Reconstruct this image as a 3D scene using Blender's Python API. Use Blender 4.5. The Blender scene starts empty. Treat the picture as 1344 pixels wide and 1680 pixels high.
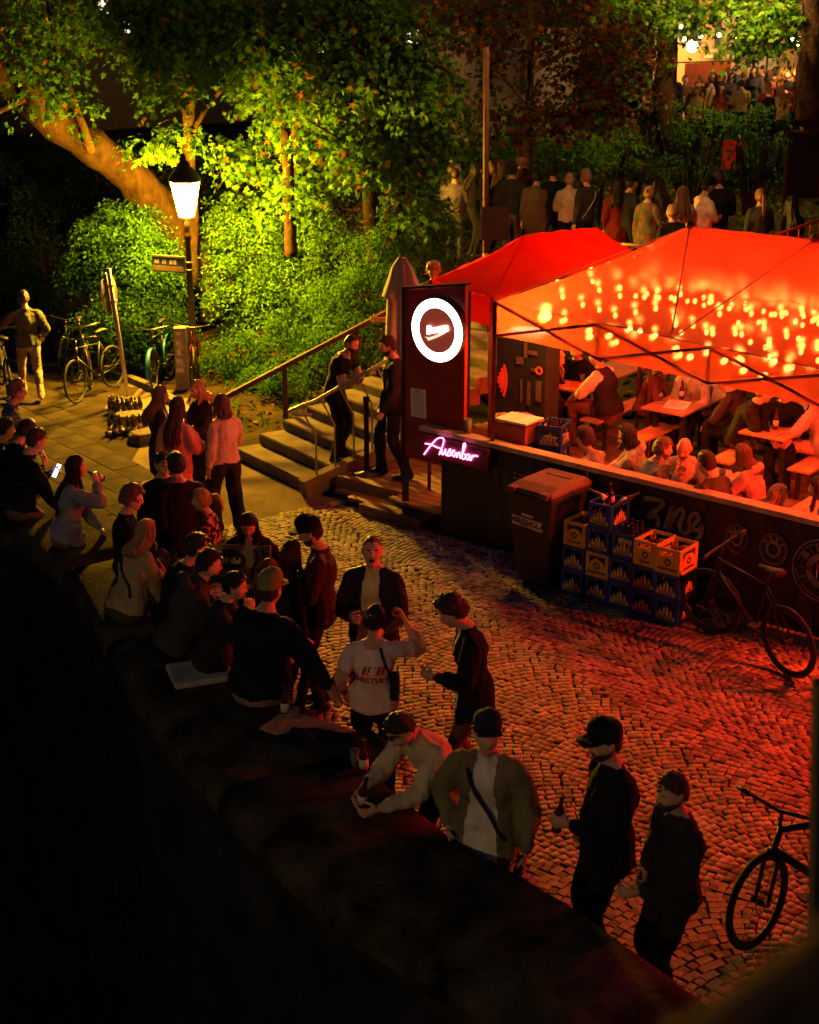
import bpy, bmesh, math, random
import numpy as np
from mathutils import Vector, Matrix, noise as mnoise
from mathutils.bvhtree import BVHTree

# ------------------------------------------------------------------ camera, sky, light, exposure
scene = bpy.context.scene
COL = scene.collection
TH = math.radians(19.5); FPX = 2400.0; CAMZ = 6.03
cam_data = bpy.data.cameras.new("camera"); cam = bpy.data.objects.new("camera", cam_data); COL.objects.link(cam)
cam.location = (0, 0, CAMZ); cam.rotation_euler = (math.pi/2 - TH, 0, 0)
cam_data.sensor_fit = 'VERTICAL'; cam_data.sensor_height = 36.0; cam_data.lens = FPX/1680*36
cam_data.clip_start = 0.05; cam_data.clip_end = 600
cam_data.dof.use_dof = True; cam_data.dof.focus_distance = 14.5; cam_data.dof.aperture_fstop = 2.8
scene.camera = cam

world = bpy.data.worlds.new("World"); scene.world = world; world.use_nodes = True
wn = world.node_tree; bg = wn.nodes["Background"]
sky = wn.nodes.new("ShaderNodeTexSky"); sky.sky_type = 'NISHITA'; sky.sun_disc = False
sky.sun_elevation = math.radians(-3.0); sky.sun_rotation = math.radians(200); sky.altitude = 500
mixw = wn.nodes.new("ShaderNodeMix"); mixw.data_type = 'RGBA'; mixw.inputs[0].default_value = 0.9
mixw.inputs[7].default_value = (0.035, 0.085, 0.18, 1)
wn.links.new(sky.outputs[0], mixw.inputs[6]); wn.links.new(mixw.outputs[2], bg.inputs[0])
bg.inputs[1].default_value = 0.15

sun_d = bpy.data.lights.new("moon", 'SUN'); sun_d.energy = 0.004; sun_d.angle = math.radians(12); sun_d.color = (0.75, 0.85, 1.0)
sun = bpy.data.objects.new("moon", sun_d); COL.objects.link(sun); sun.rotation_euler = (math.radians(35), 0, math.radians(-30))

scene.view_settings.view_transform = 'Standard'; scene.view_settings.look = 'None'
scene.view_settings.exposure = 0.3; scene.view_settings.gamma = 1.0
scene.render.engine = 'CYCLES'
cy = scene.cycles
cy.use_denoising = True
try: cy.denoiser = 'OPENIMAGEDENOISE'
except Exception: pass
cy.max_bounces = 5; cy.diffuse_bounces = 3; cy.glossy_bounces = 3; cy.transmission_bounces = 4; cy.transparent_max_bounces = 10
cy.sample_clamp_indirect = 4.0; cy.sample_clamp_direct = 0.0
cy.caustics_reflective = False; cy.caustics_refractive = False
cy.use_light_tree = True

rng = random.Random(7); nrng = np.random.default_rng(11)

# ------------------------------------------------------------------ site geometry: street profile, pixel rays onto real surfaces
KY = [0, 22.3, 31, 90]; KZ = [0, 0, -1.25, -1.25]
def gz(y):
    if y <= KY[0]: return KZ[0]
    for i in range(len(KY)-1):
        if y <= KY[i+1]:
            t = (y-KY[i])/(KY[i+1]-KY[i]); t = t*t*(3-2*t)
            return KZ[i]+(KZ[i+1]-KZ[i])*t
    return KZ[-1]
def gz_np(y):
    out = np.zeros_like(y)
    for i in range(len(KY)-1):
        t = np.clip((y-KY[i])/(KY[i+1]-KY[i]), 0, 1); t = t*t*(3-2*t)
        m = (y >= KY[i]) & (y <= KY[i+1])
        out = np.where(m, KZ[i]+(KZ[i+1]-KZ[i])*t, out)
    return out
def ray(px, py):
    x = (px-672)/FPX; v = (py-840)/FPX
    return Vector((x, math.cos(TH)-v*math.sin(TH), -math.sin(TH)-v*math.cos(TH)))
def atY(px, py, y):
    d = ray(px, py); t = y/d.y
    return Vector((d.x*t, y, CAMZ+d.z*t))
def atZ(px, py, z):
    d = ray(px, py); t = (z-CAMZ)/d.z
    return Vector((d.x*t, d.y*t, z))
def atG(px, py, dz=0.0):
    z = .3
    for _ in range(30):
        p = atZ(px, py, z+dz); z = .5*z+.5*gz(p.y)
    return atZ(px, py, z+dz)
def atP(px, py, A, B):
    """ray meets the vertical plane through ground points A and B"""
    n = Vector((B[1]-A[1], -(B[0]-A[0]), 0)); d = ray(px, py); o = Vector((0, 0, CAMZ))
    t = (Vector((A[0], A[1], 0))-o).dot(n)/d.dot(n)
    return o+d*t
# street edge on the hill side: bank rises behind it
EDGE = np.array([(9.5, 9.0), (4.04, 13.3), (0.0, 16.55), (-1.2, 17.7), (-2.45, 19.6), (-3.9, 22.6), (-5.2, 24.8), (-8.3, 29.5), (-14, 37), (-21, 53)])
def edge_dist(x, y):
    x = np.asarray(x, float); y = np.asarray(y, float)
    best = np.full(x.shape, 1e9); sgn = np.ones(x.shape)
    for i in range(len(EDGE)-1):
        a, b = EDGE[i], EDGE[i+1]; ab = b-a; L2 = ab@ab
        t = np.clip(((x-a[0])*ab[0]+(y-a[1])*ab[1])/L2, 0, 1)
        dx = x-(a[0]+t*ab[0]); dy = y-(a[1]+t*ab[1]); d = np.hypot(dx, dy)
        s = np.sign(ab[0]*dy-ab[1]*dx)     # left of travel is the street side ; right side the bank
        m = d < best; best = np.where(m, d, best); sgn = np.where(m, s, sgn)
    return best*(-sgn)
def sstep(a, b, x):
    t = np.clip((x-a)/(b-a), 0, 1); return t*t*(3-2*t)
def terrain(x, y):
    x = np.asarray(x, float); y = np.asarray(y, float)
    d = edge_dist(x, y); base = gz_np(y)
    right = sstep(-2.6, -0.2, x)                   # beer garden terrace side keeps flat first
    start = .3+right*4.2; wid = 5.4-right*2.9
    rise = sstep(0, 1, (d-start)/wid)*(1.55-.035*np.clip(x-1, 0, 7))
    far = np.clip(d-7.8, 0, 60)*.080
    z = base*(1-sstep(0, 6, d))+rise+far
    return z
def tz(x, y): return float(terrain(np.array([x]), np.array([y]))[0])
def atT(px, py):
    """ray meets the terrain"""
    d = ray(px, py); lo = 5.0
    t = 8.0
    while t < 120:
        p = Vector((0, 0, CAMZ))+d*t
        if p.z < tz(p.x, p.y): break
        t += .1
    return Vector((d.x*t, d.y*t, tz(d.x*t, d.y*t)))
# ------------------------------------------------------------------ materials
MATS = {}
def mat(name, color, rough=.8, metal=0.0, var=.25, vscale=6.0, bump=.0, bscale=30.0, emit=None, estr=0.0, spec=.5, alpha=1.0, trans=0.0, coat=0.0, color2=None, coord='Object', stretch=None):
    if name in MATS: return MATS[name]
    m = bpy.data.materials.new(name); m.use_nodes = True; nt = m.node_tree; b = nt.nodes["Principled BSDF"]
    N, L = nt.nodes, nt.links
    c = color if len(color) == 4 else (*color, 1)
    tc = N.new("ShaderNodeTexCoord"); mp = N.new("ShaderNodeMapping"); L.new(tc.outputs[coord], mp.inputs[0])
    if stretch: mp.inputs['Scale'].default_value = stretch
    nz = N.new("ShaderNodeTexNoise"); nz.inputs['Scale'].default_value = vscale; nz.inputs['Detail'].default_value = 5; nz.inputs['Roughness'].default_value = .62
    L.new(mp.outputs[0], nz.inputs['Vector'])
    rp = N.new("ShaderNodeValToRGB"); L.new(nz.outputs[0], rp.inputs[0])
    lo = [max(0, v*(1-var)) for v in c[:3]]; hi = [min(1, v*(1+var)) for v in (color2 or c)[:3]]
    rp.color_ramp.elements[0].position = .3; rp.color_ramp.elements[1].position = .7
    rp.color_ramp.elements[0].color = (*lo, 1); rp.color_ramp.elements[1].color = (*hi, 1)
    L.new(rp.outputs[0], b.inputs['Base Color'])
    b.inputs['Roughness'].default_value = rough; b.inputs['Metallic'].default_value = metal
    b.inputs['Specular IOR Level'].default_value = spec
    if coat: b.inputs['Coat Weight'].default_value = coat
    if trans: b.inputs['Transmission Weight'].default_value = trans; b.inputs['IOR'].default_value = 1.3
    if alpha < 1: b.inputs['Alpha'].default_value = alpha
    if emit: b.inputs['Emission Color'].default_value = (*emit, 1); b.inputs['Emission Strength'].default_value = estr
    if bump:
        n2 = N.new("ShaderNodeTexNoise"); n2.inputs['Scale'].default_value = bscale; n2.inputs['Detail'].default_value = 4
        L.new(mp.outputs[0], n2.inputs['Vector'])
        bp = N.new("ShaderNodeBump"); bp.inputs['Strength'].default_value = bump; bp.inputs['Distance'].default_value = .02
        L.new(n2.outputs[0], bp.inputs['Height']); L.new(bp.outputs[0], b.inputs['Normal'])
    MATS[name] = m; return m
def fabric(color, pattern=None, c2=(0.02,0.02,0.02), rough=.88):
    key = "fabric_%.3f_%.3f_%.3f_%s" % (*color, pattern or '')
    if key in MATS: return MATS[key]
    m = mat(key, color, rough, var=.30, vscale=4, bump=1.0, bscale=8.0, spec=.2)
    nt = m.node_tree; N, L = nt.nodes, nt.links; b = N["Principled BSDF"]
    if pattern:
        tc = N.new("ShaderNodeTexCoord"); src = None
        if pattern in ('stripe', 'hstripe'):
            w = N.new("ShaderNodeTexWave"); w.inputs['Scale'].default_value = 5.5; w.bands_direction = 'X' if pattern == 'stripe' else 'Z'
            L.new(tc.outputs['Object'], w.inputs[0]); src = w.outputs[1]
        elif pattern == 'plaid':
            w = N.new("ShaderNodeTexWave"); w.inputs['Scale'].default_value = 7; w.bands_direction = 'X'; L.new(tc.outputs['Object'], w.inputs[0])
            w2 = N.new("ShaderNodeTexWave"); w2.inputs['Scale'].default_value = 7; w2.bands_direction = 'Z'; L.new(tc.outputs['Object'], w2.inputs[0])
            mm = N.new("ShaderNodeMath"); mm.operation = 'MAXIMUM'; L.new(w.outputs[1], mm.inputs[0]); L.new(w2.outputs[1], mm.inputs[1]); src = mm.outputs[0]
        else:
            v = N.new("ShaderNodeTexNoise"); v.inputs['Scale'].default_value = 22 if pattern == 'floral' else 9; v.inputs['Detail'].default_value = 2
            L.new(tc.outputs['Object'], v.inputs[0]); src = v.outputs[0]
        r = N.new("ShaderNodeValToRGB"); L.new(src, r.inputs[0]); r.color_ramp.interpolation = 'CONSTANT' if pattern in ('floral','camo') else 'LINEAR'
        r.color_ramp.elements[0].position = 0.0; r.color_ramp.elements[1].position = .52
        if pattern not in ('floral','camo'): r.color_ramp.elements[0].position = .45; r.color_ramp.elements[1].position = .55
        r.color_ramp.elements[0].color = (*color, 1); r.color_ramp.elements[1].color = (*c2, 1)
        L.new(r.outputs[0], b.inputs['Base Color'])
    return m
def skin_mat(tone=0):
    cols = [(.50, .27, .17), (.44, .22, .13), (.36, .17, .10), (.56, .32, .22)]
    return mat("skin_%d" % tone, cols[tone], .5, var=.12, vscale=14, bump=.1, bscale=60, spec=.4)
def emis(name, color, strength):
    if name in MATS: return MATS[name]
    m = bpy.data.materials.new(name); m.use_nodes = True; nt = m.node_tree
    b = nt.nodes["Principled BSDF"]; b.inputs['Base Color'].default_value = (*color, 1)
    b.inputs['Emission Color'].default_value = (*color, 1); b.inputs['Emission Strength'].default_value = strength
    MATS[name] = m; return m

# ------------------------------------------------------------------ mesh helpers
def V3(*a): return Vector(a if len(a) == 3 else a[0])
class MB:
    """collects shapes; build() links them as ONE mesh object"""
    def __init__(s): s.v = []; s.f = []; s.m = []; s.cur = 0
    def add(s, verts, faces, mi=None):
        o = len(s.v); s.v.extend(tuple(v) for v in verts)
        s.f.extend(tuple(i+o for i in f) for f in faces); s.m.extend([s.cur if mi is None else mi]*len(faces)); return s
    def box(s, c, size, rot=None, mi=None, taper=1.0):
        x, y, z = size[0]/2, size[1]/2, size[2]/2; c = Vector(c)
        vs = [Vector((sx*x*(taper if sz < 0 else 1), sy*y*(taper if sz < 0 else 1), sz*z)) for sz in (-1, 1) for sy in (-1, 1) for sx in (-1, 1)]
        if rot is not None: vs = [rot @ v for v in vs]
        return s.add([v+c for v in vs], [(0, 2, 3, 1), (4, 5, 7, 6), (0, 1, 5, 4), (2, 6, 7, 3), (0, 4, 6, 2), (1, 3, 7, 5)], mi)
    def beam(s, a, b, w, h=None, up=(0, 0, 1), mi=None):
        a, b = Vector(a), Vector(b); d = (b-a); L = d.length
        if L < 1e-6: return s
        d /= L; u = Vector(up)
        if abs(d.dot(u)) > .98: u = Vector((1, 0, 0))
        x = d.cross(u).normalized(); z = x.cross(d); R = Matrix((x, d, z)).transposed()
        return s.box((a+b)/2, (w, L, h or w), R, mi)
    def tube(s, pts, r, n=8, mi=None, cap=True, rr=None):
        pts = [Vector(p) for p in pts]; k = len(pts); rs = rr if rr is not None else ([r]*k if not isinstance(r, (list, tuple)) else r)
        vs = []; prev = None
        for i, p in enumerate(pts):
            d = (pts[min(i+1, k-1)]-pts[max(i-1, 0)])
            if d.length < 1e-7: d = Vector((0, 0, 1))
            d.normalize()
            if prev is None: u = d.orthogonal().normalized()
            else:
                u = prev-d*prev.dot(d)
                u = d.orthogonal().normalized() if u.length < 1e-5 else u.normalized()
            prev = u; w = d.cross(u)
            for j in range(n):
                a = 2*math.pi*j/n; vs.append(p+(u*math.cos(a)+w*math.sin(a))*rs[i])
        fs = [(i*n+j, i*n+(j+1) % n, (i+1)*n+(j+1) % n, (i+1)*n+j) for i in range(k-1) for j in range(n)]
        if cap: fs += [tuple(range(n-1, -1, -1)), tuple((k-1)*n+j for j in range(n))]
        return s.add(vs, fs, mi)
    def lathe(s, prof, c=(0, 0, 0), n=16, mi=None, R=None):
        c = Vector(c); vs = []; k = len(prof)
        for (r, z) in prof:
            for j in range(n):
                a = 2*math.pi*j/n; p = Vector((r*math.cos(a), r*math.sin(a), z))
                vs.append(c+(R @ p if R is not None else p))
        fs = [(i*n+j, i*n+(j+1) % n, (i+1)*n+(j+1) % n, (i+1)*n+j) for i in range(k-1) for j in range(n)]
        fs += [tuple(range(n-1, -1, -1)), tuple((k-1)*n+j for j in range(n))]
        return s.add(vs, fs, mi)
    def prism(s, poly, h, M=None, mi=None):
        """2D polygon (x,y) extruded by h along z, then M"""
        n = len(poly); vs = [Vector((x, y, z)) for z in (0, h) for x, y in poly]
        if M is not None: vs = [M @ v for v in vs]
        return s.add(vs, [tuple(range(n-1, -1, -1)), tuple(range(n, 2*n))]+[(i, (i+1) % n, n+(i+1) % n, n+i) for i in range(n)], mi)
    def ball(s, c, r, n=10, m=7, mi=None, sc=(1, 1, 1)):
        c = Vector(c); vs = [c+Vector((0, 0, -r*sc[2]))]
        for i in range(1, m):
            t = math.pi*i/m-math.pi/2
            for j in range(n):
                a = 2*math.pi*j/n; vs.append(c+Vector((r*sc[0]*math.cos(t)*math.cos(a), r*sc[1]*math.cos(t)*math.sin(a), r*sc[2]*math.sin(t))))
        vs.append(c+Vector((0, 0, r*sc[2]))); e = len(vs)-1
        fs = [(0, 1+(j+1) % n, 1+j) for j in range(n)]
        fs += [(1+i*n+j, 1+i*n+(j+1) % n, 1+(i+1)*n+(j+1) % n, 1+(i+1)*n+j) for i in range(m-2) for j in range(n)]
        fs += [(e, 1+(m-2)*n+j, 1+(m-2)*n+(j+1) % n) for j in range(n)]
        return s.add(vs, fs, mi)
    def ring(s, c, R, r, axis=(0, 0, 1), n=28, k=6, mi=None, a0=0, a1=2*math.pi):
        c = Vector(c); ax = Vector(axis).normalized(); u = ax.orthogonal().normalized(); w = ax.cross(u)
        full = abs(a1-a0-2*math.pi) < 1e-4; pts = [c+(u*math.cos(a0+(a1-a0)*i/n)+w*math.sin(a0+(a1-a0)*i/n))*R for i in range(n+(0 if full else 1))]
        if not full: return s.tube(pts, r, k, mi)
        vs = []
        for i in range(n):
            a = 2*math.pi*i/n; d = u*math.cos(a)+w*math.sin(a)
            for j in range(k):
                b = 2*math.pi*j/k; vs.append(c+d*(R+r*math.cos(b))+ax*r*math.sin(b))
        return s.add(vs, [(i*k+j, i*k+(j+1) % k, ((i+1) % n)*k+(j+1) % k, ((i+1) % n)*k+j) for i in range(n) for j in range(k)], mi)
    def mesh(s, name, mats, smooth=False):
        me = bpy.data.meshes.new(name); me.from_pydata(s.v, [], s.f)
        for m in (mats if isinstance(mats, (list, tuple)) else [mats]): me.materials.append(m)
        if any(s.m): me.polygons.foreach_set('material_index', s.m)
        if smooth: me.polygons.foreach_set('use_smooth', [True]*len(s.f))
        me.update(); return me
    def build(s, name, mats, parent=None, smooth=False, loc=None, rotz=0, bevel=0):
        o = bpy.data.objects.new(name, s.mesh(name, mats, smooth)); COL.objects.link(o)
        if parent is not None: o.parent = parent
        if loc is not None: o.location = loc
        if rotz: o.rotation_euler = (0, 0, rotz)
        if bevel:
            b = o.modifiers.new('bevel', 'BEVEL'); b.width = bevel; b.segments = 2; b.limit_method = 'ANGLE'; b.angle_limit = .6
        return o
def npmesh(name, verts, faces_flat, nper, mats, mi=None, smooth=False):
    """fast mesh from numpy arrays; all faces have nper corners"""
    me = bpy.data.meshes.new(name); nv = len(verts); nf = len(faces_flat)//nper
    me.vertices.add(nv); me.vertices.foreach_set('co', np.asarray(verts, np.float32).ravel())
    me.loops.add(nf*nper); me.loops.foreach_set('vertex_index', np.asarray(faces_flat, np.int32).ravel())
    me.polygons.add(nf); me.polygons.foreach_set('loop_start', np.arange(0, nf*nper, nper, dtype=np.int32))
    me.polygons.foreach_set('loop_total', np.full(nf, nper, np.int32))
    if mi is not None: me.polygons.foreach_set('material_index', np.asarray(mi, np.int32))
    if smooth: me.polygons.foreach_set('use_smooth', np.ones(nf, bool))
    for m in (mats if isinstance(mats, (list, tuple)) else [mats]): me.materials.append(m)
    me.update(calc_edges=True); me.validate(); return me
def link(name, me, parent=None, loc=None, rotz=0):
    o = bpy.data.objects.new(name, me); COL.objects.link(o)
    if parent is not None: o.parent = parent
    if loc is not None: o.location = loc
    if rotz: o.rotation_euler = (0, 0, rotz)
    return o
def tag(o, label, cat, group=None):
    o['label'] = label; o['category'] = cat
    if group: o['group'] = group
    return o
def struct(o): o['kind'] = 'structure'; return o
def thing(name, label, cat, loc=(0, 0, 0), rotz=0, group=None):
    o = bpy.data.objects.new(name, None); COL.objects.link(o); o.location = loc; o.rotation_euler = (0, 0, rotz); o.empty_display_size = .1
    return tag(o, label, cat, group)
def dup(root, loc=None, rotz=None, label=None, group=None):
    r = root.copy(); COL.objects.link(r)
    if loc is not None: r.location = loc
    if rotz is not None: r.rotation_euler = (0, 0, rotz)
    if label: r['label'] = label
    if group: r['group'] = group
    for ch in list(root.children):
        c = ch.copy(); COL.objects.link(c); c.parent = r
        for g in list(ch.children):
            d = g.copy(); COL.objects.link(d); d.parent = c
    return r
def text_mesh(txt, size, depth=.004, font_shear=0.0, align='CENTER', bold=0.0):
    cu = bpy.data.curves.new('lettering', 'FONT'); cu.body = txt; cu.size = size; cu.extrude = depth/2; cu.align_x = align; cu.align_y = 'CENTER'
    cu.shear = font_shear; cu.offset = bold; cu.resolution_u = 3
    o = bpy.data.objects.new('lettering', cu); COL.objects.link(o); dg = bpy.context.evaluated_depsgraph_get()
    me = bpy.data.meshes.new_from_object(o.evaluated_get(dg)); bpy.data.objects.remove(o); bpy.data.curves.remove(cu); return me
def basis(origin, xdir, ydir):
    x = Vector(xdir).normalized(); y = Vector(ydir); y = (y-x*y.dot(x)).normalized(); z = x.cross(y)
    M = Matrix((x, y, z)).transposed().to_4x4(); M.translation = Vector(origin); return M
def point_light(name, loc, color, power, radius=.08):
    l = bpy.data.lights.new(name, 'POINT'); l.color = color; l.energy = power; l.shadow_soft_size = radius
    o = bpy.data.objects.new(name, l); COL.objects.link(o); o.location = loc; o.visible_transmission = False; o.visible_glossy = False; return o
# ------------------------------------------------------------------ people
def smooth_t(x): return np.clip(x, 0, 1)**2*(3-2*np.clip(x, 0, 1))
def head_template(na, nz):
    """sculpted head surface, y forward, centred between crown and chin; returns verts, quads"""
    t = np.arange(na)/na*2*np.pi
    az = t-.45*np.sin(t)                      # denser towards the face (az=0 is the front)
    ph = np.linspace(-np.pi/2+.05, np.pi/2-.02, nz)
    A, P = np.meshgrid(az, ph)
    x = np.sin(A)*np.cos(P); y = np.cos(A)*np.cos(P); z = np.sin(P)
    X, Y, Z = .074*x, .094*y, .117*z
    low = smooth_t((-.015-Z)/.10)
    X = X*(1-.34*low); Y = np.where(Y < 0, Y*(1-.42*low), Y*(1-.06*low))
    Y = np.where(Y > .066, .066+(Y-.066)*.7, Y); Y = Y-.006*(Y < 0)*(1-low)
    f = np.clip(Y/.06, 0, 1)
    g = lambda cx, cz, sx, sz: np.exp(-((X-cx)/sx)**2-((Z-cz)/sz)**2)*f
    Y = Y+.014*g(0, -.098, .028, .018)
    nr = np.where(Z > -.03, np.clip((.03-Z)/.06, 0, 1), np.clip((Z+.043)/.013, 0, 1))
    Y = Y+.026*np.exp(-(X/(.008+.006*nr))**2)*nr*f
    Y = Y-.010*(g(.031, .008, .016, .011)+g(-.031, .008, .016, .011))
    Y = Y+.005*(g(.03, .03, .022, .008)+g(-.03, .03, .022, .008))
    Y = Y+.006*g(0, -.062, .022, .009)-.004*g(0, -.060, .024, .003)
    Y = Y+.004*(g(.042, -.03, .02, .02)+g(-.042, -.03, .02, .02))
    V = np.stack([X, Y, Z], -1).reshape(-1, 3)
    q = np.array([(i*na+j, i*na+(j+1) % na, (i+1)*na+(j+1) % na, (i+1)*na+j) for i in range(nz-1) for j in range(na)], int)
    return V, q, A.ravel(), P.ravel()
HEADS = {'hi': head_template(46, 34), 'lo': head_template(22, 18)}
HAIRG = {'hi': head_template(72, 44), 'lo': head_template(30, 20)}
def rotm(yaw=0, pitch=0, roll=0):
    return Matrix.Rotation(math.radians(yaw), 3, 'Z') @ Matrix.Rotation(math.radians(-pitch), 3, 'X') @ Matrix.Rotation(math.radians(roll), 3, 'Y')
def vnoise(P, s, seed=0.0):
    """cheap smooth noise from sines"""
    p = P*s+seed
    return (np.sin(p[:, 0]*1.7+np.sin(p[:, 1]*2.3+seed)*1.3)+np.sin(p[:, 1]*1.9+np.sin(p[:, 2]*2.1)*1.2+1.3)+np.sin(p[:, 2]*2.2+np.sin(p[:, 0]*1.6)*1.4+2.1))/3
def ik(a, b, l1, l2, hint):
    d = b-a; L = d.length; L2 = min(L, (l1+l2)*.995)
    if L < 1e-5: d = Vector((0, 0, -1)); L = 1e-5
    d = d/L; b = a+d*L2
    ca = (l1*l1+L2*L2-l2*l2)/(2*l1*L2) if L2 > 1e-4 else 0; ca = max(-1, min(1, ca)); sa = math.sqrt(1-ca*ca)
    h = hint-d*hint.dot(d); h = h.normalized() if h.length > 1e-5 else d.orthogonal().normalized()
    return a+d*(l1*ca)+h*(l1*sa), b
class Prim:
    def __init__(s, tagname, pts, rx, ry, side, n=12):
        s.tag = tagname; s.p = [Vector(p) for p in pts]; s.rx = list(rx); s.ry = list(ry)
        s.side = [Vector(v).normalized() for v in (side if isinstance(side, list) else [side]*len(pts))]; s.n = n
    def frames(s):
        out = []; k = len(s.p)
        for i in range(k):
            d = s.p[min(i+1, k-1)]-s.p[max(i-1, 0)]; d.normalize()
            x = s.side[i]-d*s.side[i].dot(d)
            x = x.normalized() if x.length > 1e-4 else d.orthogonal().normalized()
            out.append((d, x, d.cross(x)))
        return out
    def emit(s, vs, fs):
        fr = s.frames(); n = s.n; k = len(s.p); o = len(vs)
        rings = []
        d0 = fr[0][0]; dk = fr[-1][0]; r0 = min(s.rx[0], s.ry[0]); rk = min(s.rx[-1], s.ry[-1])
        rings.append((s.p[0]-d0*r0*.75, s.rx[0]*.55, s.ry[0]*.55, fr[0]))
        for i in range(k): rings.append((s.p[i], s.rx[i], s.ry[i], fr[i]))
        rings.append((s.p[-1]+dk*rk*.75, s.rx[-1]*.55, s.ry[-1]*.55, fr[-1]))
        for (c, rx, ry, f) in rings:
            for j in range(n):
                a = 2*math.pi*j/n; vs.append(c+f[1]*(rx*math.cos(a))+f[2]*(ry*math.sin(a)))
        m = len(rings)
        for i in range(m-1):
            for j in range(n): fs.append((o+i*n+j, o+i*n+(j+1) % n, o+(i+1)*n+(j+1) % n, o+(i+1)*n+j))
        fs.append(tuple(o+j for j in range(n-1, -1, -1))); fs.append(tuple(o+(m-1)*n+j for j in range(n)))
    def dist(s, Q):
        best = np.full(len(Q), 1e9); fr = s.frames()
        for i in range(len(s.p)-1):
            a = np.array(s.p[i]); b = np.array(s.p[i+1]); ab = b-a; L2 = ab@ab+1e-12
            t = np.clip((Q-a)@ab/L2, 0, 1); o = Q-(a+t[:, None]*ab)
            x = np.array(fr[i][1]); y = np.array(fr[i][2]); dd = np.array(fr[i][0])
            rx = s.rx[i]+(s.rx[i+1]-s.rx[i])*t; ry = s.ry[i]+(s.ry[i+1]-s.ry[i])*t
            rm = np.minimum(rx, ry)
            e = np.sqrt((o@x/rx)**2+(o@y/ry)**2+(o@dd/rm)**2)
            best = np.minimum(best, (e-1)*rm)
        return best
def tube_np(pts, rs, n):
    mb = MB(); mb.tube(pts, rs, n); return mb
def hand_mesh(mb, wrist, d, palm, out, curl, spread, s, n, mi):
    """palm + four fingers + thumb; d along the hand, palm = palm normal, out = thumb side"""
    d = d.normalized(); palm = (palm-d*palm.dot(d)).normalized(); out_ = d.cross(palm)
    if out_.dot(out) < 0: out_ = -out_
    k = [wrist-d*.02*s, wrist+d*.02*s, wrist+d*.055*s, wrist+d*.09*s]
    vs = []; fs = []
    Prim('h', k, [.027*s, .034*s, .041*s, .037*s], [.02*s, .017*s, .015*s, .011*s], out_, max(n+2, 6)).emit(vs, fs); mb.add(vs, fs, mi)
    for q, (off, ln) in enumerate(((.030, .072), (.010, .080), (-.011, .074), (-.030, .058))):
        p = wrist+d*(.088*s)+out_*(off*s); pts = [p-d*.01*s]; a = 0.0
        dirv = (d+out_*(off*spread*6)).normalized()
        for seg, w in enumerate((.46, .30, .24)):
            a += math.radians(curl)*(.75 if seg == 0 else 1.0)
            dd = dirv*math.cos(a)+palm*math.sin(a); p = p+dd*(ln*w*s); pts.append(p)
        mb.tube(pts, None, n, mi, rr=[.0088*s, .0088*s, .0078*s, .0062*s])
    p = wrist+d*(.028*s)+out_*(.03*s); td = (d*.62+out_*(.62-.004*curl)+palm*(.25+.006*curl)).normalized()
    pts = [p-td*.01*s, p+td*.035*s]; td2 = (td+d*.5+palm*(.008*curl)).normalized(); pts.append(pts[-1]+td2*.03*s); pts.append(pts[-1]+(td2+d*.2).normalized()*.02*s)
    mb.tube(pts, None, n, mi, rr=[.012*s, .0115*s, .0098*s, .0075*s])

ARM = {  # hand target from the shoulder in torso axes: (outward, forward, up) for a 1.75 m person ; elbow hint ; curl
    'down':   ((.07, .03, -.53), (.3, -1, -.2), 28), 'down2': ((.10, .09, -.50), (.5, -1, -.2), 32),
    'pocket': ((.05, .08, -.43), (.9, -.8, 0), 40), 'hip': ((.02, .06, -.40), (1, -.5, .1), 35),
    'hold':   ((-.07, .30, -.22), (.5, -.2, -1), 62), 'hold2': ((-.02, .33, -.30), (.5, -.2, -1), 62),
    'drink':  ((-.12, .24, .10), (.8, .3, -.6), 60), 'phone': ((-.10, .28, -.12), (.4, -.2, -1), 50),
    'cross':  ((-.24, .20, -.24), (.9, .2, -.6), 25), 'lap': ((-.06, .33, -.44), (.6, -.5, -.3), 30),
    'table':  ((-.06, .42, -.24), (.8, 0, -.4), 25), 'chin': ((-.12, .20, .04), (.3, .3, -1), 70),
    'point':  ((-.02, .26, .17), (.7, .2, -.8), 55), 'back': ((.12, -.20, -.46), (.5, -1, 0), 15),
    'brace':  ((.34, -.06, -.42), (.6, -.8, .2), 12), 'reach': ((.0, .48, -.14), (.6, -.2, -.8), 40),
    'clasp':  ((-.19, .30, -.20), (.5, 0, -1), 45), 'pray': ((-.165, .27, .0), (.4, .2, -1), 14), 'fwdlow': ((.0, .36, -.36), (.6, -.3, -.5), 40), 'rail': ((-.17, .33, -.30), (.9, .3, -.5), 20),
    'lean':   ((-.04, .46, -.33), (.7, .3, -.6), 35)}
LEG = {
    'stand': (((-.10, .0, 0), (.10, .0, 0)), 0.0), 'apart': (((-.16, .02, 0), (.16, -.02, 0)), 0.0), 'step': (((-.11, -.16, 0), (.12, .14, 0)), 0.0),
    'walk': (((-.10, .30, .0), (.10, -.30, .05)), 0.0), 'shift': (((-.09, .04, 0), (.19, .09, 0)), .015), 'cross': (((-.02, .06, 0), (.05, -.05, 0)), 0.01)}
JOBS = []
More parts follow.
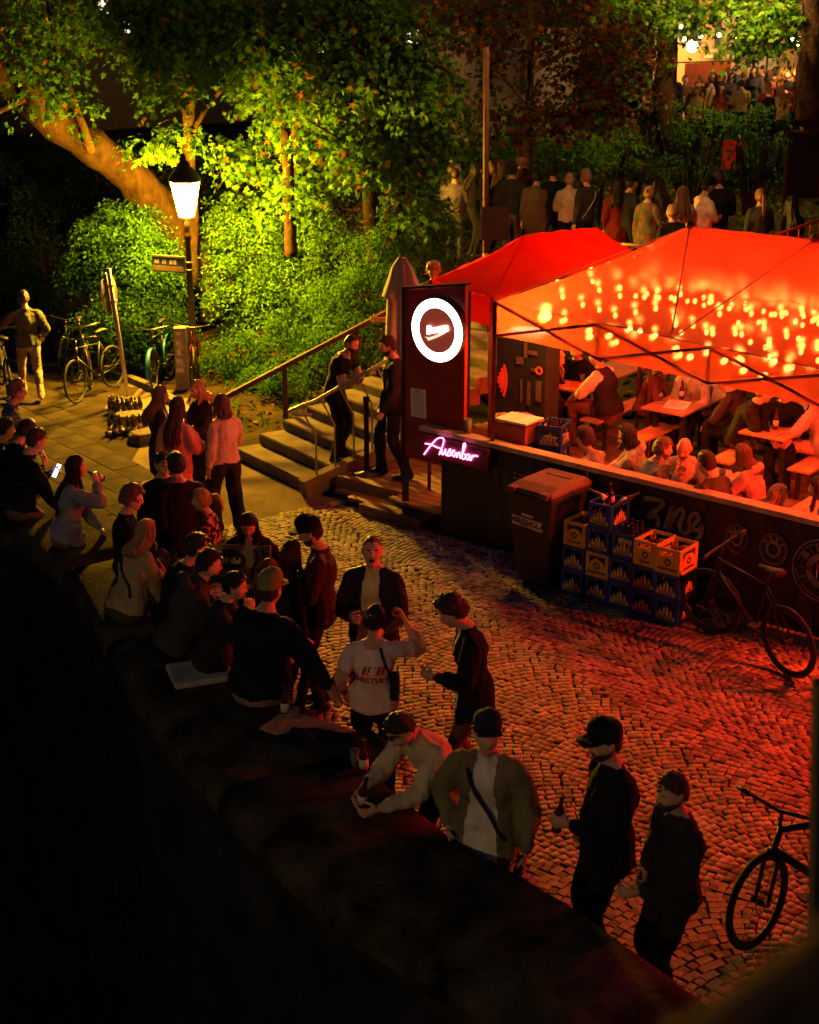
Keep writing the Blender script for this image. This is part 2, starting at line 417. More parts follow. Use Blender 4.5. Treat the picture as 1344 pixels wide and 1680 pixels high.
def person(label, loc, face, h=1.75, sex='m', pose='stand', legs='stand', lean=0, slean=0, twist=0, arms=('down', 'down'), head=(0, 0, 0), top=(.03, .03, .035), bottom=(.02, .02, .03),
           shoes=(.02, .02, .02), shirt=None, shirt_w=.075, sleeve='long', hair='short', hairc=(.03, .017, .009), hairlen=.35, skin=0, bulk=0.0, coat=0.0, wide=0.0, skirt=None, cap=None, capback=False, glasses=False, beard=False,
           hood=None, pattern=None, pat2=(0.01, .01, .01), group=None, lod='hi', seed=None, seat=.0, footz=-.5, footy=.46, stance=None, puff=0.0, belly=0.0, mouth=False, trouser_pat=None, leather=False, armw=None, shorts=False, kneeout=.0, extra=None):
    JOBS.append(dict(locals()))
    return JOBS[-1]
def solve(J):
    s = J['h']/1.75; S = lambda *a: Vector(a)*s
    f = J['sex'] == 'f'; rnd = random.Random((J['seed'] or 0)*7919+len(J['label'])*13+int(abs(J['loc'][0])*1000)); J['rnd'] = rnd
    sit = J['pose'] == 'sit'
    pz = .10*s if sit else .925*s
    feet, drop = LEG[J['legs']]
    if J['stance']: feet = J['stance']
    if not sit: pz -= drop*s
    R = rotm(J['twist'], -J['lean'], J['slean'])  # torso rotation about the pelvis (lean forward = towards +y)
    R = Matrix.Rotation(math.radians(J['twist']), 3, 'Z') @ Matrix.Rotation(math.radians(J['slean']), 3, 'Y') @ Matrix.Rotation(math.radians(-J['lean']), 3, 'X')
    pel = Vector((0, 0, pz)); tor = lambda x, y, z: pel+R @ (Vector((x, y, z))*s)
    curve = .0012*J['lean']                        # rounded back when leaning
    sh = .148 if f else .172; b = J['bulk']; X = R @ Vector((1, 0, 0)); prims = []
    hipw = .158 if f else .152; wst = .118 if f else .140; chd = .118 if f else .125; chw = .145 if f else .168
    fy = lambda z: curve*(z**2)*.9
    tp = [(0, 0, -.03), (0, .0, .08), (0, -.005, .20), (0, -.012+fy(.3), .33), (0, -.012+fy(.42), .425), (0, -.006+fy(.5), .495)]
    rx = [hipw+b*.5+.01, (hipw+wst)/2+.012+b, wst+.012+b, chw+.012+b, chw-.006+b*.9, .078+b*.5]
    ry = [.108+b*.5, .10+b+J['belly']*.6, .094+b+J['belly'], chd-.004+b, .098+b*.8, .066+b*.4]
    prims.append(Prim('torso', [tor(*p) for p in tp], [r*s for r in rx], [r*s for r in ry], X, 14))
    for sd_ in (-1, 1): prims.append(Prim('torso', [tor(sd_*.05, -.014+fy(.5), .495), tor(sd_*sh*.97, -.012+fy(.44), .445)], [.044*s, (.046+b*.4)*s], [.044*s, (.046+b*.4)*s], R @ Vector((0, 1, 0)), 8))
    if f: prims.append(Prim('torso', [tor(-.07, .085+fy(.33)+b, .31), tor(.07, .085+fy(.33)+b, .31)], [.052*s]*2, [.05*s]*2, R @ Vector((0, 0, 1)), 8))
    if J['coat'] > 0 and not sit:
        c = J['coat']; lowz = -c
        prims.append(Prim('torso', [tor(0, 0, .10), tor(0, 0, 0), pel*1+Vector((0, 0, lowz*s))], [(hipw+.028+b)*s, (hipw+.034+b)*s, (hipw+.040+b)*s], [(.118+b)*s, (.130+b)*s, (.138+b)*s], X, 14))
    elif J['coat'] > 0:
        prims.append(Prim('torso', [tor(0, -.02, .10), tor(0, -.03, -.05)], [(hipw+.03+b)*s, (hipw+.035+b)*s], [(.125+b)*s, (.14+b)*s], X, 14))
    # neck and head
    nb = tor(0, -.004+fy(.5), .485); neck_top_l = Vector((0, .026+fy(.55), .588))
    HR = Matrix.Rotation(math.radians(J['head'][0]), 3, 'Z') @ Matrix.Rotation(math.radians(-J['head'][1]), 3, 'X') @ Matrix.Rotation(math.radians(J['head'][2]), 3, 'Y')
    Rh = Matrix.Rotation(math.radians(J['twist']), 3, 'Z') @ Matrix.Rotation(math.radians(J['slean']*.5), 3, 'Y') @ Matrix.Rotation(math.radians(-J['lean']*.55), 3, 'X') @ HR
    neck_top = pel+R @ (neck_top_l*s); hs = s*(.97 if f else 1.0)
    hc = neck_top+Rh @ (Vector((0, .022, .076))*hs)
    prims.append(Prim('neck', [nb-R @ Vector((0, 0, .03*s)), nb.lerp(neck_top, .55), neck_top+Rh @ Vector((0, .01*s, .01*s))], [.062*s, .052*s if not f else .045*s, .052*s if not f else .046*s], [.062*s, .054*s if not f else .047*s, .055*s if not f else .048*s], X, 10))
    if J['sleeve'] in ('long', 'vest') and not (f and J['hair'] == 'pony'): prims.append(Prim('torso', [tor(0, -.012+fy(.5), .475), tor(0, -.004+fy(.5), .522)], [.082*s, .066*s], [.076*s, .066*s], X, 12))
    if J['hood'] is not None: prims.append(Prim('torso', [tor(-.12, -.06, .47), tor(-.07, -.115, .50), tor(.07, -.115, .50), tor(.12, -.06, .47)], [.05*s]*4, [.045*s]*4, R @ Vector((0, 0, 1)), 8))
    # arms
    hands = []; aw = 1.0 if J['armw'] is None else J['armw']
    for side, a in ((-1, J['arms'][0]), (1, J['arms'][1])):
        tgt, hint, curl = ARM[a] if isinstance(a, str) else a
        shp = tor(side*sh, -.012+fy(.44), .437)
        T = shp+R @ (Vector((side*tgt[0], tgt[1], tgt[2]))*s)
        el, wr = ik(shp, T, .285*s, .255*s, R @ Vector((side*hint[0], hint[1], hint[2])))
        fat = (.0 if f else .006)+b*.55
        slv = J['sleeve']; g = .012 if slv == 'long' else .004
        fd = (wr-el).normalized(); ed = (el-shp).normalized(); sd = ed.cross(fd)
        if sd.length < .05: sd = X
        pf = J['puff']
        prims.append(Prim('uparm', [shp, shp.lerp(el, .25), shp.lerp(el, .6), el], [(.046+g+fat)*s*aw, (.052+g+fat+pf*.5)*s*aw, (.050+g+fat+pf)*s*aw, (.042+g+fat+pf)*s*aw], [(.046+g+fat)*s*aw, (.052+g+fat+pf*.5)*s*aw, (.050+g+fat+pf)*s*aw, (.042+g+fat+pf)*s*aw], sd, 10))
        g2 = g if slv == 'long' else 0.0
        fe = wr-fd*.035*s
        prims.append(Prim('foarm', [el, el.lerp(fe, .35), fe], [(.043+g2+fat+pf)*s*aw, (.042+g2+fat*.7+pf)*s*aw, (.029+g2*1.1+fat*.4)*s], [(.043+g2+fat+pf)*s*aw, (.041+g2+fat*.7+pf)*s*aw, (.027+g2*1.1+fat*.4)*s], sd, 10))
        prims.append(Prim('wrist', [fe, wr+fd*.01*s], [.026*s, .024*s], [.021*s, .02*s], sd, 8))
        palm = R @ Vector((-side, .25, -.1)) if tgt[2] < -.38 and tgt[1] < .2 else (R @ Vector((-side*.6, -.1, -.8)) if a in ('table', 'rail', 'cross', 'lap', 'lean') else R @ Vector((-side, -.35, .1)))
        hands.append(dict(w=wr, d=fd, palm=palm, out=(R @ Vector((0, .6, .8))), curl=curl, c=wr+fd*.075*s+palm.normalized()*.035*s))
    # legs
    fz0 = 0
    for i, side in ((0, -1), (1, 1)):
        hp = pel+Vector((side*.088*s, 0, -.01*s))
        if sit:
            fo = J['footy']; jit = rnd.uniform(-.05, .05)
            ft = Vector((side*(.11+J['kneeout']*.6), fo+jit, J['footz'])) if not J['stance'] else Vector(J['stance'][i])
            ft = Vector((ft.x*s, ft.y*s, ft.z if True else 0)); hint = Vector((side*(.15+J['kneeout']*2), 1, .9))
        else:
            q = feet[i]; ft = Vector((q[0]*s, q[1]*s, q[2]*s)); hint = Vector((side*.12, 1, 0))
        kn, an = ik(hp, ft+Vector((0, 0, .085*s)), .435*s, .43*s, hint)
        w = J['wide']; fem = .006 if f else 0
        sd = Vector((1, 0, 0))
        if J['skirt'] is None or J['skirt'] < .3 or sit:
            prims.append(Prim('thigh', [hp, hp.lerp(kn, .3), hp.lerp(kn, .7), kn], [(.090+fem)*s, (.088+fem+w*.4)*s, (.070+w*.7)*s, (.060+w)*s], [(.098+fem)*s, (.090+fem+w*.4)*s, (.074+w*.7)*s, (.062+w)*s], sd, 12))
        sh_end = an+Vector((0, 0, -.02*s))
        bare = J['shorts'] or J['skirt'] is not None
        k0 = .0 if bare else w
        prims.append(Prim('shin', [kn, kn.lerp(an, .3), kn.lerp(an, .7), sh_end], [(.060+k0)*s, (.058+k0)*s, (.046+k0*1.1)*s, (.040+(0 if bare else .012)+k0*1.3)*s], [(.062+k0)*s, (.061+k0)*s, (.048+k0*1.1)*s, (.044+(0 if bare else .014)+k0*1.3)*s], sd, 12))
        toe = Vector((side*.18, 1, 0)).normalized()
        if sit and J['footz'] < -.7: toe = Vector((side*.18, 1, -.35)).normalized()
        g = an+Vector((0, 0, -.045*s))
        prims.append(Prim('shoe', [g-toe*.055*s, g+toe*.04*s, g+toe*.13*s+Vector((0, 0, -.012*s)), g+toe*.175*s+Vector((0, 0, -.016*s))], [.036*s, .043*s, .046*s, .034*s], [.044*s, .044*s, .031*s, .022*s], toe.cross(Vector((0, 0, 1))), 10))
        J.setdefault('feetpos', []).append(ft)
    if J['skirt'] is not None and not sit:
        L = J['skirt']; prims.append(Prim('skirt', [pel+Vector((0, 0, .06*s)), pel+Vector((0, 0, -.08*s)), pel+Vector((0, 0, -L*.6*s)), pel+Vector((0, 0, -L*s))], [.13*s, .175*s, .195*s, .215*s], [.10*s, .13*s, .16*s, .185*s], Vector((1, 0, 0)), 14))
    J.update(prims=prims, hc=hc, Rh=Rh, hs=hs, R=R, pel=pel, hands=hands, s=s, hipw=hipw)
def flush_people():
    vox = {'hi': .0138, 'lo': .025}
    tmp = []
    for J in JOBS:
        if J.get('done'): continue
        solve(J); vs = []; fs = []
        for p in J['prims']: p.emit(vs, fs)
        me = bpy.data.meshes.new('tmp'); me.from_pydata(vs, [], fs)
        o = bpy.data.objects.new('tmp', me); COL.objects.link(o)
        r = o.modifiers.new('r', 'REMESH'); r.mode = 'VOXEL'; r.voxel_size = vox[J['lod']]; r.adaptivity = 0
        m = o.modifiers.new('s', 'SMOOTH'); m.factor = .5; m.iterations = 4 if J['lod'] == 'hi' else 2
        tmp.append((J, o))
    dg = bpy.context.evaluated_depsgraph_get(); dg.update()
    for J, o in tmp:
        ev = o.evaluated_get(dg); em = ev.to_mesh()
        nv = len(em.vertices); co = np.empty(nv*3, np.float32); em.vertices.foreach_get('co', co); co = co.reshape(-1, 3).astype(float)
        nl = len(em.loops); li = np.empty(nl, np.int32); em.loops.foreach_get('vertex_index', li)
        npoly = len(em.polygons); no = np.empty(nv*3, np.float32)
        try: em.vertices.foreach_get('normal', no)
        except Exception: no[:] = 0
        no = no.reshape(-1, 3).astype(float)
        J['body'] = (co, li.reshape(-1, 4) if nl == npoly*4 else None, no); ev.to_mesh_clear()
        me = o.data; bpy.data.objects.remove(o); bpy.data.meshes.remove(me)
        finish_person(J); J['done'] = True
def finish_person(J):
    co, quads, no = J['body']; s = J['s']; lod = J['lod']; rnd = J['rnd']; hi = lod == 'hi'
    R = np.array(J['R']); pel = np.array(J['pel']); f = J['sex'] == 'f'
    # --- classify vertices
    tags = ['torso', 'neck', 'uparm', 'foarm', 'wrist', 'thigh', 'shin', 'shoe', 'skirt']
    D = np.full((len(tags), len(co)), 1e9)
    for p in J['prims']:
        i = tags.index(p.tag); D[i] = np.minimum(D[i], p.dist(co))
    D[1] += .004
    cls_v = D.argmin(0)
    # folds in cloth
    cloth = ~np.isin(cls_v, [1, 4, 7])
    sd = rnd.uniform(0, 50)
    tl = (co-pel)@R            # torso-local
    fold = vnoise(co*np.array([1, 1, .55]), 21, sd)*.0085+vnoise(co, 47, sd+3)*.0042+np.abs(vnoise(co*np.array([1, 1, .35]), 12, sd+9))*.010-.003
    amp = np.where(np.isin(cls_v, [2, 3]), 1.15, 1.0)*np.where(cls_v == 8, 2.2, 1.0)
    co = co+no*(fold*amp*cloth)[:, None]
    fc = co[quads].mean(1); ftl = (fc-pel)@R
    fn = no[quads].mean(1); fnl = fn@R
    Df = np.full((len(tags), len(fc)), 1e9)
    for p in J['prims']:
        i = tags.index(p.tag); Df[i] = np.minimum(Df[i], p.dist(fc))
    Df[1] += .004; cls = Df.argmin(0)
    mats = [skin_mat(J['skin']), fabric(tuple(J['top']), J['pattern'], J['pat2'], rough=.38 if J['leather'] else .88), fabric(tuple(J['bottom']), J['trouser_pat'], J['pat2']), mat('shoe_%.2f_%.2f' % (J['shoes'][0], J['shoes'][1]), J['shoes'], .6),
            fabric(tuple(J['shirt']) if J['shirt'] else (.5, .5, .45)), mat('hair_%.3f_%.3f' % (J['hairc'][0], J['hairc'][1]), J['hairc'], .45, var=.5, vscale=60, bump=.6, bscale=120, stretch=(1, 1, .25)), mat('lips', (.30, .09, .07), .5, var=.1), mat('eye', (.02, .015, .012), .25, var=.1)]
    mi = np.ones(len(fc), int)
    mi[np.isin(cls, [5, 6])] = 2; mi[cls == 8] = 2; mi[np.isin(cls, [1, 4])] = 0; mi[cls == 7] = 3
    hem = -.03-J['coat'] if J['pose'] != 'sit' else -.02-J['coat']*.4
    wave = .012*np.sin(ftl[:, 0]*24+sd)*s
    mi[(cls == 0) & (ftl[:, 2] < hem*s+wave)] = 2
    mi[(cls == 5) & (ftl[:, 2] > hem*s+wave) & (ftl[:, 1] < (.13+.5*max(0, J['coat']-.05))*s)] = 1
    if J['skirt'] is not None and J['pose'] != 'sit':
        inside = np.isin(cls, [5, 6]) & (fc[:, 2] > pel[2]-(J['skirt']+.02)*s); mi[inside] = 2; cls = np.where(inside, 8, cls)
    elif J['skirt'] is not None:
        mi[(cls == 6)] = 0
    if J['sleeve'] == 'short': mi[cls == 3] = 0
    if J['sleeve'] == 'short':
        for k, side in ((0, -1), (1, 1)):
            pr = [p for p in J['prims'] if p.tag == 'uparm'][k]; a = np.array(pr.p[0]); b_ = np.array(pr.p[-1])
            t = (fc-a)@(b_-a)/((b_-a)@(b_-a)); mi[(cls == 2) & (t > .62) & (pr.dist(fc) < .02)] = 0
    if J['sleeve'] == 'none': mi[np.isin(cls, [2, 3])] = 0
    if J['sleeve'] == 'vest': mi[np.isin(cls, [2, 3])] = 4
    bare = J['shorts'] or J['skirt'] is not None
    if bare: mi[cls == 6] = 0
    if J['shirt'] is not None and J['sleeve'] != 'vest':
        w = J['shirt_w']; zz = ftl[:, 2]/s; m_ = (cls == 0) & (ftl[:, 1] > 0.02*s) & (np.abs(ftl[:, 0]) < (w*s)*(.75+.45*np.clip(.45-zz, 0, .5)/.45)) & (fnl[:, 1] > .1)
        mi[m_] = 4
        vm = (cls_v == 0) & (tl[:, 1] > .02*s) & (np.abs(tl[:, 0]) < w*s)
        co[vm] -= (no[vm]*.014)
    neckhole = (cls == 0) & (ftl[:, 2] > (.468 if J['sleeve'] in ('short', 'none') else .53)*s) & (np.hypot(ftl[:, 0], ftl[:, 1]+.01) < .088*s)
    if not J['hood']: mi[neckhole] = 0
    # --- head
    V, q, A, P = HEADS[lod]; hs = J['hs']
    Rh = np.array(J['Rh']); hc = np.array(J['hc'])
    V = V.copy()
    jaw = rnd.uniform(.93, 1.06)*(.95 if f else 1.03); V[:, 0] *= np.where(V[:, 2] < 0, jaw, 1)*rnd.uniform(.96, 1.04); V[:, 1] *= rnd.uniform(.97, 1.04)
    if J['mouth']:
        lowm = smooth_t((-.05-V[:, 2])/.03)*np.clip(V[:, 1]/.05, 0, 1); V[:, 2] -= .012*lowm
    hv = V*hs; H = hv@Rh.T+hc
    qc = V[q].mean(1); hm = np.zeros(len(q), int); fr = qc[:, 1] > .045
    ax = np.abs(qc[:, 0])
    hm[fr & (np.abs(ax-.031) < .0115) & (np.abs(qc[:, 2]-.008) < .0055)] = 7
    hm[fr & (np.abs(ax-.030) < .018) & (np.abs(qc[:, 2]-.029) < .0048)] = 5
    hm[fr & (ax < .021) & (np.abs(qc[:, 2]+.061) < .0075)] = 6
    if J['mouth']: hm[fr & (ax < .021) & (qc[:, 2] < -.060) & (qc[:, 2] > -.078)] = 7
    if J['beard']:
        bd = (qc[:, 1] > -.01) & (qc[:, 2] < -.035+.10*np.clip(.055-qc[:, 1], 0, .05)) & ~((ax < .019) & (np.abs(qc[:, 2]+.061) < .0065))
        bd &= ~((qc[:, 2] > -.048) & (ax < .05) & (ax > .028) & (qc[:, 1] > .05)); hm[bd & (hm == 0)] = 5
        vb = (V[:, 1] > -.01) & (V[:, 2] < -.05); H[vb] += ((V[vb]*np.array([1, 1, .6]))@Rh.T)*.06
    mb = MB()
    mb.v = [tuple(v) for v in co]; mb.f = [tuple(r) for r in quads]; mb.m = list(mi)
    o = len(mb.v); mb.v += [tuple(v) for v in H]; mb.f += [tuple(int(i)+o for i in r) for r in q]; mb.m += list(hm)
    na = 46 if hi else 22; nz_ = 34 if hi else 18
    mb.f.append(tuple(o+i for i in range(na-1, -1, -1))); mb.m.append(0); mb.f.append(tuple(o+(nz_-1)*na+i for i in range(na))); mb.m.append(0)
    for sx in (-1, 1):
        e = MB().ball((0, 0, 0), 1, 7, 5, sc=(.009, .019, .031)); ev = np.array(e.v)*hs; ev[:, 1] += ev[:, 2]*-.25
        ev = (ev@np.array(Matrix.Rotation(sx*.35, 3, 'Z')).T+np.array([sx*.0755*hs, -.006*hs, .002*hs]))@Rh.T+hc; mb.add(ev, e.f, 0)
    for hd in J['hands']: hand_mesh(mb, hd['w'], hd['d'], hd['palm'], hd['out'], hd['curl'], .25, s, 6 if hi else 4, 0)
    me = mb.mesh('person', mats, True)
    ob = bpy.data.objects.new('person', me); COL.objects.link(ob); ob.location = J['loc']; ob.rotation_euler = (0, 0, math.radians(J['face']))
    tag(ob, J['label'], 'person', J['group']); J['ob'] = ob
    M = Matrix.Translation(Vector(J['loc'])) @ Matrix.Rotation(math.radians(J['face']), 4, 'Z'); J['M'] = M
    J['hand_world'] = [M @ hd['c'] for hd in J['hands']]
    J['wrist_world'] = [M @ hd['w'] for hd in J['hands']]
    # --- hair, cap, glasses
    hm_ = mats[5]; style = J['hair']
    toW = lambda P_: (np.asarray(P_)*hs)@Rh.T+hc
    if style != 'bald':
        V, q, A, P = HAIRG[lod]; V = V.copy()
        line = np.interp(V[:, 1], [-.1, -.03, .005, .035, .06, .09], [-.080, -.055, .005, .042, .070, .080])-.006*np.sin(A*5+sd)
        if style in ('long', 'pony', 'bun', 'bob'): line = np.interp(V[:, 1], [-.1, -.03, .005, .04, .09], [-.09, -.075, -.02, .028, .080])-.004*np.sin(A*7+sd)
        if J['cap']: line = line-.0
        depth = V[:, 2]-line; keep = depth > -.004
        th = {'short': .011, 'curly': .030, 'long': .016, 'pony': .010, 'bun': .010, 'bob': .018, 'buzz': .004, 'wavy': .022}[style]*rnd.uniform(.9, 1.2)
        if J['cap']: th = min(th, .008)
        topb = 1+.6*smooth_t((V[:, 2]-.04)/.06) if style in ('short', 'curly', 'wavy') else 1.0
        prof = smooth_t(depth/.05)*th*topb+(.006 if not hi else 0)*smooth_t(depth/.015)
        nrm = V/np.array([.074, .094, .117])**2; nrm /= np.linalg.norm(nrm, axis=1)[:, None]
        if style == 'curly': rid = vnoise(V, 95, sd)*.010+vnoise(V, 190, sd+5)*.006
        elif style in ('short', 'wavy'): rid = vnoise(V*np.array([1.0, .35, 1]), 170, sd)*.0042+vnoise(V, 60, sd)*.004
        else: rid = np.sin(A*34+sd)*.0022+vnoise(V, 80, sd)*.0018
        if style == 'buzz': rid = rid*.2
        V = V+nrm*(prof+rid*np.clip(depth/.02, 0, 1)+.0015)[:, None]
        kq = keep[q].all(1); hb = MB(); W = toW(V); hb.v = [tuple(v) for v in W]; hb.f = [tuple(int(i) for i in r) for r in q[kq]]; hb.m = [0]*len(hb.f)
        zt = len(W)-HAIRG[lod][0].shape[0]; na2 = 72 if hi else 30; nz2 = 44 if hi else 20
        hb.f.append(tuple((nz2-1)*na2+i for i in range(na2))); hb.m.append(0)
        nst = 64 if hi else 22; rad = .0105 if hi else .02
        Rt = np.array(Matrix.Rotation(math.radians(J['twist']+J['head'][0]*.6), 3, 'Z'))
        def strand(az0, L, r0, back=.0, z0=.03, wob=.01, front=False):
            pts = []; x0, y0 = math.sin(az0)*.085, math.cos(az0)*.104
            p0 = toW(np.array([[x0*.75, y0*.75, .09], [x0*1.02, y0*1.02, z0], [x0*1.05, y0*1.03, -.04]]))
            pts += [Vector(p) for p in p0]; k = max(4, int(L/.06)); last = np.array(p0[2]); dirw = Rt@np.array([x0*.2, min(y0, 0)*.35-back if not front else .03, 0])
            ph = rnd.uniform(0, 6)
            for i in range(1, k+1):
                t = i/k
                w = np.array([math.sin(ph+t*7)*wob, math.cos(ph*1.3+t*6)*wob, 0])*t
                pts.append(Vector(last+np.array([0, 0, -L*t])+dirw*smooth_t(np.array(t*1.4))*s*1.0+w))
            rr = [r0*.7]+[r0]*(len(pts)-2)+[r0*.25]; hb.tube(pts, None, 5, 0, rr=rr)
        if style in ('long', 'bob'):
            L = J['hairlen'] if style == 'long' else .12
            for i in range(nst):
                az0 = math.pi+rnd.uniform(-1, 1)*(1.95 if style == 'bob' else 1.8); fb = abs(az0-math.pi) > 1.5
                strand(az0, L*rnd.uniform(.75, 1.05), rad*rnd.uniform(.8, 1.4), .10 if style == 'long' else .0, rnd.uniform(.0, .05), .012, fb and rnd.random() < .6)
        elif style == 'pony':
            b0 = toW(np.array([[0, -.112, .03]]))[0]
            for i in range(20 if hi else 8):
                a = rnd.uniform(0, 6.28); L = J['hairlen']*rnd.uniform(.8, 1.05); of = np.array([math.cos(a), 0, math.sin(a)])*.018
                p1 = b0+Rt@np.array([of[0], -.045, of[2]+.01]); pts = [Vector(toW(np.array([[of[0], -.10, .03+of[2]]]))[0]), Vector(p1)]
                for k in range(1, 5): pts.append(Vector(p1+Rt@np.array([of[0]*.6, -.03*k**.5, -L*k/4])))
                hb.tube(pts, None, 5, 0, rr=[.008, .011, .012, .011, .008, .003])
        elif style == 'bun':
            b0 = toW(np.array([[0, -.105, .055]]))[0]
            for i in range(7): hb.ball(b0+np.array([rnd.uniform(-1, 1), rnd.uniform(-1, 1), rnd.uniform(-1, 1)])*.016, .027, 8, 6, 0)
        elif style in ('curly', 'wavy') and hi:
            for i in range(90):
                az0 = rnd.uniform(0, 6.28); ph0 = rnd.uniform(-.05, 1.5); d = np.array([math.sin(az0)*math.cos(ph0)*.09, math.cos(az0)*math.cos(ph0)*.105, math.sin(ph0)*.135])
                if d[1] > .06 and d[2] < .06: continue
                p = toW(d[None])[0]; e = toW((d*1.16+np.array([rnd.uniform(-.02, .02), rnd.uniform(-.02, .02), rnd.uniform(-.015, .02)]))[None])[0]; mid = (p+e)/2+np.array([rnd.uniform(-.015, .015), rnd.uniform(-.015, .015), 0])
                hb.tube([Vector(p), Vector(mid), Vector(e)], None, 4, 0, rr=[.011, .010, .003])
        elif style == 'short' and hi:
            for i in range(110):
                az0 = rnd.uniform(0, 6.28); ph0 = rnd.uniform(.35, 1.5); d = np.array([math.sin(az0)*math.cos(ph0)*.08, math.cos(az0)*math.cos(ph0)*.10, math.sin(ph0)*.127])
                p = toW(d[None])[0]; e = toW((d*rnd.uniform(1.04, 1.12)+np.array([rnd.uniform(-.02, .02), .022*rnd.uniform(-.4, 1), .008*rnd.uniform(-.5, 1)]))[None])[0]
                hb.tube([Vector(p), Vector((p+e)/2), Vector(e)], None, 4, 0, rr=[.0075, .006, .0012])
        if not J.get('hoodup'): ho = hb.build('hair', hm_, ob, True)
    if J['cap']:
        cb = MB(); n = 24; vs = []; sg = -1 if J['capback'] else 1
        prof = [(1.0, .012), (1.06, .035), (1.07, .065), (1.0, .10), (.80, .126), (.45, .142), (.06, .147)]
        for (r, z) in prof:
            for j in range(n):
                a = 2*math.pi*j/n; vs.append((math.sin(a)*.081*r, math.cos(a)*.102*r-.004, z+.012*math.cos(a)*sg+.020))
        W = toW(np.array(vs)); fs = [(i*n+j, i*n+(j+1) % n, (i+1)*n+(j+1) % n, (i+1)*n+j) for i in range(len(prof)-1) for j in range(n)]; fs.append(tuple((len(prof)-1)*n+j for j in range(n)))
        cm = fabric(tuple(J['cap']))
        cb.add(W, fs); co_ = cb.build('cap', cm, ob, True)
        br = MB(); vs = []; k = 13
        for layer in (0, .005):
            for i in range(k):
                a = math.radians(-68+136*i/(k-1)); x = math.sin(a); 
                vs.append((x*.079, sg*(math.cos(a)*.098-.004), .044+layer)); vs.append((x*.083, sg*(.10+.072*math.cos(a*1.15)), .046+layer-.014*abs(x)**2))
        fs = []; o2 = 2*k
        for i in range(k-1): fs += [(2*i, 2*i+1, 2*i+3, 2*i+2), (o2+2*i, o2+2*i+2, o2+2*i+3, o2+2*i+1), (2*i+1, o2+2*i+1, o2+2*i+3, 2*i+3), (2*i, 2*i+2, o2+2*i+2, o2+2*i)]
        br.add(toW(np.array(vs)), fs); br.build('brim', cm, co_, True)
        bt = MB().ball(toW(np.array([[0, -.004, .168]]))[0], .009, 8, 5); bt.build('button', cm, co_, True)
    if J['glasses']:
        gb = MB(); up = .05 if J['glasses'] == 'head' else 0.0; yy = .088 if not up else .062; zz = .008 if not up else .088
        fx = Vector(Rh@np.array([0, 1, 0])) if not up else Vector(Rh@np.array([0, .7, .7]))
        for sx in (-1, 1):
            c = toW(np.array([[sx*.031, yy, zz]]))[0]; gb.ring(c, .021*hs, .0026*hs, fx, 14, 5)
            a = toW(np.array([[sx*.052, yy-.006, zz+.004], [sx*.075, .03, zz+.006], [sx*.078, -.01, zz]])); gb.tube([Vector(p) for p in a], .0024*hs, 5)
        a = toW(np.array([[-.011, yy+.006, zz+.002], [.011, yy+.006, zz+.002]])); gb.tube([Vector(p) for p in a], .0024*hs, 5)
        go = gb.build('glasses', mat('glasses_frame', (.02, .016, .014), .3, var=.1), ob, True)
        if up:
            ln = MB()
            for sx in (-1, 1): ln.lathe([(.020*hs, 0), (.018*hs, .003)], toW(np.array([[sx*.031, yy, zz]]))[0], 14, R=fx.to_track_quat('Z', 'Y').to_matrix())
            ln.build('lens', mat('sunglass_lens', (.02, .02, .03), .08, var=.1), go)
    if J['extra']: J['extra'](J)
# ------------------------------------------------------------------ ground, street, wall, stairs
WALL = [(-11, 18.9), (-6.5, 16.6), (-4.53, 15.35), (-3.35, 14.54), (-2.47, 13.45), (-1.9, 12.35), (-1.25, 10.79), (-.69, 9.73), (.27, 8.18), (.74, 7.7), (1.19, 7.13), (1.9, 6.1), (2.8, 4.7), (4.0, 2.4)]   # street-side top edge
WALL_Z = .95; WALL_T = 1.05
def resample(pts, step):
    pts = [np.array(p, float) for p in pts]; out = []
    n = len(pts)
    for i in range(n-1):
        p0, p1, p2, p3 = pts[max(i-1, 0)], pts[i], pts[i+1], pts[min(i+2, n-1)]
        k = max(1, int(np.linalg.norm(p2-p1)/step))
        for j in range(k):
            t = j/k; out.append(.5*((2*p1)+(-p0+p2)*t+(2*p0-5*p1+4*p2-p3)*t*t+(-p0+3*p1-3*p2+p3)*t**3))
    out.append(pts[-1]); return np.array(out)
WP = resample(WALL, .25)
def wall_normals(P):
    d = np.gradient(P, axis=0); d /= np.linalg.norm(d, axis=1)[:, None]
    return np.stack([d[:, 1]*1.0, -d[:, 0]], 1)*1.0
WN = wall_normals(WP)                    # points to one side; make it point away from the street (towards the camera/river)
if (WN[len(WN)//2]@np.array([-1, -1.0])) < 0: WN = -WN
def wall_side(x, y):
    x = np.asarray(x, float); y = np.asarray(y, float); best = np.full(x.shape, 1e9); sg = np.zeros(x.shape)
    for i in range(0, len(WP), 2):
        dx = x-WP[i, 0]; dy = y-WP[i, 1]; d = dx*dx+dy*dy; m = d < best
        best = np.where(m, d, best); sg = np.where(m, dx*WN[i, 0]+dy*WN[i, 1], sg)
    return sg
ST_L0 = np.array([-2.4, 19.24]); ST_R0 = np.array([-1.33, 17.77]); ST_N = np.array([.83, .557])*.385; ST_E = (ST_R0-ST_L0)
NSTEP = 11
m_earth = mat('bank_earth', (.014, .010, .005), .95, spec=.06, var=.55, vscale=1.6, bump=.8, bscale=14, color2=(.030, .021, .009))
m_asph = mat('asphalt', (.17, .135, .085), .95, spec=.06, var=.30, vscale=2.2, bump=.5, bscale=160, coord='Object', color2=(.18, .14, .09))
m_asph_shade = mat('asphalt_painted_shade', (.034, .026, .017), .95, spec=.06, var=.30, vscale=2.2, bump=.5, bscale=160, color2=(.042, .033, .022))  # same asphalt; weaker lamp light at the far left put into the colour
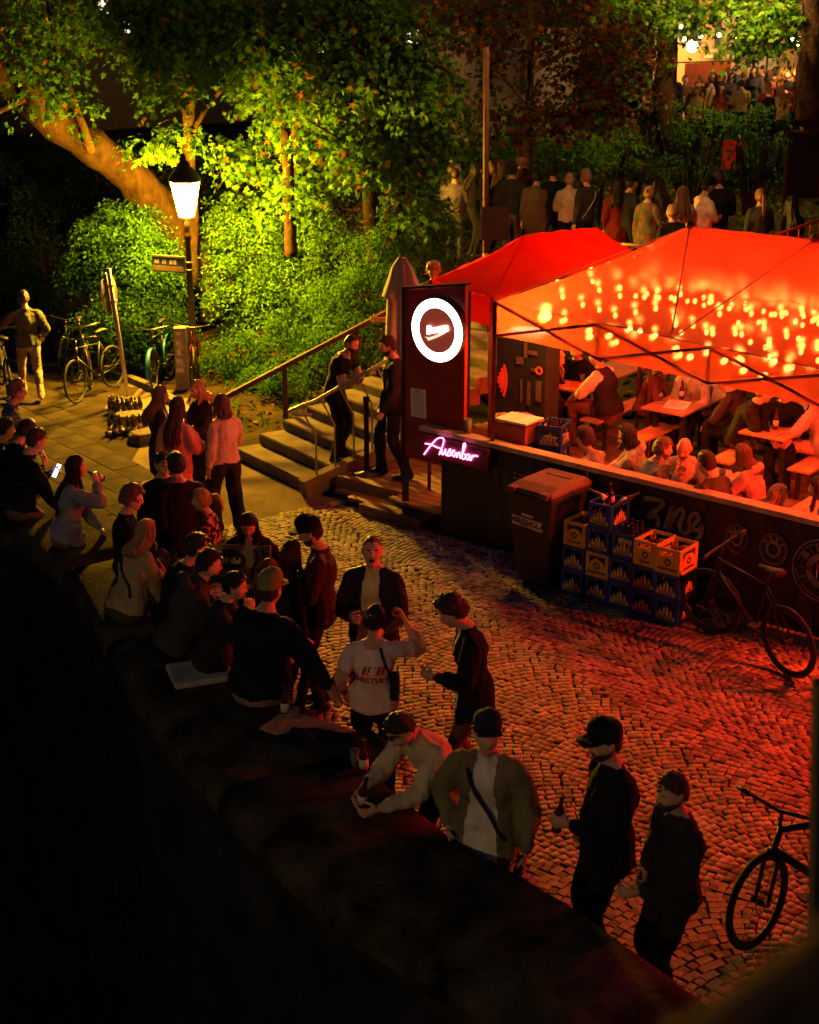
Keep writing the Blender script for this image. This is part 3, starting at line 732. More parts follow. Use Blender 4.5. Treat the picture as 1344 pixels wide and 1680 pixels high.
m_mortar = mat('joint_sand', (.028, .023, .017), .95, spec=.06, var=.5, vscale=14, bump=.5, bscale=60)
def build_ground():
    xs = np.arange(-30, 30.01, .36); ys = np.arange(2, 70.01, .36); X, Y = np.meshgrid(xs, ys)
    Zg = terrain(X, Y); ws = wall_side(X, Y)
    Zg = Zg+(-5.5-Zg)*sstep(.15, .55, ws)
    # keep the bank below the stairs
    rel = np.stack([X-ST_L0[0], Y-ST_L0[1]], -1); nn = ST_N/np.linalg.norm(ST_N); ee = ST_E/np.linalg.norm(ST_E)
    a = rel@nn; b = rel@ee; inn = (a > -.3) & (a < NSTEP*.385+.5) & (b > -.45) & (b < 2.5)
    Zg = np.where(inn, np.minimum(Zg, -.1+a*.34), Zg)
    d = edge_dist(X, Y)
    rough = (np.sin(X*1.7+np.sin(Y*1.1)*2)*np.sin(Y*1.9+1.2*np.sin(X*.9)))*.06*sstep(.6, 2.5, d)
    Zg = Zg+rough
    V = np.stack([X, Y, Zg], -1).reshape(-1, 3); ny, nx = X.shape
    i = np.arange(ny*nx).reshape(ny, nx); F = np.stack([i[:-1, :-1], i[:-1, 1:], i[1:, 1:], i[1:, :-1]], -1).reshape(-1, 4)
    C = V[F].mean(1); dd = edge_dist(C[:, 0], C[:, 1]); mi = (dd < -.05).astype(int)
    me = npmesh('ground', V, F.ravel(), 4, [m_earth, m_mortar], mi, True)
    return struct(link('ground', me))
ground = build_ground()
def build_asphalt():
    """smooth asphalt and paved part of the street: sheet just above the ground"""
    xs = np.arange(-26, 9, .3); ys = np.arange(2, 55, .3); X, Y = np.meshgrid(xs, ys); ws = wall_side(X, Y); d = edge_dist(X, Y)
    cob = (Y-16.59)-.70*(X+2.0)
    ny, nx = X.shape; Zg = gz_np(Y)+.006
    V = np.stack([X, Y, Zg], -1).reshape(-1, 3); i = np.arange(ny*nx).reshape(ny, nx); F = np.stack([i[:-1, :-1], i[:-1, 1:], i[1:, 1:], i[1:, :-1]], -1).reshape(-1, 4)
    ok = ((ws < .1) & (d < .3)).ravel()[F].all(1) & (cob.ravel()[F] > -.42).all(1)
    C = V[F[ok]].mean(1); wob = .25*np.sin(C[:, 1]*2.1)+.2*np.sin(C[:, 0]*3.3+C[:, 1]); me = npmesh('street', V, F[ok].ravel(), 4, [m_asph, m_asph_shade], (C[:, 0]+wob < -2.75-.25*(C[:, 1]-16)).astype(int), True)
    return struct(link('street', me))
street = build_asphalt()

# --- cobbles laid in arcs; the largest in view are single stones, the rest one mass
m_cob = mat('cobble_stone', (.185, .140, .095), .72, var=.40, vscale=2.8, bump=.25, bscale=55, color2=(.24, .185, .13), coord='Object', spec=.16)
m_cob2 = mat('cobble_stone_dark', (.12, .092, .065), .72, var=.3, vscale=3.0, bump=.5, bscale=55, spec=.16)
def cobbles():
    du = np.array([.875, .485]); dv = np.array([-.485, .875]); O = np.array([2.8, 6.6])   # across / along the street
    W = 1.14; Rr = W*.80; sp = .073; st = []
    r = random.Random(3)
    for k in range(-7, 8):
        for i in range(-95, 225):
            half = math.asin(.5*W/Rr); L = 2*half*Rr; n = 17
            off = (.5 if i % 2 else 0)
            for j in range(n):
                a = -half+2*half*(j+off)/n+r.uniform(-.018, .018)
                if abs(a) > half*1.02: continue
                u = k*W+Rr*math.sin(a); v = i*sp+Rr*(math.cos(a)-1)+r.uniform(-.007, .007)
                p = O+du*u+dv*v
                st.append((p[0], p[1], a, L/n))
    st = np.array(st); x, y = st[:, 0], st[:, 1]
    ok = (wall_side(x, y) < .05) & (edge_dist(x, y) < .45) & ((y-16.59)-.70*(x+2.0) < .06) & (y > 4.0) & (x < 6.0)
    deckcut = (edge_dist(x, y) > .02) & (x < 1.4)
    st = st[ok & ~deckcut]
    # variants of one stone: bevelled sett with a slightly domed, worn top
    def stone(seed):
        r = random.Random(seed); w = .046; vs = []
        q = [(-1, -1), (1, -1), (1, 1), (-1, 1)]
        jit = [(r.uniform(-.10, .06), r.uniform(-.10, .06)) for _ in q]
        for (s, z) in ((1.0, -.03), (.998, .001), (.93, .0038)):
            for (a, b), (ja, jb) in zip(q, jit): vs.append((a*w*s*(1+ja), b*w*s*(1+jb), z+(r.uniform(-.0010, .0010) if z > 0 else 0)))
        vs.append((r.uniform(-.008, .008), r.uniform(-.008, .008), .0048))
        f4 = [(i, (i+1) % 4, 4+(i+1) % 4, 4+i) for i in range(4)]+[(4+i, 4+(i+1) % 4, 8+(i+1) % 4, 8+i) for i in range(4)]
        f3 = [(8+i, 8+(i+1) % 4, 12) for i in range(4)]
        return np.array(vs), f4, f3
    ang0 = math.atan2(du[1], du[0])
    dist = np.hypot(st[:, 0], st[:, 1]); px = 672+2400*st[:, 0]/st[:, 1]
    vis = (px > 640) & (px < 1330) & (wall_side(st[:, 0], st[:, 1]) < -.9)
    order = np.argsort(np.where(vis, dist, 1e6)); single = set(order[:300].tolist())
    vars_ = [stone(i) for i in range(10)]; mes = []
    for V, f4, f3 in vars_:
        me = bpy.data.meshes.new('cobble'); me.from_pydata([tuple(v) for v in V], [], f4+f3); me.materials.append(m_cob); mes.append(me)
    mesd = [m.copy() for m in mes]
    for m in mesd: m.materials[0] = m_cob2
    r = random.Random(5); VV = []; FF4 = []; mi = []; o = 0
    z = gz_np(st[:, 1])
    for i, (x, y, a, l) in enumerate(st):
        k = r.randrange(10); rot = ang0-a+r.uniform(-.07, .07); zz = z[i]+.0055+r.uniform(-.0018, .0018); sx, sy = l*r.uniform(.91, .985)/.092, sp*math.cos(a)*r.uniform(.91, .985)/.092; dark = r.random() < .22
        if i in single:
            ob = bpy.data.objects.new('cobble', (mesd if dark else mes)[k]); COL.objects.link(ob); ob.parent = ground; ob.location = (x, y, zz); ob.rotation_euler = (r.uniform(-.03, .03), r.uniform(-.03, .03), rot); ob.scale = (sx, sy, 1)
            continue
        V = vars_[k][0]; c, s = math.cos(rot), math.sin(rot); vx = V[:, 0]*sx; vy = V[:, 1]*sy
        tx, ty = r.uniform(-.028, .028), r.uniform(-.028, .028)
        VV.append(np.stack([x+vx*c-vy*s, y+vx*s+vy*c, zz+V[:, 2]+vx*tx+vy*ty], -1))
        f = [t for t in vars_[k][1]]; 
        for q in f: FF4 += [o+q[0], o+q[1], o+q[2], o+q[3]]
        FF4 += [o+8, o+9, o+10, o+12, o+8, o+12, o+10, o+11]
        mi += [1 if dark else 0]*10; o += 13
    me = npmesh('cobbles', np.concatenate(VV), np.array(FF4), 4, [m_cob, m_cob2], mi)
    ob = link('cobbles', me, ground); ob['kind'] = 'stuff'
    return len(st)
sp = .073
print('cobbles', cobbles())

# --- paving slabs on the far left footway, each a slab of its own
m_slab = mat('paving_slab', (.034, .027, .018), .95, spec=.06, var=.35, vscale=2.0, bump=.4, bscale=90, color2=(.056, .046, .034))
def slabs():
    du = np.array([-.62, .785]); dv = np.array([.785, .62]); O = np.array([-2.3, 15.55]); r = random.Random(9); mes = []
    for k in range(5):
        mb = MB(); w, h = .62, .40; q = [(-w/2, -h/2), (w/2, -h/2), (w/2, h/2), (-w/2, h/2)]; vs = []
        for s, z in ((1, -.03), (1, .006), (.985, .009)):
            for (a, b) in q: vs.append((a*s, b*s+r.uniform(-.002, .002), z))
        mb.add(vs, [(i, (i+1) % 4, 4+(i+1) % 4, 4+i) for i in range(4)]+[(4+i, 4+(i+1) % 4, 8+(i+1) % 4, 8+i) for i in range(4)]+[(8, 9, 10, 11)]); mes.append(mb.mesh('paving_slab', m_slab))
    n = 0
    for j in range(-3, 6):
        for i in range(0, 24):
            p = O+du*((i+(.5 if j % 2 else 0))*.632)+dv*(j*.412)
            if wall_side(p[0], p[1]) > -.35 or edge_dist(p[0], p[1]) > -1.5: continue
            ob = link('paving_slab', mes[r.randrange(5)], street, (p[0], p[1], gz(p[1])+.002+r.uniform(-.002, .003))); ob.rotation_euler = (r.uniform(-.006, .006), r.uniform(-.006, .006), math.atan2(du[1], du[0])); n += 1
    return n
print('slabs', slabs())

# --- kerb stones along the bank
m_kerb = mat('kerb_granite', (.12, .11, .10), .95, spec=.06, var=.3, vscale=9, bump=.4, bscale=70)
kerb = thing('kerb', 'low granite kerb where the bicycles are parked', 'kerb')
kp = resample([(-2.6, 19.85), (-3.9, 22.45), (-5.2, 24.65), (-8.3, 29.3), (-11.5, 34)], .2); acc = 0; start = kp[0]
for i in range(1, len(kp)):
    if np.linalg.norm(kp[i]-start) > .98:
        a, b = start, kp[i]; d = (b-a)/np.linalg.norm(b-a)
        mb = MB(); mb.beam((a[0]+d[0]*.006, a[1]+d[1]*.006, gz(a[1])+.04), (b[0]-d[0]*.006, b[1]-d[1]*.006, gz(b[1])+.04), .14, .16); mb.build('kerb_stone', m_kerb, kerb, bevel=.012); start = kp[i]

# --- parapet wall: body with coping stones
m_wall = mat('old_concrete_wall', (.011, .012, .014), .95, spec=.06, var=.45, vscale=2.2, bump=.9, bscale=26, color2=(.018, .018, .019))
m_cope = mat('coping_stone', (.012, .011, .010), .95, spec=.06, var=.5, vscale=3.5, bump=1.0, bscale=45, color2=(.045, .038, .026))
parapet = thing('parapet_wall', 'thick dark stone parapet wall that people sit and lean on', 'wall')
def wall_body():
    n = len(WP); prof = [(.06, -.6), (.06, .68), (.10, .70), (.92, .70), (.98, .68), (1.0, .1), (1.12, -5.4)]
    V = []; 
    for i in range(n):
        for (t, z) in prof: V.append((WP[i, 0]+WN[i, 0]*t, WP[i, 1]+WN[i, 1]*t, z+.025*math.sin(i*.7+t*9)*(z < 0)))
    k = len(prof); F = []
    for i in range(n-1):
        for j in range(k-1): F += [i*k+j, (i+1)*k+j, (i+1)*k+j+1, i*k+j+1]
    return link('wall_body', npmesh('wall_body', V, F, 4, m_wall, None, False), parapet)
wall_body()
def coping():
    n = len(WP); L = np.concatenate([[0], np.cumsum(np.linalg.norm(np.diff(WP, axis=0), axis=1))]); r = random.Random(4); pos = 0.6
    at = lambda l: (np.array([np.interp(l, L, WP[:, 0]), np.interp(l, L, WP[:, 1])]), np.array([np.interp(l, L, WN[:, 0]), np.interp(l, L, WN[:, 1])]))
    while pos < L[-1]-1.2:
        ln = r.uniform(1.6, 2.6); k = 7; prof = [(0.02, .70), (-.02, .74), (-.01, .89), (.05, .94), (.32, .952), (.7, .95), (.96, .935), (1.03, .885), (1.05, .75), (1.0, .70)]
        V = []; dz = r.uniform(-.008, .008); m = len(prof)
        for i in range(k):
            p, nn = at(pos+.008+(ln-.016)*i/(k-1)); nn = nn/np.linalg.norm(nn); e = -.005 if i in (0, k-1) else 0
            for (t, z) in prof:
                up = z > .9
                V.append((p[0]+nn[0]*t, p[1]+nn[1]*t, z+dz+(e if up else 0)+(.012*math.sin(7*t+i*1.3+pos*3)*up)+r.uniform(-.004, .004)))
        F = [(i*m+j, (i+1)*m+j, (i+1)*m+(j+1) % m, i*m+(j+1) % m) for i in range(k-1) for j in range(m)]+[tuple(range(m)), tuple((k-1)*m+j for j in range(m-1, -1, -1))]
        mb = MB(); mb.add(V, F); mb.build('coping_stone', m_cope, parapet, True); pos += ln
coping()

# --- stone stairs up the bank
m_step = mat('step_stone', (.16, .13, .09), .95, spec=.06, var=.30, vscale=3.5, bump=.5, bscale=60, color2=(.16, .135, .10))
stairs = thing('stone_stairs', 'wide worn stone stairs climbing the bank beside the bar', 'stairs')
def stair():
    nn = ST_N/np.linalg.norm(ST_N); r = random.Random(2)
    for k in range(NSTEP):
        a = ST_L0+ST_N*k; b = ST_R0+ST_N*k; top = .15+.14*k
        if k > 3: b = b-ST_E/np.linalg.norm(ST_E)*0.0
        mb = MB(); dep = .45; z0 = top-.24
        q = [a, b, b+nn*dep, a+nn*dep]; vs = [(p[0], p[1], z0) for p in q]+[(p[0], p[1], top-.02) for p in q]
        ins = [a+nn*.014, b+nn*.014, b+nn*dep, a+nn*dep]; vs += [(p[0], p[1], top+r.uniform(-.004, .004)) for p in ins]
        mb.add(vs, [(0, 1, 5, 4), (1, 2, 6, 5), (2, 3, 7, 6), (3, 0, 4, 7), (4, 5, 9, 8), (5, 6, 10, 9), (6, 7, 11, 10), (7, 4, 8, 11), (8, 9, 10, 11), (3, 2, 1, 0)]); mb.build('step', m_step, stairs)
    # stringer beam along the right foot of the flight
    mb = MB(); a = ST_R0+ST_E/np.linalg.norm(ST_E)*.12; p0 = a-nn*.12
    for (k0, k1) in ((0, 4),):
        mb.beam((p0[0], p0[1], .10), (p0[0]+nn[0]*1.9, p0[1]+nn[1]*1.9, .52), .17, .24)
    mb.build('kerb_beam', m_step, stairs, bevel=.015)
stair()
# ------------------------------------------------------------------ the bar: fence, sign, tents, furniture
FA = np.array([.053, 16.50]); FU = np.array([.779, -.627]); FN = np.array([.627, .779])
FROT = math.atan2(FU[1], FU[0])
def F3(t, d, z): p = FA+FU*t+FN*d; return Vector((p[0], p[1], z))
def td(p): q = np.array([p[0], p[1]])-FA; return float(q@FU), float(q@FN)
def ftop(t): return 1.305-.013*t
U3 = Vector((FU[0], FU[1], 0)); N3 = Vector((FN[0], FN[1], 0)); FB2 = F3(5, 0, 0)
DECK = .26
m_black = mat('black_frame', (.018, .016, .016), .55, var=.3)
m_blackcloth = mat('black_banner_cloth', (.016, .015, .017), .42, var=.35, vscale=3, bump=.7, bscale=4.5, spec=.5, stretch=(1, 1, .25))
m_wood = mat('worn_timber', (.45, .30, .17), .35, var=.35, vscale=5, bump=.4, bscale=40, stretch=(1, 1, 1))
m_deck = mat('deck_timber', (.16, .095, .05), .7, var=.4, vscale=6, bump=.5, bscale=50)
m_print = mat('banner_print', (.20, .15, .09), .7, var=.35, vscale=9)
m_steel = mat('galvanised_steel', (.42, .40, .37), .42, .85, var=.25, vscale=20)
m_darksteel = mat('dark_painted_steel', (.03, .027, .026), .45, .4, var=.3)
# deck boards, each a board
deck = thing('timber_deck', 'wooden board deck under the tents and the bar entrance', 'deck')
def deckboards():
    mb = MB(); w = .14; me = {}
    # boards run along the fence direction, from the entrance to the far end of the tents
    k = 0
    d = .09
    while d < 4.5:
        t0 = -.45 if d < .33 else -1.48; t1 = 7.0
        a = F3(t0+.05*math.sin(k*2.1), d, DECK-.02); b = F3(t1, d, DECK-.02)
        m = MB(); m.beam(a, b, w-.012, .04); m.build('deck_board', m_deck, deck); d += w; k += 1
    m = MB(); a = F3(-1.5, .31, .17); b = F3(-.4, .31, .17); m.beam(a, b, .04, .14); m.build('fascia_board', m_deck, deck)
    # lower timber step
    for i in range(3):
        m = MB(); m.beam(F3(-1.42+.30*i, .23-.115*i, .10), F3(.14, .23-.115*i, .10), .105, .045); m.build('step_board', m_deck, deck)
    m = MB(); m.beam(F3(-.80, -.065, .04), F3(.14, -.065, .04), .03, .075); m.build('fascia_board', m_deck, deck)
deckboards()

# fence with banners
fence = thing('bar_fence', 'black banner covered fence with a timber top rail round the bar', 'fence')
def fence_build():
    T0, T1 = .57, 7.05
    m = MB(); m.beam(F3(.14, 0, ftop(.14)-.03), F3(T1, 0, ftop(T1)-.03), .17, .06); m.build('top_rail', m_wood, fence, bevel=.008)
    t = T0
    while t <= T1:
        m = MB(); m.beam(F3(t, .04, gz(F3(t, 0, 0).y)-.05), F3(t, .04, ftop(t)-.06), .06, .06); m.build('post', m_black, fence); t += 1.07
    spans = [(1.13, 2.42), (2.42, 3.75), (3.75, 5.08), (5.08, 6.4), (6.4, 7.05)]; r = random.Random(12)
    ban = []
    for (a, b) in spans:
        nx, nz = 40, 14; V = []; ph = r.uniform(0, 6)
        for j in range(nz+1):
            for i in range(nx+1):
                t = a+(b-a)*i/nx; g = gz(F3(t, 0, 0).y)+.06; z = g+(ftop(t)-.065-g)*j/nz; q = j/nz
                w = .012*math.sin(t*13+ph)+.016*math.sin(t*31+ph*2+q*2)*(1-.4*q)+.010*math.sin(z*9+t*4); p = F3(t, -.035-abs(w)*.9-.012*(1-q), z); V.append(p)
        F = [(j*(nx+1)+i, j*(nx+1)+i+1, (j+1)*(nx+1)+i+1, (j+1)*(nx+1)+i) for j in range(nz) for i in range(nx)]
        m = MB(); m.add(V, F); ban.append(m.build('banner', m_blackcloth, fence, True))
    return ban
BANNERS = fence_build()
def plane_M(t, d, z, tilt=0.0):
    """local x along the fence, y up, z towards the street"""
    M = basis(F3(t, d, z), U3, Vector((0, 0, 1))); return M @ Matrix.Rotation(tilt, 4, 'Z')
def put(me, M, name, m, parent):
    me.transform(M); me.materials.clear(); me.materials.append(m); me.update(); return link(name, me, parent)
def flat_poly(pts, M, name, m, parent, h=.003):
    mb = MB(); mb.prism(pts, h, M); return mb.build(name, m, parent)
def stroke2d(pl, w):
    """thick polyline as a polygon list of quads"""
    out = []
    for i in range(len(pl)-1):
        a = Vector((*pl[i], 0)); b = Vector((*pl[i+1], 0)); d = (b-a)
        if d.length < 1e-6: continue
        n = Vector((-d.y, d.x, 0)).normalized()
        w0 = w[i] if isinstance(w, list) else w; w1 = w[i+1] if isinstance(w, list) else w
        out.append([(a+n*w0/2)[:2], (a-n*w0/2)[:2], (b-n*w1/2)[:2], (b+n*w1/2)[:2]])
    return out
def cr(pts, k=6):
    P = resample([np.array(p) for p in pts], 1e9) if False else None
    pts = [np.array(p, float) for p in pts]; out = []
    for i in range(len(pts)-1):
        p0, p1, p2, p3 = pts[max(i-1, 0)], pts[i], pts[i+1], pts[min(i+2, len(pts)-1)]
        for j in range(k):
            t = j/k; out.append(tuple(.5*((2*p1)+(-p0+p2)*t+(2*p0-5*p1+4*p2-p3)*t*t+(-p0+3*p1-3*p2+p3)*t**3)))
    out.append(tuple(pts[-1])); return out
def banner_prints():
    PD = -.075
    # big script: the visible end of the name with a swash
    M = plane_M(3.42, PD, .90, 0) @ Matrix.Scale(.92, 4); mb = MB()
    z1 = cr([(-.30, .17), (-.18, .19), (-.05, .17), (-.14, .06), (-.24, -.04), (-.14, .0), (-.10, -.08), (-.16, -.2), (-.30, -.22)]); n1 = cr([(-.02, -.12), (.03, .02), (.07, .16), (.05, .02), (.03, -.13), (.09, .04), (.17, .15), (.21, .10), (.17, -.04), (.20, -.13), (.28, -.10), (.36, .02), (.40, .10), (.34, .13), (.28, .04), (.32, -.05), (.41, -.05), (.45, .02), (.42, -.13), (.30, -.26), (.12, -.31), (-.02, -.30)])
    for pl, w in ((z1, .055), (n1, .05)):
        mb = MB()
        for q in stroke2d(pl, w): mb.prism(q, .003, M)
        mb.build('letter', m_print, BANNERS[1])
    M = plane_M(2.10, PD, .95, 0); mb = MB()
    c1 = cr([(.17, -.02), (.09, -.08), (.06, .0), (.12, .09), (.18, .07)]);
    for q in stroke2d(c1, .02): mb.prism(q, .003, M)
    mb.build('lettering', m_print, BANNERS[0])
    # small lines of print near the bin
    r = random.Random(4); mb = MB()
    for row in range(4):
        x = -.30
        while x < .28-row*.06:
            w = r.uniform(.02, .07); mb.prism([(x, -.055*row), (x+w, -.055*row), (x+w, -.055*row+.026), (x, -.055*row+.026)], .003, plane_M(1.78, PD, .98, -.02)); x += w+.02
    mb.build('small_print', m_print, BANNERS[0])['kind'] = 'stuff'
    # round beer emblems
    def emblem(t, z, R, sx, txt, bi, full=True):
        M = plane_M(t, PD, z); mb = MB(); n = 40
        for (r0, r1) in ((.94, 1.0), (.84, .87), (.36, .56)):
            for i in range(n):
                a, b = 2*math.pi*i/n, 2*math.pi*(i+1)/n; mb.prism([(sx*R*r0*math.cos(a), R*r0*math.sin(a)), (sx*R*r1*math.cos(a), R*r1*math.sin(a)), (sx*R*r1*math.cos(b), R*r1*math.sin(b)), (sx*R*r0*math.cos(b), R*r0*math.sin(b))], .003, M)
        for i in range(14):
            if i % 7 in (2, 3, 4): continue
            a = 2*math.pi*i/14; c, s = math.cos(a), math.sin(a); mb.prism([(sx*R*(.62*c-.02*s), R*(.62*s+.02*c)), (sx*R*(.80*c-.02*s), R*(.80*s+.02*c)), (sx*R*(.80*c+.02*s), R*(.80*s-.02*c)), (sx*R*(.62*c+.02*s), R*(.62*s-.02*c))], .003, M)
        mb.build('emblem', m_print, BANNERS[bi])
        k = len(txt)
        for i, ch in enumerate(txt):
            a = math.radians(90+55-110*i/max(1, k-1)); me = text_mesh(ch, R*.30, .003, bold=.004)
            put(me, M @ Matrix.Translation((sx*R*.71*math.cos(a), R*.71*math.sin(a), .002)) @ Matrix.Rotation(a-math.pi/2, 4, 'Z'), 'lettering', m_print, BANNERS[bi])
    emblem(4.22, .86, .155, .8, 'BEER', 2); emblem(4.62, .84, .165, .9, 'BEER', 2); emblem(5.16, .74, .33, 1.0, 'BEER', 3)
banner_prints()

# bar counter front with the pink neon
counter = thing('bar_counter', 'dark bar counter end with a dark red fascia under the rail', 'counter')
m_fascia = mat('dark_red_fascia', (.12, .012, .02), .45, var=.2)
mb = MB(); mb.box((0, 0, 0), (1.03, .09, .25)); o = mb.build('fascia', m_fascia, counter, bevel=.006); o.matrix_local = Matrix.Translation(F3(.66, -.10, ftop(.66)-.195)) @ Matrix.Rotation(FROT, 4, 'Z') @ Matrix.Rotation(.013, 4, 'Y')
mb = MB(); mb.box((0, 0, 0), (.66, .32, .98)); o = mb.build('cabinet', m_black, counter, bevel=.006); o.matrix_local = Matrix.Translation(F3(.82, .12, .53)) @ Matrix.Rotation(FROT, 4, 'Z')
mb = MB(); mb.box((0, 0, 0), (.04, .04, .96)); o = mb.build('leg', m_black, counter); o.matrix_local = Matrix.Translation(F3(.46, -.02, .52)) @ Matrix.Rotation(FROT, 4, 'Z')
def neon():
    M = basis(F3(.66, -.158, ftop(.66)-.185), U3+Vector((0, 0, -.013)), Vector((0, 0, 1)))
    S = .00090; ox, oy = 700, 340; cv = lambda pts: [((x-ox)*S, -(y-oy-.0*(x-ox))*S) for x, y in pts]
    # strokes traced as handwriting: A u s e n b a r (perspective slant removed)
    strokes = [
        [(275, 470), (340, 380), (430, 270), (500, 205), (570, 190), (590, 220), (560, 330), (520, 420)],
        [(290, 320), (380, 315), (470, 330), (540, 335)],
        [(520, 420), (560, 330), (560, 400), (590, 400), (620, 330), (620, 395), (650, 385), (690, 310), (700, 350), (690, 400), (640, 405)],
        [(690, 400), (740, 350), (760, 320), (735, 325), (730, 380), (760, 395), (790, 340), (800, 400), (820, 340), (845, 330), (850, 395), (870, 385)],
        [(870, 385), (910, 280), (930, 200), (905, 200), (890, 300), (885, 390), (920, 395), (940, 350), (915, 330)],
        [(1000, 325), (965, 325), (950, 375), (975, 395), (1005, 335), (1005, 385), (1025, 390)],
        [(1025, 390), (1045, 320), (1055, 340), (1085, 315), (1125, 320)]]
    mb = MB()
    for st in strokes: mb.tube([M @ Vector((x*1.0, y*1.0, 0)) for x, y in cr(cv(st), 5)], .0065, 6)
    o = mb.build('neon_sign', emis('neon_pink', (1.0, .16, .62), 9.0)); tag(o, 'bright pink handwritten neon lettering on the bar counter front', 'neon sign')
neon()

# tall sign panel with the lit round emblem
m_panel = mat('sign_panel_red', (.20, .014, .010), .35, var=.35, vscale=3, spec=.5)
signp = thing('sign_panel', 'tall dark red sign board on black posts at the bar entrance', 'sign')
SPM = basis(F3(.23, .10, 0), U3, Vector((0, 0, 1)))
mb = MB(); mb.prism([(-.42, .82), (.44, .82), (.44, 2.97), (-.42, 2.82)], .055, SPM @ Matrix.Translation((0, 0, -.03))); mb.build('board', m_panel, signp)
mb = MB(); mb.beam(SPM @ Vector((-.45, .0, -.01)), SPM @ Vector((-.45, 2.83, -.01)), .07, .085); mb.build('post', m_black, signp)
mb = MB(); mb.beam(SPM @ Vector((.41, .1, -.07)), SPM @ Vector((.41, 2.9, -.07)), .06, .06); mb.build('post', m_black, signp)
mb = MB(); mb.beam(SPM @ Vector((-.45, 2.845, -.005)), SPM @ Vector((.46, 2.995, -.005)), .085, .03); mb.build('top_edge', m_black, signp)
def round_sign():
    M = SPM @ Matrix.Translation((.10, 2.44, .09)); R = .368
    t = thing('illuminated_sign', 'round glowing white light box sign with script name on the red board', 'sign')
    Rm = M.to_3x3(); mb = MB(); mb.lathe([(R*.97, -.06), (R, -.055), (R, .0), (R*.985, .006)], M.translation, 48, R=Rm); mb.build('housing', mat('sign_housing', (.05, .04, .04), .4, var=.2), t, True)
    def annulus(r0, r1, z, m, name, n=56):
        mb = MB(); 
        for i in range(n):
            a, b = 2*math.pi*i/n, 2*math.pi*(i+1)/n; mb.prism([(r0*math.cos(a), r0*math.sin(a)), (r1*math.cos(a), r1*math.sin(a)), (r1*math.cos(b), r1*math.sin(b)), (r0*math.cos(b), r0*math.sin(b))], .004, M @ Matrix.Translation((0, 0, z)))
        return mb.build(name, m, t)
    wm = emis('sign_white', (1.0, .93, .88), 4.5)
    annulus(.945*R, .985*R, .008, wm, 'outer_ring'); annulus(.70*R, .925*R, .008, wm, 'white_ring'); annulus(.925*R, .945*R, .006, emis('sign_violet', (.55, .35, .9), 1.5), 'thin_ring')
    mb = MB(); mb.lathe([(.70*R, .006), (.70*R, .010)], M.translation, 48, R=Rm); mb.build('centre_disc', emis('sign_centre', (.42, .07, .035), .30), t)
    me = text_mesh('Beezn', .130, .006, font_shear=.25, bold=.006); put(me, M @ Matrix.Translation((.01, .02, .026)) @ Matrix.Rotation(.26, 4, 'Z'), 'lettering', emis('sign_letter', (1.0, .90, .85), 3.2), t)
    sw = cr([(-.17, -.09), (-.10, -.12), (0, -.085), (.12, -.015), (.21, .045)], 4); sw2 = [(.215, .075), (.10, .03), (-.02, -.045), (-.12, -.075), (-.19, -.055)]
    mb = MB(); mb.prism([(-.19, -.09), (-.15, -.10), (-.13, -.13), (.0, -.075), (.12, -.01), (.22, .06), (.10, .015), (-.02, -.05), (-.12, -.088)], .006, M @ Matrix.Translation((0, -.015, .016)) @ Matrix.Scale(.9, 4)); mb.build('swash', emis('sign_swash', (1, .75, .6), .95), t)
round_sign()
# menu sheet
mn = thing('menu_sheet', 'white printed menu sheet pinned to the red sign board', 'notice')
MM = SPM @ Matrix.Translation((-.22, 1.52, .028)) @ Matrix.Scale(.9, 4) @ Matrix.Rotation(.03, 4, 'Z')
mb = MB(); mb.prism([(-.125, -.19), (.125, -.19), (.125, .19), (-.125, .19)], .003, MM); mb.build('paper', mat('paper', (.75, .70, .64), .7, var=.06), mn)
mb = MB(); r_ = random.Random(8)
for i in range(17):
    y = .135-.019*i; x = -.095
    while x < .085:
        w = r_.uniform(.015, .05); mb.prism([(x, y), (min(x+w, .1), y), (min(x+w, .1), y+.007), (x, y+.007)], .001, MM @ Matrix.Translation((0, 0, .0035))); x += w+.012
mb.prism([(-.05, .158), (.05, .158), (.05, .172), (-.05, .172)], .001, MM @ Matrix.Translation((0, 0, .0035))); mb.build('printed_lines', mat('print_dark', (.08, .05, .05), .8), mn)

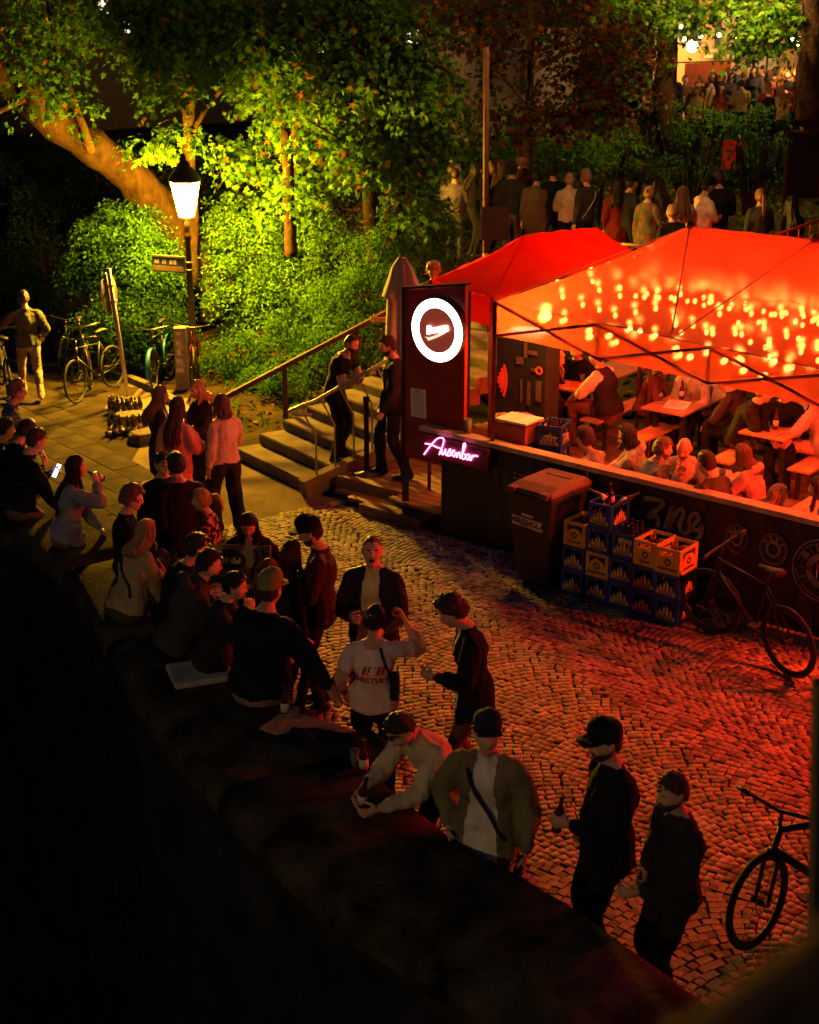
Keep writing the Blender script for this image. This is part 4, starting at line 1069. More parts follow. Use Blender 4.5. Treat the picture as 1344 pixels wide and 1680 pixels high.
# --- tents
def tent_cloth(name, transparent):
    m = bpy.data.materials.new(name); m.use_nodes = True; nt = m.node_tree; N, L = nt.nodes, nt.links; N.remove(N["Principled BSDF"]); out = N["Material Output"]
    tc = N.new("ShaderNodeTexCoord"); nz = N.new("ShaderNodeTexNoise"); nz.inputs['Scale'].default_value = 3.0; nz.inputs['Detail'].default_value = 4; L.new(tc.outputs['Object'], nz.inputs[0])
    rp = N.new("ShaderNodeValToRGB"); L.new(nz.outputs[0], rp.inputs[0]); rp.color_ramp.elements[0].position = .3; rp.color_ramp.elements[1].position = .7
    bp = N.new("ShaderNodeBump"); bp.inputs['Strength'].default_value = .9; bp.inputs['Distance'].default_value = .05; n2 = N.new("ShaderNodeTexNoise"); n2.inputs['Scale'].default_value = 2.2; n2.inputs['Detail'].default_value = 3; L.new(tc.outputs['Object'], n2.inputs[0]); L.new(n2.outputs[0], bp.inputs['Height'])
    df = N.new("ShaderNodeBsdfDiffuse"); tr = N.new("ShaderNodeBsdfTranslucent"); mx = N.new("ShaderNodeMixShader")
    c0, c1 = ((.70, .045, .012), (.82, .07, .018)) if not transparent else ((.88, .20, .05), (.92, .28, .08))
    rp.color_ramp.elements[0].color = (*c0, 1); rp.color_ramp.elements[1].color = (*c1, 1)
    L.new(rp.outputs[0], df.inputs[0]); L.new(rp.outputs[0], tr.inputs[0]); L.new(bp.outputs[0], df.inputs['Normal'])
    mx.inputs[0].default_value = .62; L.new(df.outputs[0], mx.inputs[1]); L.new(tr.outputs[0], mx.inputs[2]); last = mx.outputs[0]
    if transparent:
        tp = N.new("ShaderNodeBsdfTransparent"); tp.inputs[0].default_value = (1, .42, .26, 1); m2 = N.new("ShaderNodeMixShader"); m2.inputs[0].default_value = .34; L.new(last, m2.inputs[1]); L.new(tp.outputs[0], m2.inputs[2]); last = m2.outputs[0]; rf = N.new('ShaderNodeBsdfRefraction'); rf.inputs[0].default_value = (1, .45, .24, 1); rf.inputs['Roughness'].default_value = .48; rf.inputs['IOR'].default_value = 1.12; m4 = N.new('ShaderNodeMixShader'); m4.inputs[0].default_value = .33; L.new(last, m4.inputs[1]); L.new(rf.outputs[0], m4.inputs[2]); last = m4.outputs[0]
        gl = N.new("ShaderNodeBsdfGlossy"); gl.inputs['Roughness'].default_value = .12; L.new(bp.outputs[0], gl.inputs['Normal']); fr = N.new("ShaderNodeFresnel"); fr.inputs[0].default_value = 1.35
        m3 = N.new("ShaderNodeMixShader"); L.new(fr.outputs[0], m3.inputs[0]); L.new(last, m3.inputs[1]); L.new(gl.outputs[0], m3.inputs[2]); last = m3.outputs[0]
    L.new(last, out.inputs[0]); MATS[name] = m; return m
m_tent = tent_cloth('red_tent_cloth', False); m_clear = tent_cloth('clear_red_film', True)
m_tframe = mat('tent_frame', (.10, .03, .025), .4, .5, var=.3)
def patch(A, B, C, D, nx, ny, sag, name, m, parent):
    """bilinear cloth A-B (bottom) D-C (top), sagging inwards"""
    A, B, C, D = map(Vector, (A, B, C, D)); nn = (B-A).cross(D-A); nn = nn.normalized() if nn.length > 1e-6 else Vector((0, 0, 1))
    if nn.z < 0: nn = -nn
    V = []
    for j in range(ny+1):
        for i in range(nx+1):
            a, b = i/nx, j/ny; p = (A*(1-a)+B*a)*(1-b)+(D*(1-a)+C*a)*b
            p = p-nn*sag*math.sin(math.pi*b)*(.6+.4*math.sin(math.pi*a))+nn*(.008*math.sin(a*23+b*9)+.010*math.sin(a*47-b*5)*(1-b)+.007*math.sin(b*31+a*4)); V.append(p)
    mb = MB(); mb.add(V, [(j*(nx+1)+i, j*(nx+1)+i+1, (j+1)*(nx+1)+i+1, (j+1)*(nx+1)+i) for j in range(ny) for i in range(nx)]); return mb.build(name, m, parent, True)
def truss(parent, P0, P1, n, drop):
    """scissor bars between eave corners"""
    P0, P1 = Vector(P0), Vector(P1); dz = Vector((0, 0, -drop))
    for i in range(n):
        a = P0.lerp(P1, i/n); b = P0.lerp(P1, (i+1)/n)
        for s, e in ((a+(dz if i % 2 else Vector()), b+(Vector() if i % 2 else dz)), (a+(Vector() if i % 2 else dz), b+(dz if i % 2 else Vector()))):
            m = MB(); m.beam(s, e, .028, .028); m.build('truss_bar', m_tframe, parent)
        if i: m = MB(); m.beam(a, a+dz, .024, .024); m.build('truss_post', m_tframe, parent)
T_A, T_B, T_D = 1.13, 6.33, 3.5; ZE = lambda t: 2.92-.045*t; ZP = 3.63
m_seam = mat('pale_seam_tape', (.75, .30, .16), .6, var=.1)
front_tent = thing('party_tent', 'party tent with see-through red film front and fairy lights inside', 'tent', group='red party tents')
c00, c10, c11, c01 = F3(T_A, 0, ZE(T_A)), F3(T_B, 0, ZE(T_B)), F3(T_B, T_D, ZE(T_B)), F3(T_A, T_D, ZE(T_A)); P1, P2 = F3(2.58, 1.6, ZP), F3(4.03, 1.6, ZP)
patch(c00, c10, P2, P1, 26, 14, .06, 'canopy_front', m_clear, front_tent); patch(c01, c00, P1, P1, 18, 12, .06, 'canopy_side', m_clear, front_tent)
patch(c11, c01, P1, P2, 22, 12, .05, 'canopy_back', m_tent, front_tent); patch(c10, c11, P2, P2, 16, 10, .05, 'canopy_side', m_tent, front_tent)
for (a, b) in ((c00, c10), (c00, c01), (c01, c11)):
    dz = Vector((0, 0, -.36)); patch(Vector(a)+dz, Vector(b)+dz, b, a, 26, 4, .01, 'valance', m_clear if a is c00 else m_tent, front_tent)
for t, d in ((T_A, 0), (T_B, 0), (T_A, T_D), (T_B, T_D)):
    m = MB(); m.beam(F3(t, d, DECK), F3(t, d, ZE(t)), .045, .045); m.build('pole', m_tframe, front_tent)
truss(front_tent, F3(T_A, .03, ZE(T_A)-.02), F3(T_B, .03, ZE(T_B)-.02), 4, .36); truss(front_tent, F3(T_A, .03, ZE(T_A)-.02), F3(T_A, T_D, ZE(T_A)-.02), 3, .36)
for p in (P1, P2):
    m = MB(); m.beam(p+Vector((0, 0, -.02)), p+Vector((0, 0, -.80)), .04, .04); m.build('peak_pole', m_tframe, front_tent); m = MB(); m.ball(p+Vector((0, 0, .015)), .05, 10, 6); m.build('peak_cap', m_tframe, front_tent)
for a, b in ((P1, c00), (P1, P2), (P2, c10), (P1, F3(3.3, 0, ZE(3.3)-.02)), (P2, F3(3.3, 0, ZE(3.3)-.02)), (P1, c01), (P2, c11)):
    m = MB(); m.beam(Vector(a)+Vector((0, 0, .004)), Vector(b)+Vector((0, 0, .004)), .016, .008); m.build('roof_seam', m_seam, front_tent)
rear_tent = thing('party_tent', 'plain opaque red tent roof left of the see-through tent', 'tent', group='red party tents')
q00, q10, q11, q01 = F3(-.24, .6, 2.86), F3(.66, .6, 2.76), F3(.68, 4.0, 2.78), F3(-.24, 4.0, 2.80); R1, R2 = F3(.21, 1.88, 3.28), F3(.22, 3.5, 3.18)
patch(q00, q10, R1, R1, 14, 12, .07, 'canopy_front', m_tent, rear_tent); patch(q10, q11, R2, R1, 24, 12, .05, 'canopy_side', m_tent, rear_tent); patch(q11, q01, R2, R2, 12, 10, .05, 'canopy_back', m_tent, rear_tent); patch(q01, q00, R1, R2, 20, 12, .05, 'canopy_side', m_tent, rear_tent)
for a, b in ((q00, q10), (q01, q00), (q10, q11)):
    dz = Vector((0, 0, -.34)); patch(Vector(a)+dz, Vector(b)+dz, b, a, 20, 4, .008, 'valance', m_tent, rear_tent)
for p in (q00, q10, q11, q01): m = MB(); m.beam((p.x, p.y, DECK), p, .045, .045); m.build('pole', m_tframe, rear_tent)
# a third tent carries on beyond the picture to the right: its assumed red lamps light the street
side_tent = thing('party_tent', 'red tent roof at the right edge behind the clear film tent', 'tent', group='red party tents')
s00, s10, s11, s01 = F3(6.45, 0, 2.62), F3(10, 0, 2.5), F3(10, 3.4, 2.5), F3(6.45, 3.4, 2.62); S1, S2 = F3(7.6, 1.7, 3.45), F3(8.9, 1.7, 3.45)
patch(s00, s10, S2, S1, 20, 10, .05, 'canopy_front', m_tent, side_tent); patch(s01, s00, S1, S1, 14, 10, .05, 'canopy_side', m_tent, side_tent); patch(s11, s01, S1, S2, 14, 8, .05, 'canopy_back', m_tent, side_tent)
for p in (s00, s10, s11, s01): m = MB(); m.beam((p.x, p.y, .0), p, .045, .045); m.build('pole', m_tframe, side_tent)

# --- fairy lights under the clear roof
m_bulb = emis('bulb_warm', (1.0, .45, .12), 17.0); m_wire = mat('wire', (.05, .02, .015), .6)
def fairy():
    bm = MB().ball((0, 0, 0), .027, 8, 6, sc=(1, 1, 1.3)).mesh('bulb', m_bulb, True); r = random.Random(21); n = 0
    lines = [((1.45, .5, 3.50), (5.9, .55, 3.25)), ((1.5, 1.0, 3.62), (5.9, 1.1, 3.5)), ((1.55, 1.5, 3.72), (5.9, 1.5, 3.66)), ((1.6, 2.3, 3.6), (5.9, 2.4, 3.55)), ((1.7, 3.1, 3.45), (5.9, 3.1, 3.4)), ((1.4, 3.8, 3.35), (5.9, 3.8, 3.2)), ((2.2, .35, 3.3), (3.6, 3.6, 3.35)), ((4.2, .35, 3.2), (5.6, 3.4, 3.25)), ((3.0, .4, 3.3), (4.9, 3.8, 3.3)), ((3.2, .7, 3.62), (6.2, .9, 3.35)), ((3.4, 1.3, 3.75), (6.3, 2.0, 3.6)), ((3.6, .3, 3.4), (6.3, 2.6, 3.3))]
    for li, (a, b) in enumerate(lines):
        t = thing('string_light', 'string of small warm bulbs hanging under the clear tent roof', 'string light', (0, 0, 0), 0, 'fairy light strings in the tent')
        k = 17 if li < 6 else 9; pts = []
        for i in range(k*2+1):
            q = i/(k*2); sag = .10*math.sin(math.pi*((q*3) % 1)); pts.append(F3((a[0]+(b[0]-a[0])*q)*.923, (a[1]+(b[1]-a[1])*q+.10*math.sin(q*21+li))*.78, a[2]+(b[2]-a[2])*q-sag-.66))
        mb = MB(); mb.tube(pts, .004, 4); mb.build('wire', m_wire, t)
        for i in range(1, k*2, 2):
            if r.random() < .12: continue
            p = pts[i].lerp(pts[min(i+1, len(pts)-1)], r.uniform(-.6, .6))+Vector((r.uniform(-.04, .04), r.uniform(-.04, .04), -.045-r.uniform(0, .06))); link('bulb', bm, t, p); n += 1
    return n
print('bulbs', fairy())
# assumed red lamps under the tent roofs, and the bare bulb by the front pole
def hang_lamp(t, d, z, color, power, em, label, rad=.09):
    o = thing('pendant_lamp', label, 'lamp', F3(t, d, z)); mb = MB(); mb.ball((0, 0, 0), rad, 12, 8); b = mb.build('globe', emis('globe_%.2f_%.2f' % (color[0]*em, color[1]), color, em), o, True)
    mb = MB(); mb.tube([(0, 0, rad), (0, 0, rad+.22)], .01, 6); mb.build('cord', m_wire, o)
    l = point_light('lamp_light', (0, 0, -rad-.06), color, power, .12); l.parent = o
RED = (1.0, .035, .006)
hang_lamp(2.3, 1.9, 2.95, RED, 225, 3.0, 'assumed red globe lamp hanging under the left half of the clear tent')
hang_lamp(4.1, 1.8, 2.95, RED, 235, 3.0, 'assumed red globe lamp hanging under the right half of the clear tent')
hang_lamp(.3, 3.4, 2.45, RED, 120, 3.0, 'assumed red globe lamp at the back under the opaque tent roof')
hang_lamp(7.3, .3, 2.38, RED, 1200, 2.2, 'assumed red globe lamp under the tent at the right edge')
hang_lamp(9.0, .3, 2.32, RED, 1200, 2.2, 'farther assumed red globe lamp under the tent beyond the right edge')
hang_lamp(1.45, .55, 2.66, (1.0, .30, .05), 130, 70, 'bright bare bulb just inside the corner pole of the clear tent', .05)
# ------------------------------------------------------------------ furniture and small things
m_table = mat('table_timber', (.34, .20, .10), .5, var=.3, vscale=6, bump=.3, bscale=40)
def beer_table(label, t, d, L=2.0, W=.62, z=DECK):
    o = thing('beer_table', label, 'table', F3(t, d, z), FROT+math.pi/2, 'wooden tables in the tent')   # local x runs back from the street
    for i in range(4): mb = MB(); mb.box((L/2, -W/2+W/8+i*W/4, .735), (L, W/4-.006, .03)); mb.build('top_plank', m_table, o, bevel=.004)
    mb = MB(); mb.box((L/2, 0, .69), (L-.1, .08, .06)); mb.build('beam', m_black, o)
    for x in (.22, L-.22):
        for y in (-.2, .2): mb = MB(); mb.beam((x, y, .70), (x, y*1.1, 0), .06, .06); mb.build('leg', m_black, o)
    return o
def beer_bench(label, t, d, L=2.0, W=.30, z=DECK):
    o = thing('beer_bench', label, 'bench', F3(t, d, z), FROT+math.pi/2, 'wooden benches in the tent')
    for i in range(2): mb = MB(); mb.box((L/2, -W/4+i*W/2, .435), (L, W/2-.006, .03)); mb.build('seat_plank', m_table, o, bevel=.004)
    for x in (.25, L-.25):
        for y in (-.09, .09): mb = MB(); mb.beam((x, y, .42), (x, y*1.2, 0), .05, .05); mb.build('leg', m_black, o)
    return o
def tdz(px, py, z): return td(atZ(px, py, z))
TZ = DECK+.75; BZ = DECK+.45
T1 = tdz(918, 637, TZ); T2 = tdz(1086, 674, TZ); T3 = tdz(1249, 715, TZ)
beer_table('wooden table with a beer mug near the black speaker board', T1[0], T1[1], 2.0); beer_table('wooden table with a white menu sheet in the middle of the tent', T2[0], T2[1], 2.1); beer_table('wooden table with bottles at the right of the tent', T3[0], T3[1], 1.9)
B1 = tdz(966, 690, BZ); B2 = tdz(1180, 757, BZ); B3 = tdz(1310, 772, BZ); B2b = tdz(1030, 725, BZ)
beer_bench('bench under the man in the dark vest', B1[0], B1[1]); beer_bench('bench left of the table with bottles', B2[0], B2[1]); beer_bench('bench at the right edge under the man in the light hoodie', B3[0], B3[1]); beer_bench('bench between the vest man and the middle table', B2b[0], B2b[1])
TF = tdz(1128, 800, TZ); beer_table('low front table just behind the fence by the bald man', TF[0], .3, 1.2); TF2 = tdz(1300, 838, TZ); beer_table('front table behind the fence by the woman with sunglasses', TF2[0]+.25, .3, 1.2)

# bottles and glasses
m_brown = mat('brown_glass', (.045, .018, .006), .12, var=.2, spec=.6); m_green = mat('green_glass', (.02, .05, .015), .12, var=.2, spec=.6); m_lab = mat('bottle_label', (.55, .48, .36), .6, var=.15); m_cap = mat('bottle_cap', (.45, .35, .12), .35, .7, var=.1); m_clearg = mat('clear_glass', (.8, .75, .7), .08, var=.05, trans=.85)
m_beer = mat('beer', (.55, .25, .04), .15, var=.1, trans=.4)
BOT = {}
def bottle_parts(gm):
    if gm.name in BOT: return BOT[gm.name]
    a = MB().lathe([(.028, 0), (.033, .006), (.033, .135), (.030, .155), (.017, .185), (.0135, .20), (.0135, .245), (.015, .248), (.015, .256), (.012, .258)], n=12).mesh('glass', gm, True)
    b = MB().lathe([(.0337, .045), (.0337, .115)], n=12).mesh('paper_label', m_lab, True); c = MB().lathe([(.0335*.46, .256), (.0335*.42, .263)], n=10).mesh('crown_cap', m_cap, True)
    BOT[gm.name] = (a, b, c); return BOT[gm.name]
def bottle(label, p, gm=None, tilt=(0, 0), rz=0, group=None, cap=False):
    a, b, c = bottle_parts(gm or m_brown); o = bpy.data.objects.new('bottle', None); COL.objects.link(o); o.location = p; o.rotation_euler = (tilt[0], tilt[1], rz); o.empty_display_size = .05; tag(o, label, 'bottle', group)
    link('glass', a, o); link('paper_label', b, o)
    if cap: link('crown_cap', c, o)
    return o
def mug(label, p, h=.16, r=.042, beer=True, cat='glass', group=None, tilt=(0, 0)):
    o = thing('beer_glass', label, cat, p, 0, group); o.rotation_euler = (tilt[0], tilt[1], 0); mb = MB(); mb.lathe([(r*.8, 0), (r*.85, .01), (r, h), (r*.95, h), (r*.78, .014)], n=14); mb.build('glass', m_clearg, o, True)
    if beer: mb = MB(); mb.lathe([(r*.74, .013), (r*.86, h*.72)], n=14); mb.build('drink', m_beer, o, True)
    return o
# lemonade, mugs and bottles on the tent tables
for i, (px, py, lab, k) in enumerate(((920, 628, 'large beer mug standing on the table near the speaker board', 'mug'), (955, 627, 'small ice filled glass on the table near the speaker board', 'gl'), (1118, 655, 'clear glass bottle on the middle table beside the menu', 'bot'), (1130, 658, 'glass tumbler beside the bottle on the middle table', 'gl'),
        (1272, 704, 'dark bottle at the front corner of the right table', 'bot'), (1285, 690, 'bottle standing in the centre of the right table', 'bot'), (1298, 692, 'pale bottle beside the others on the right table', 'botg'))):
    p = atZ(px, py, TZ+.003)
    if k == 'mug': mug(lab, p, .19, .05)
    elif k == 'gl': mug(lab, p, .12, .036)
    else: bottle(lab, p, m_green if k == 'botg' else None)
for i, (tb_, a, b, k, lab) in enumerate(((T1, .05, .9, 0, 'half full tumbler at the back of the table with the mug'), (T1, -.15, 1.3, 1, 'dark bottle at the back of the table with the mug'), (T2, .15, 1.0, 0, 'tumbler in the middle of the menu table'), (T2, -.1, 1.4, 1, 'dark bottle at the far end of the menu table'), (T2, .2, 1.6, 0, 'glass at the far end of the menu table'), (T3, .0, .6, 0, 'tumbler behind the bottles on the right table'), (T3, .18, .9, 1, 'green bottle at the back of the right table'), (T3, -.15, 1.2, 0, 'glass at the far end of the right table'))):
    p = F3(tb_[0]+a, tb_[1]+b, TZ+.003); mug(lab, p, .14, .038) if k == 0 else bottle(lab, p, m_green if 'green' in lab else None)
for i in range(3): mug(['left tumbler on the front table by the bald man', 'middle tumbler on the front table by the bald man', 'right tumbler on the front table by the bald man'][i], F3(TF[0]-.2+.2*i, .85+.1*i, TZ+.003), .14, .038)
bottle('dark bottle on the front table beside the bald man', F3(TF[0]-.1, .6, TZ+.002))
sh = thing('menu_card', 'white menu sheet lying on the middle tent table', 'menu', F3(T2[0]+.02, T2[1]+.36, TZ+.004), FROT+.3); mb = MB(); mb.box((0, 0, .002), (.30, .42, .003)); mb.build('paper', mat('paper', (.75, .70, .64), .7), sh); mb = MB(); mb.box((0, 0, .0045), (.2, .02, .001)); mb.box((0, .08, .0045), (.2, .01, .001)); mb.box((0, -.08, .0045), (.2, .01, .001)); mb.build('printed_lines', mat('print_dark', (.08, .05, .05), .8), sh)

# speaker / poster board behind the bar
bd = thing('poster_board', 'tall black board with red curved bars and small stickers behind the bar', 'board', F3(0, 0, 0)); bd.location = (0, 0, 0)
PM = basis(F3(.60, 1.25, -.68), U3, Vector((0, 0, 1)))
mb = MB(); mb.prism([(-.36, .95), (.36, .95), (.36, 2.86), (-.36, 2.80)], .3, PM @ Matrix.Translation((0, 0, -.35))); mb.build('cabinet', m_black, bd)
m_redp = mat('red_print', (.75, .06, .03), .6, var=.1)
for k, (R_, x) in enumerate(((.08, -.33), (.17, -.35), (.26, -.37), (.34, -.38))):
    pl = [(x+R_*math.cos(a)*.62, 2.30+R_*math.sin(a)) for a in np.linspace(-.62, .62, 9)]; mb = MB()
    for q in stroke2d(pl, .032): mb.prism(q, .003, PM @ Matrix.Translation((0, 0, .002)))
    mb.build('curved_bar', m_redp, bd)
m_stk = mat('sticker', (.09, .05, .04), .7, var=.5, vscale=40); r_ = random.Random(6)
for (x, y, w, h) in ((.02, 2.58, .10, .09), (.30, 2.25, .08, .25), (.10, 2.72, .05, .18), (.20, 2.70, .14, .05), (.24, 2.5, .10, .04), (.16, 2.2, .05, .30), (.05, 2.22, .03, .28)):
    flat_poly([(x-w/2, y-h/2), (x+w/2, y-h/2), (x+w/2, y+h/2), (x-w/2, y+h/2)], PM @ Matrix.Translation((0, 0, .002)), 'sticker', m_stk, bd)
mb = MB(); mb.ring(PM @ Vector((.30, 2.50, .006)), .04, .012, PM.to_3x3() @ Vector((0, 0, 1)), 16, 4); mb.build('red_ring', m_redp, bd)
lb = thing('light_bar', 'bright white light strip on the board top behind the bar', 'lamp', (0, 0, 0)); mb = MB(); mb.beam(PM @ Vector((-.25, 2.93, -.15)), PM @ Vector((.35, 2.95, -.15)), .06, .05); mb.build('tube', emis('white_strip', (1, .85, .7), 3.0), lb); mb = MB(); mb.beam(PM @ Vector((-.3, 2.885, -.15)), PM @ Vector((.42, 2.905, -.15)), .08, .03); mb.build('holder', m_black, lb)

# white topped cool box and blue crate on the bar counter
cb = thing('cool_box', 'brown box with a pale lid on the bar counter', 'box', F3(1.28, .30, ftop(1.3)-.02), FROT); mb = MB(); mb.box((0, 0, .10), (.42, .34, .20)); mb.build('body', mat('red_plastic', (.30, .06, .04), .45), cb, bevel=.01); mb = MB(); mb.box((0, 0, .235), (.44, .36, .03)); mb.build('lid', mat('pale_lid', (.55, .48, .38), .5), cb, bevel=.008)
mug('full orange drink glass standing on the bar counter end', F3(.74, .05, ftop(.78)+.0), .17, .05)

# --- crates
m_cblue = mat('blue_plastic', (.010, .045, .23), .42, var=.18, vscale=9); m_cyel = mat('yellow_plastic', (.52, .30, .03), .42, var=.18, vscale=9)
m_gold = mat('gold_print', (.55, .36, .06), .5, var=.15, vscale=25); m_ink = mat('dark_print', (.03, .025, .02), .6, var=.2)
def crate_mesh(w, d, h, arch):
    """open beer crate: floor, corner posts, rails, side walls with a hand hole, grid"""
    mb = MB(); t = .014
    for (ax, L, off) in (('x', w, d), ('y', d, w)):
        for sg in (-1, 1):
            def wall(u0, u1, z0, z1, th=t):
                c = (u0+u1)/2, sg*(off/2-t/2)
                pos = (c[0], c[1], (z0+z1)/2) if ax == 'x' else (c[1], c[0], (z0+z1)/2)
                size = (u1-u0, th, z1-z0) if ax == 'x' else (th, u1-u0, z1-z0); mb.box(pos, size)
            e = L/2-(0 if ax == 'x' else t+.001)
            wall(-e, -e+.04, 0, h); wall(e-.04, e, 0, h); wall(-e+.04, e-.04, h-.035, h); wall(-e+.04, e-.04, 0, h*.50)
            if arch:
                n = 7; R_ = e-.055
                for i in range(n):
                    a0 = -R_+2*R_*i/n; a1 = -R_+2*R_*(i+1)/n; hh = .30*h*math.sqrt(max(0, 1-((a0+a1)/2/R_)**2)); wall(a0, a1, h*.50, h*.50+hh*.75)
    mb.box((0, 0, .008), (w-2*t-.002, d-2*t-.002, .014))
    for i in range(1, 5): mb.box((0, -d/2+d*i/5, h*.30), (w-2*t-.004, .004, h*.5))
    for i in range(1, 4): mb.box((-w/2+w*i/4, 0, h*.30), (.004, d-2*t-.004, h*.5-.004))
    return mb.mesh('body', m_cblue)
CW, CD, CH = .272, .37, .268
CM = {}
for nm, m_, ar in (('blue', m_cblue, False), ('yellow', m_cyel, True)):
    me = crate_mesh(CW, CD, CH, ar); me.materials[0] = m_; CM[nm] = me
def skyline(R):
    """gold town skyline over a name band"""
    mb = MB(); pts = [(-.105, .0), (-.10, .02), (-.08, .02), (-.078, .055), (-.068, .07), (-.058, .055), (-.05, .03), (-.035, .03), (-.03, .075), (-.022, .085), (-.015, .075), (-.008, .09), (.004, .125), (.014, .09), (.03, .085), (.034, .04), (.05, .035), (.055, .06), (.066, .068), (.075, .045), (.09, .02), (.105, .0)]
    base = [(x, y) for x, y in pts]
    for i in range(len(base)-1):
        if i % 4 == 3: continue
        (x0, y0), (x1, y1) = base[i], base[i+1]
        mb.prism([(x0, 0), (x1, 0), (x1, y1), (x0, y0)], .002, R)
    mb.prism([(-.11, -.036), (.11, -.036), (.11, -.008), (-.11, -.008)], .002, R)
    return mb
def crate(label, t, d, z, kind, txt, rz=0.0, bottles=0, side=True, inv=None):
    o = thing('beer_crate', label, 'crate', F3(t, d, z), FROT+rz, 'stacked beer crates by the fence'); link('body', CM[kind], o)
    faces = [Matrix.Translation((0, -CD/2-.001, .085)) @ Matrix.Rotation(math.pi/2, 4, 'X')]
    if side: faces.append(Matrix.Translation((CW/2+.001, 0, .085)) @ Matrix.Rotation(math.pi/2, 4, 'Z') @ Matrix.Rotation(math.pi/2, 4, 'X'))
    for M in faces:
        if kind == 'blue':
            skyline(M).build('emblem', m_gold, o); me = text_mesh(txt, .026, .001, bold=.001); put(me, M @ Matrix.Translation((0, -.023, .0025)), 'lettering', m_ink, o)
        else:
            mb = MB(); n = 18
            for i in range(n):
                a, b = 2*math.pi*i/n, 2*math.pi*(i+1)/n; r1 = .034 if i % 3 else .042; mb.prism([(.02*math.cos(a), .04+.02*math.sin(a)), (r1*math.cos(a), .04+r1*math.sin(a)), (r1*math.cos(b), .04+r1*math.sin(b)), (.02*math.cos(b), .04+.02*math.sin(b))], .002, M)
            mb.build('emblem', m_ink, o); me = text_mesh(txt, .036, .001, bold=.0015); put(me, M @ Matrix.Translation((0, -.035, .002)), 'lettering', m_ink, o)
    return o
zt = lambda t: gz(F3(t, -.6, 0).y)+.025
cd_ = -.45
cols = [(2.66, ['blue', 'blue', 'yellow'], ['AUGUSTINER', 'AUGUSTINER', 'ALTE-ALPE']), (2.945, ['blue', 'yellow', 'blue', 'blue'], ['AUGUSTINER', 'AUGUSTINER', 'AUGUSTINER', 'AUGUSTINER']), (3.23, ['blue', 'blue', 'blue'], ['AUGUSTINER']*3), (3.515, ['blue', 'blue', 'yellow'], ['AUGUSTINER', 'AUGUSTINER', 'FLOSSE']), (3.80, ['blue', 'blue', 'yellow'], ['AUGUSTINER', 'AUGUSTINER', 'AUGUSTINER'])]
colname = ['leftmost crate column beside the wheelie bin', 'second crate column, the tallest', 'third crate column', 'fourth crate column from the wheelie bin', 'last crate column next to the bicycle']
lev = ['bottom', 'second', 'third', 'top']
r_ = random.Random(31)
for ci, (t, ks, tx) in enumerate(cols):
    for li, k in enumerate(ks):
        pos = lev[li] if li < len(ks)-1 else 'topmost'
        crate('%s beer crate, %s of the %s' % (k, pos, colname[ci]), t+r_.uniform(-.008, .008), cd_+r_.uniform(-.015, .015)-(.06 if ci == 4 else 0)-(.03 if ci == 3 else 0), zt(t)+li*(CH+.002), k, tx[li], r_.uniform(-.03, .03))
# loose bottles lying and standing in the top crates
for i, (t, dz, tl, lab) in enumerate(((2.90, .16, (0.5, .25), 'brown bottle leaning up out of the tallest blue crate'), (2.96, .20, (.15, -.1), 'brown bottle standing upright out of the tallest blue crate'), (3.0, .20, (-.2, 1.1), 'dark bottle lying across the tallest blue crate'), (2.87, .20, (.1, -1.0), 'dark bottle resting on the rim of the tallest blue crate'))):
    bottle(lab, F3(t, cd_-.02+.05*i, zt(2.94)+3*(CH+.002)+dz), None, tl)
for i in range(9):
    tx_, ty_ = i % 3, i//3
    bottle('dark bottle in the third crate column with its neck sticking out', F3(3.165+tx_*.065, cd_-.10+ty_*.10, zt(3.2)+2*(CH+.002)+.09), None, (r_.uniform(-.05, .05), r_.uniform(-.05, .05)), group='bottles in the third crate column')
for i in range(6): bottle('dark bottle standing in the yellow crate beside the wheelie bin', F3(2.60+(i % 3)*.06, cd_-.08+(i//3)*.12, zt(2.6)+2*(CH+.002)+.02), None, (0, 0), group='bottles in the yellow crate by the bin')
# blue crates inside the bar
for li in range(2):
    o = crate('blue beer crate inside the bar behind the rail, %s of two' % ('lower' if li == 0 else 'upper'), 1.62, .52, .94+li*(CH+.002), 'blue', 'AUGUSTINER', .25)
    o['group'] = 'crates inside the bar'
for i in range(12): bottle('brown bottle standing in the upper blue crate inside the bar', F3(1.53+(i % 4)*.06, .42+(i//4)*.09, .94+CH+.03), None, group='bottles in the crate inside the bar')
st = thing('stool_shelf', 'low dark shelf behind the rail carrying two blue crates', 'shelf', F3(1.62, .52, DECK), FROT+.25); mb = MB(); mb.box((0, 0, .655), (.44, .46, .045)); mb.build('shelf_top', m_black, st)
for sx in (-1, 1):
    for sy in (-1, 1): mb = MB(); mb.box((sx*.18, sy*.19, .315), (.05, .05, .63)); mb.build('leg', m_black, st)

# --- wheelie bin
bin_ = thing('wheelie_bin', 'dark grey wheelie bin with a white lettered strip in front of the fence', 'bin', F3(2.22, -.46, gz(F3(2.3, -.6, 0).y)+.012), FROT-.04); bin_.scale = (1.04, 1.04, 1.08)
m_bin = mat('bin_plastic', (.022, .021, .023), .5, var=.25, vscale=8, bump=.15, bscale=60); m_lid = mat('bin_lid_brown', (.13, .06, .03), .5, var=.25, vscale=6, bump=.15, bscale=50)
V = []
for (z, wx, y0, y1) in ((.04, .40, -.24, .22), (.30, .44, -.29, .28), (.97, .55, -.36, .35)):
    for (x, y) in ((-wx/2, y0), (wx/2, y0), (wx/2, y1), (-wx/2, y1)): V.append((x, y, z))
mb = MB(); mb.add(V, [(3, 2, 1, 0)]+[(k*4+i, k*4+(i+1) % 4, k*4+4+(i+1) % 4, k*4+4+i) for k in range(2) for i in range(4)]+[(8, 9, 10, 11)]); mb.build('body', m_bin, bin_, bevel=.025)
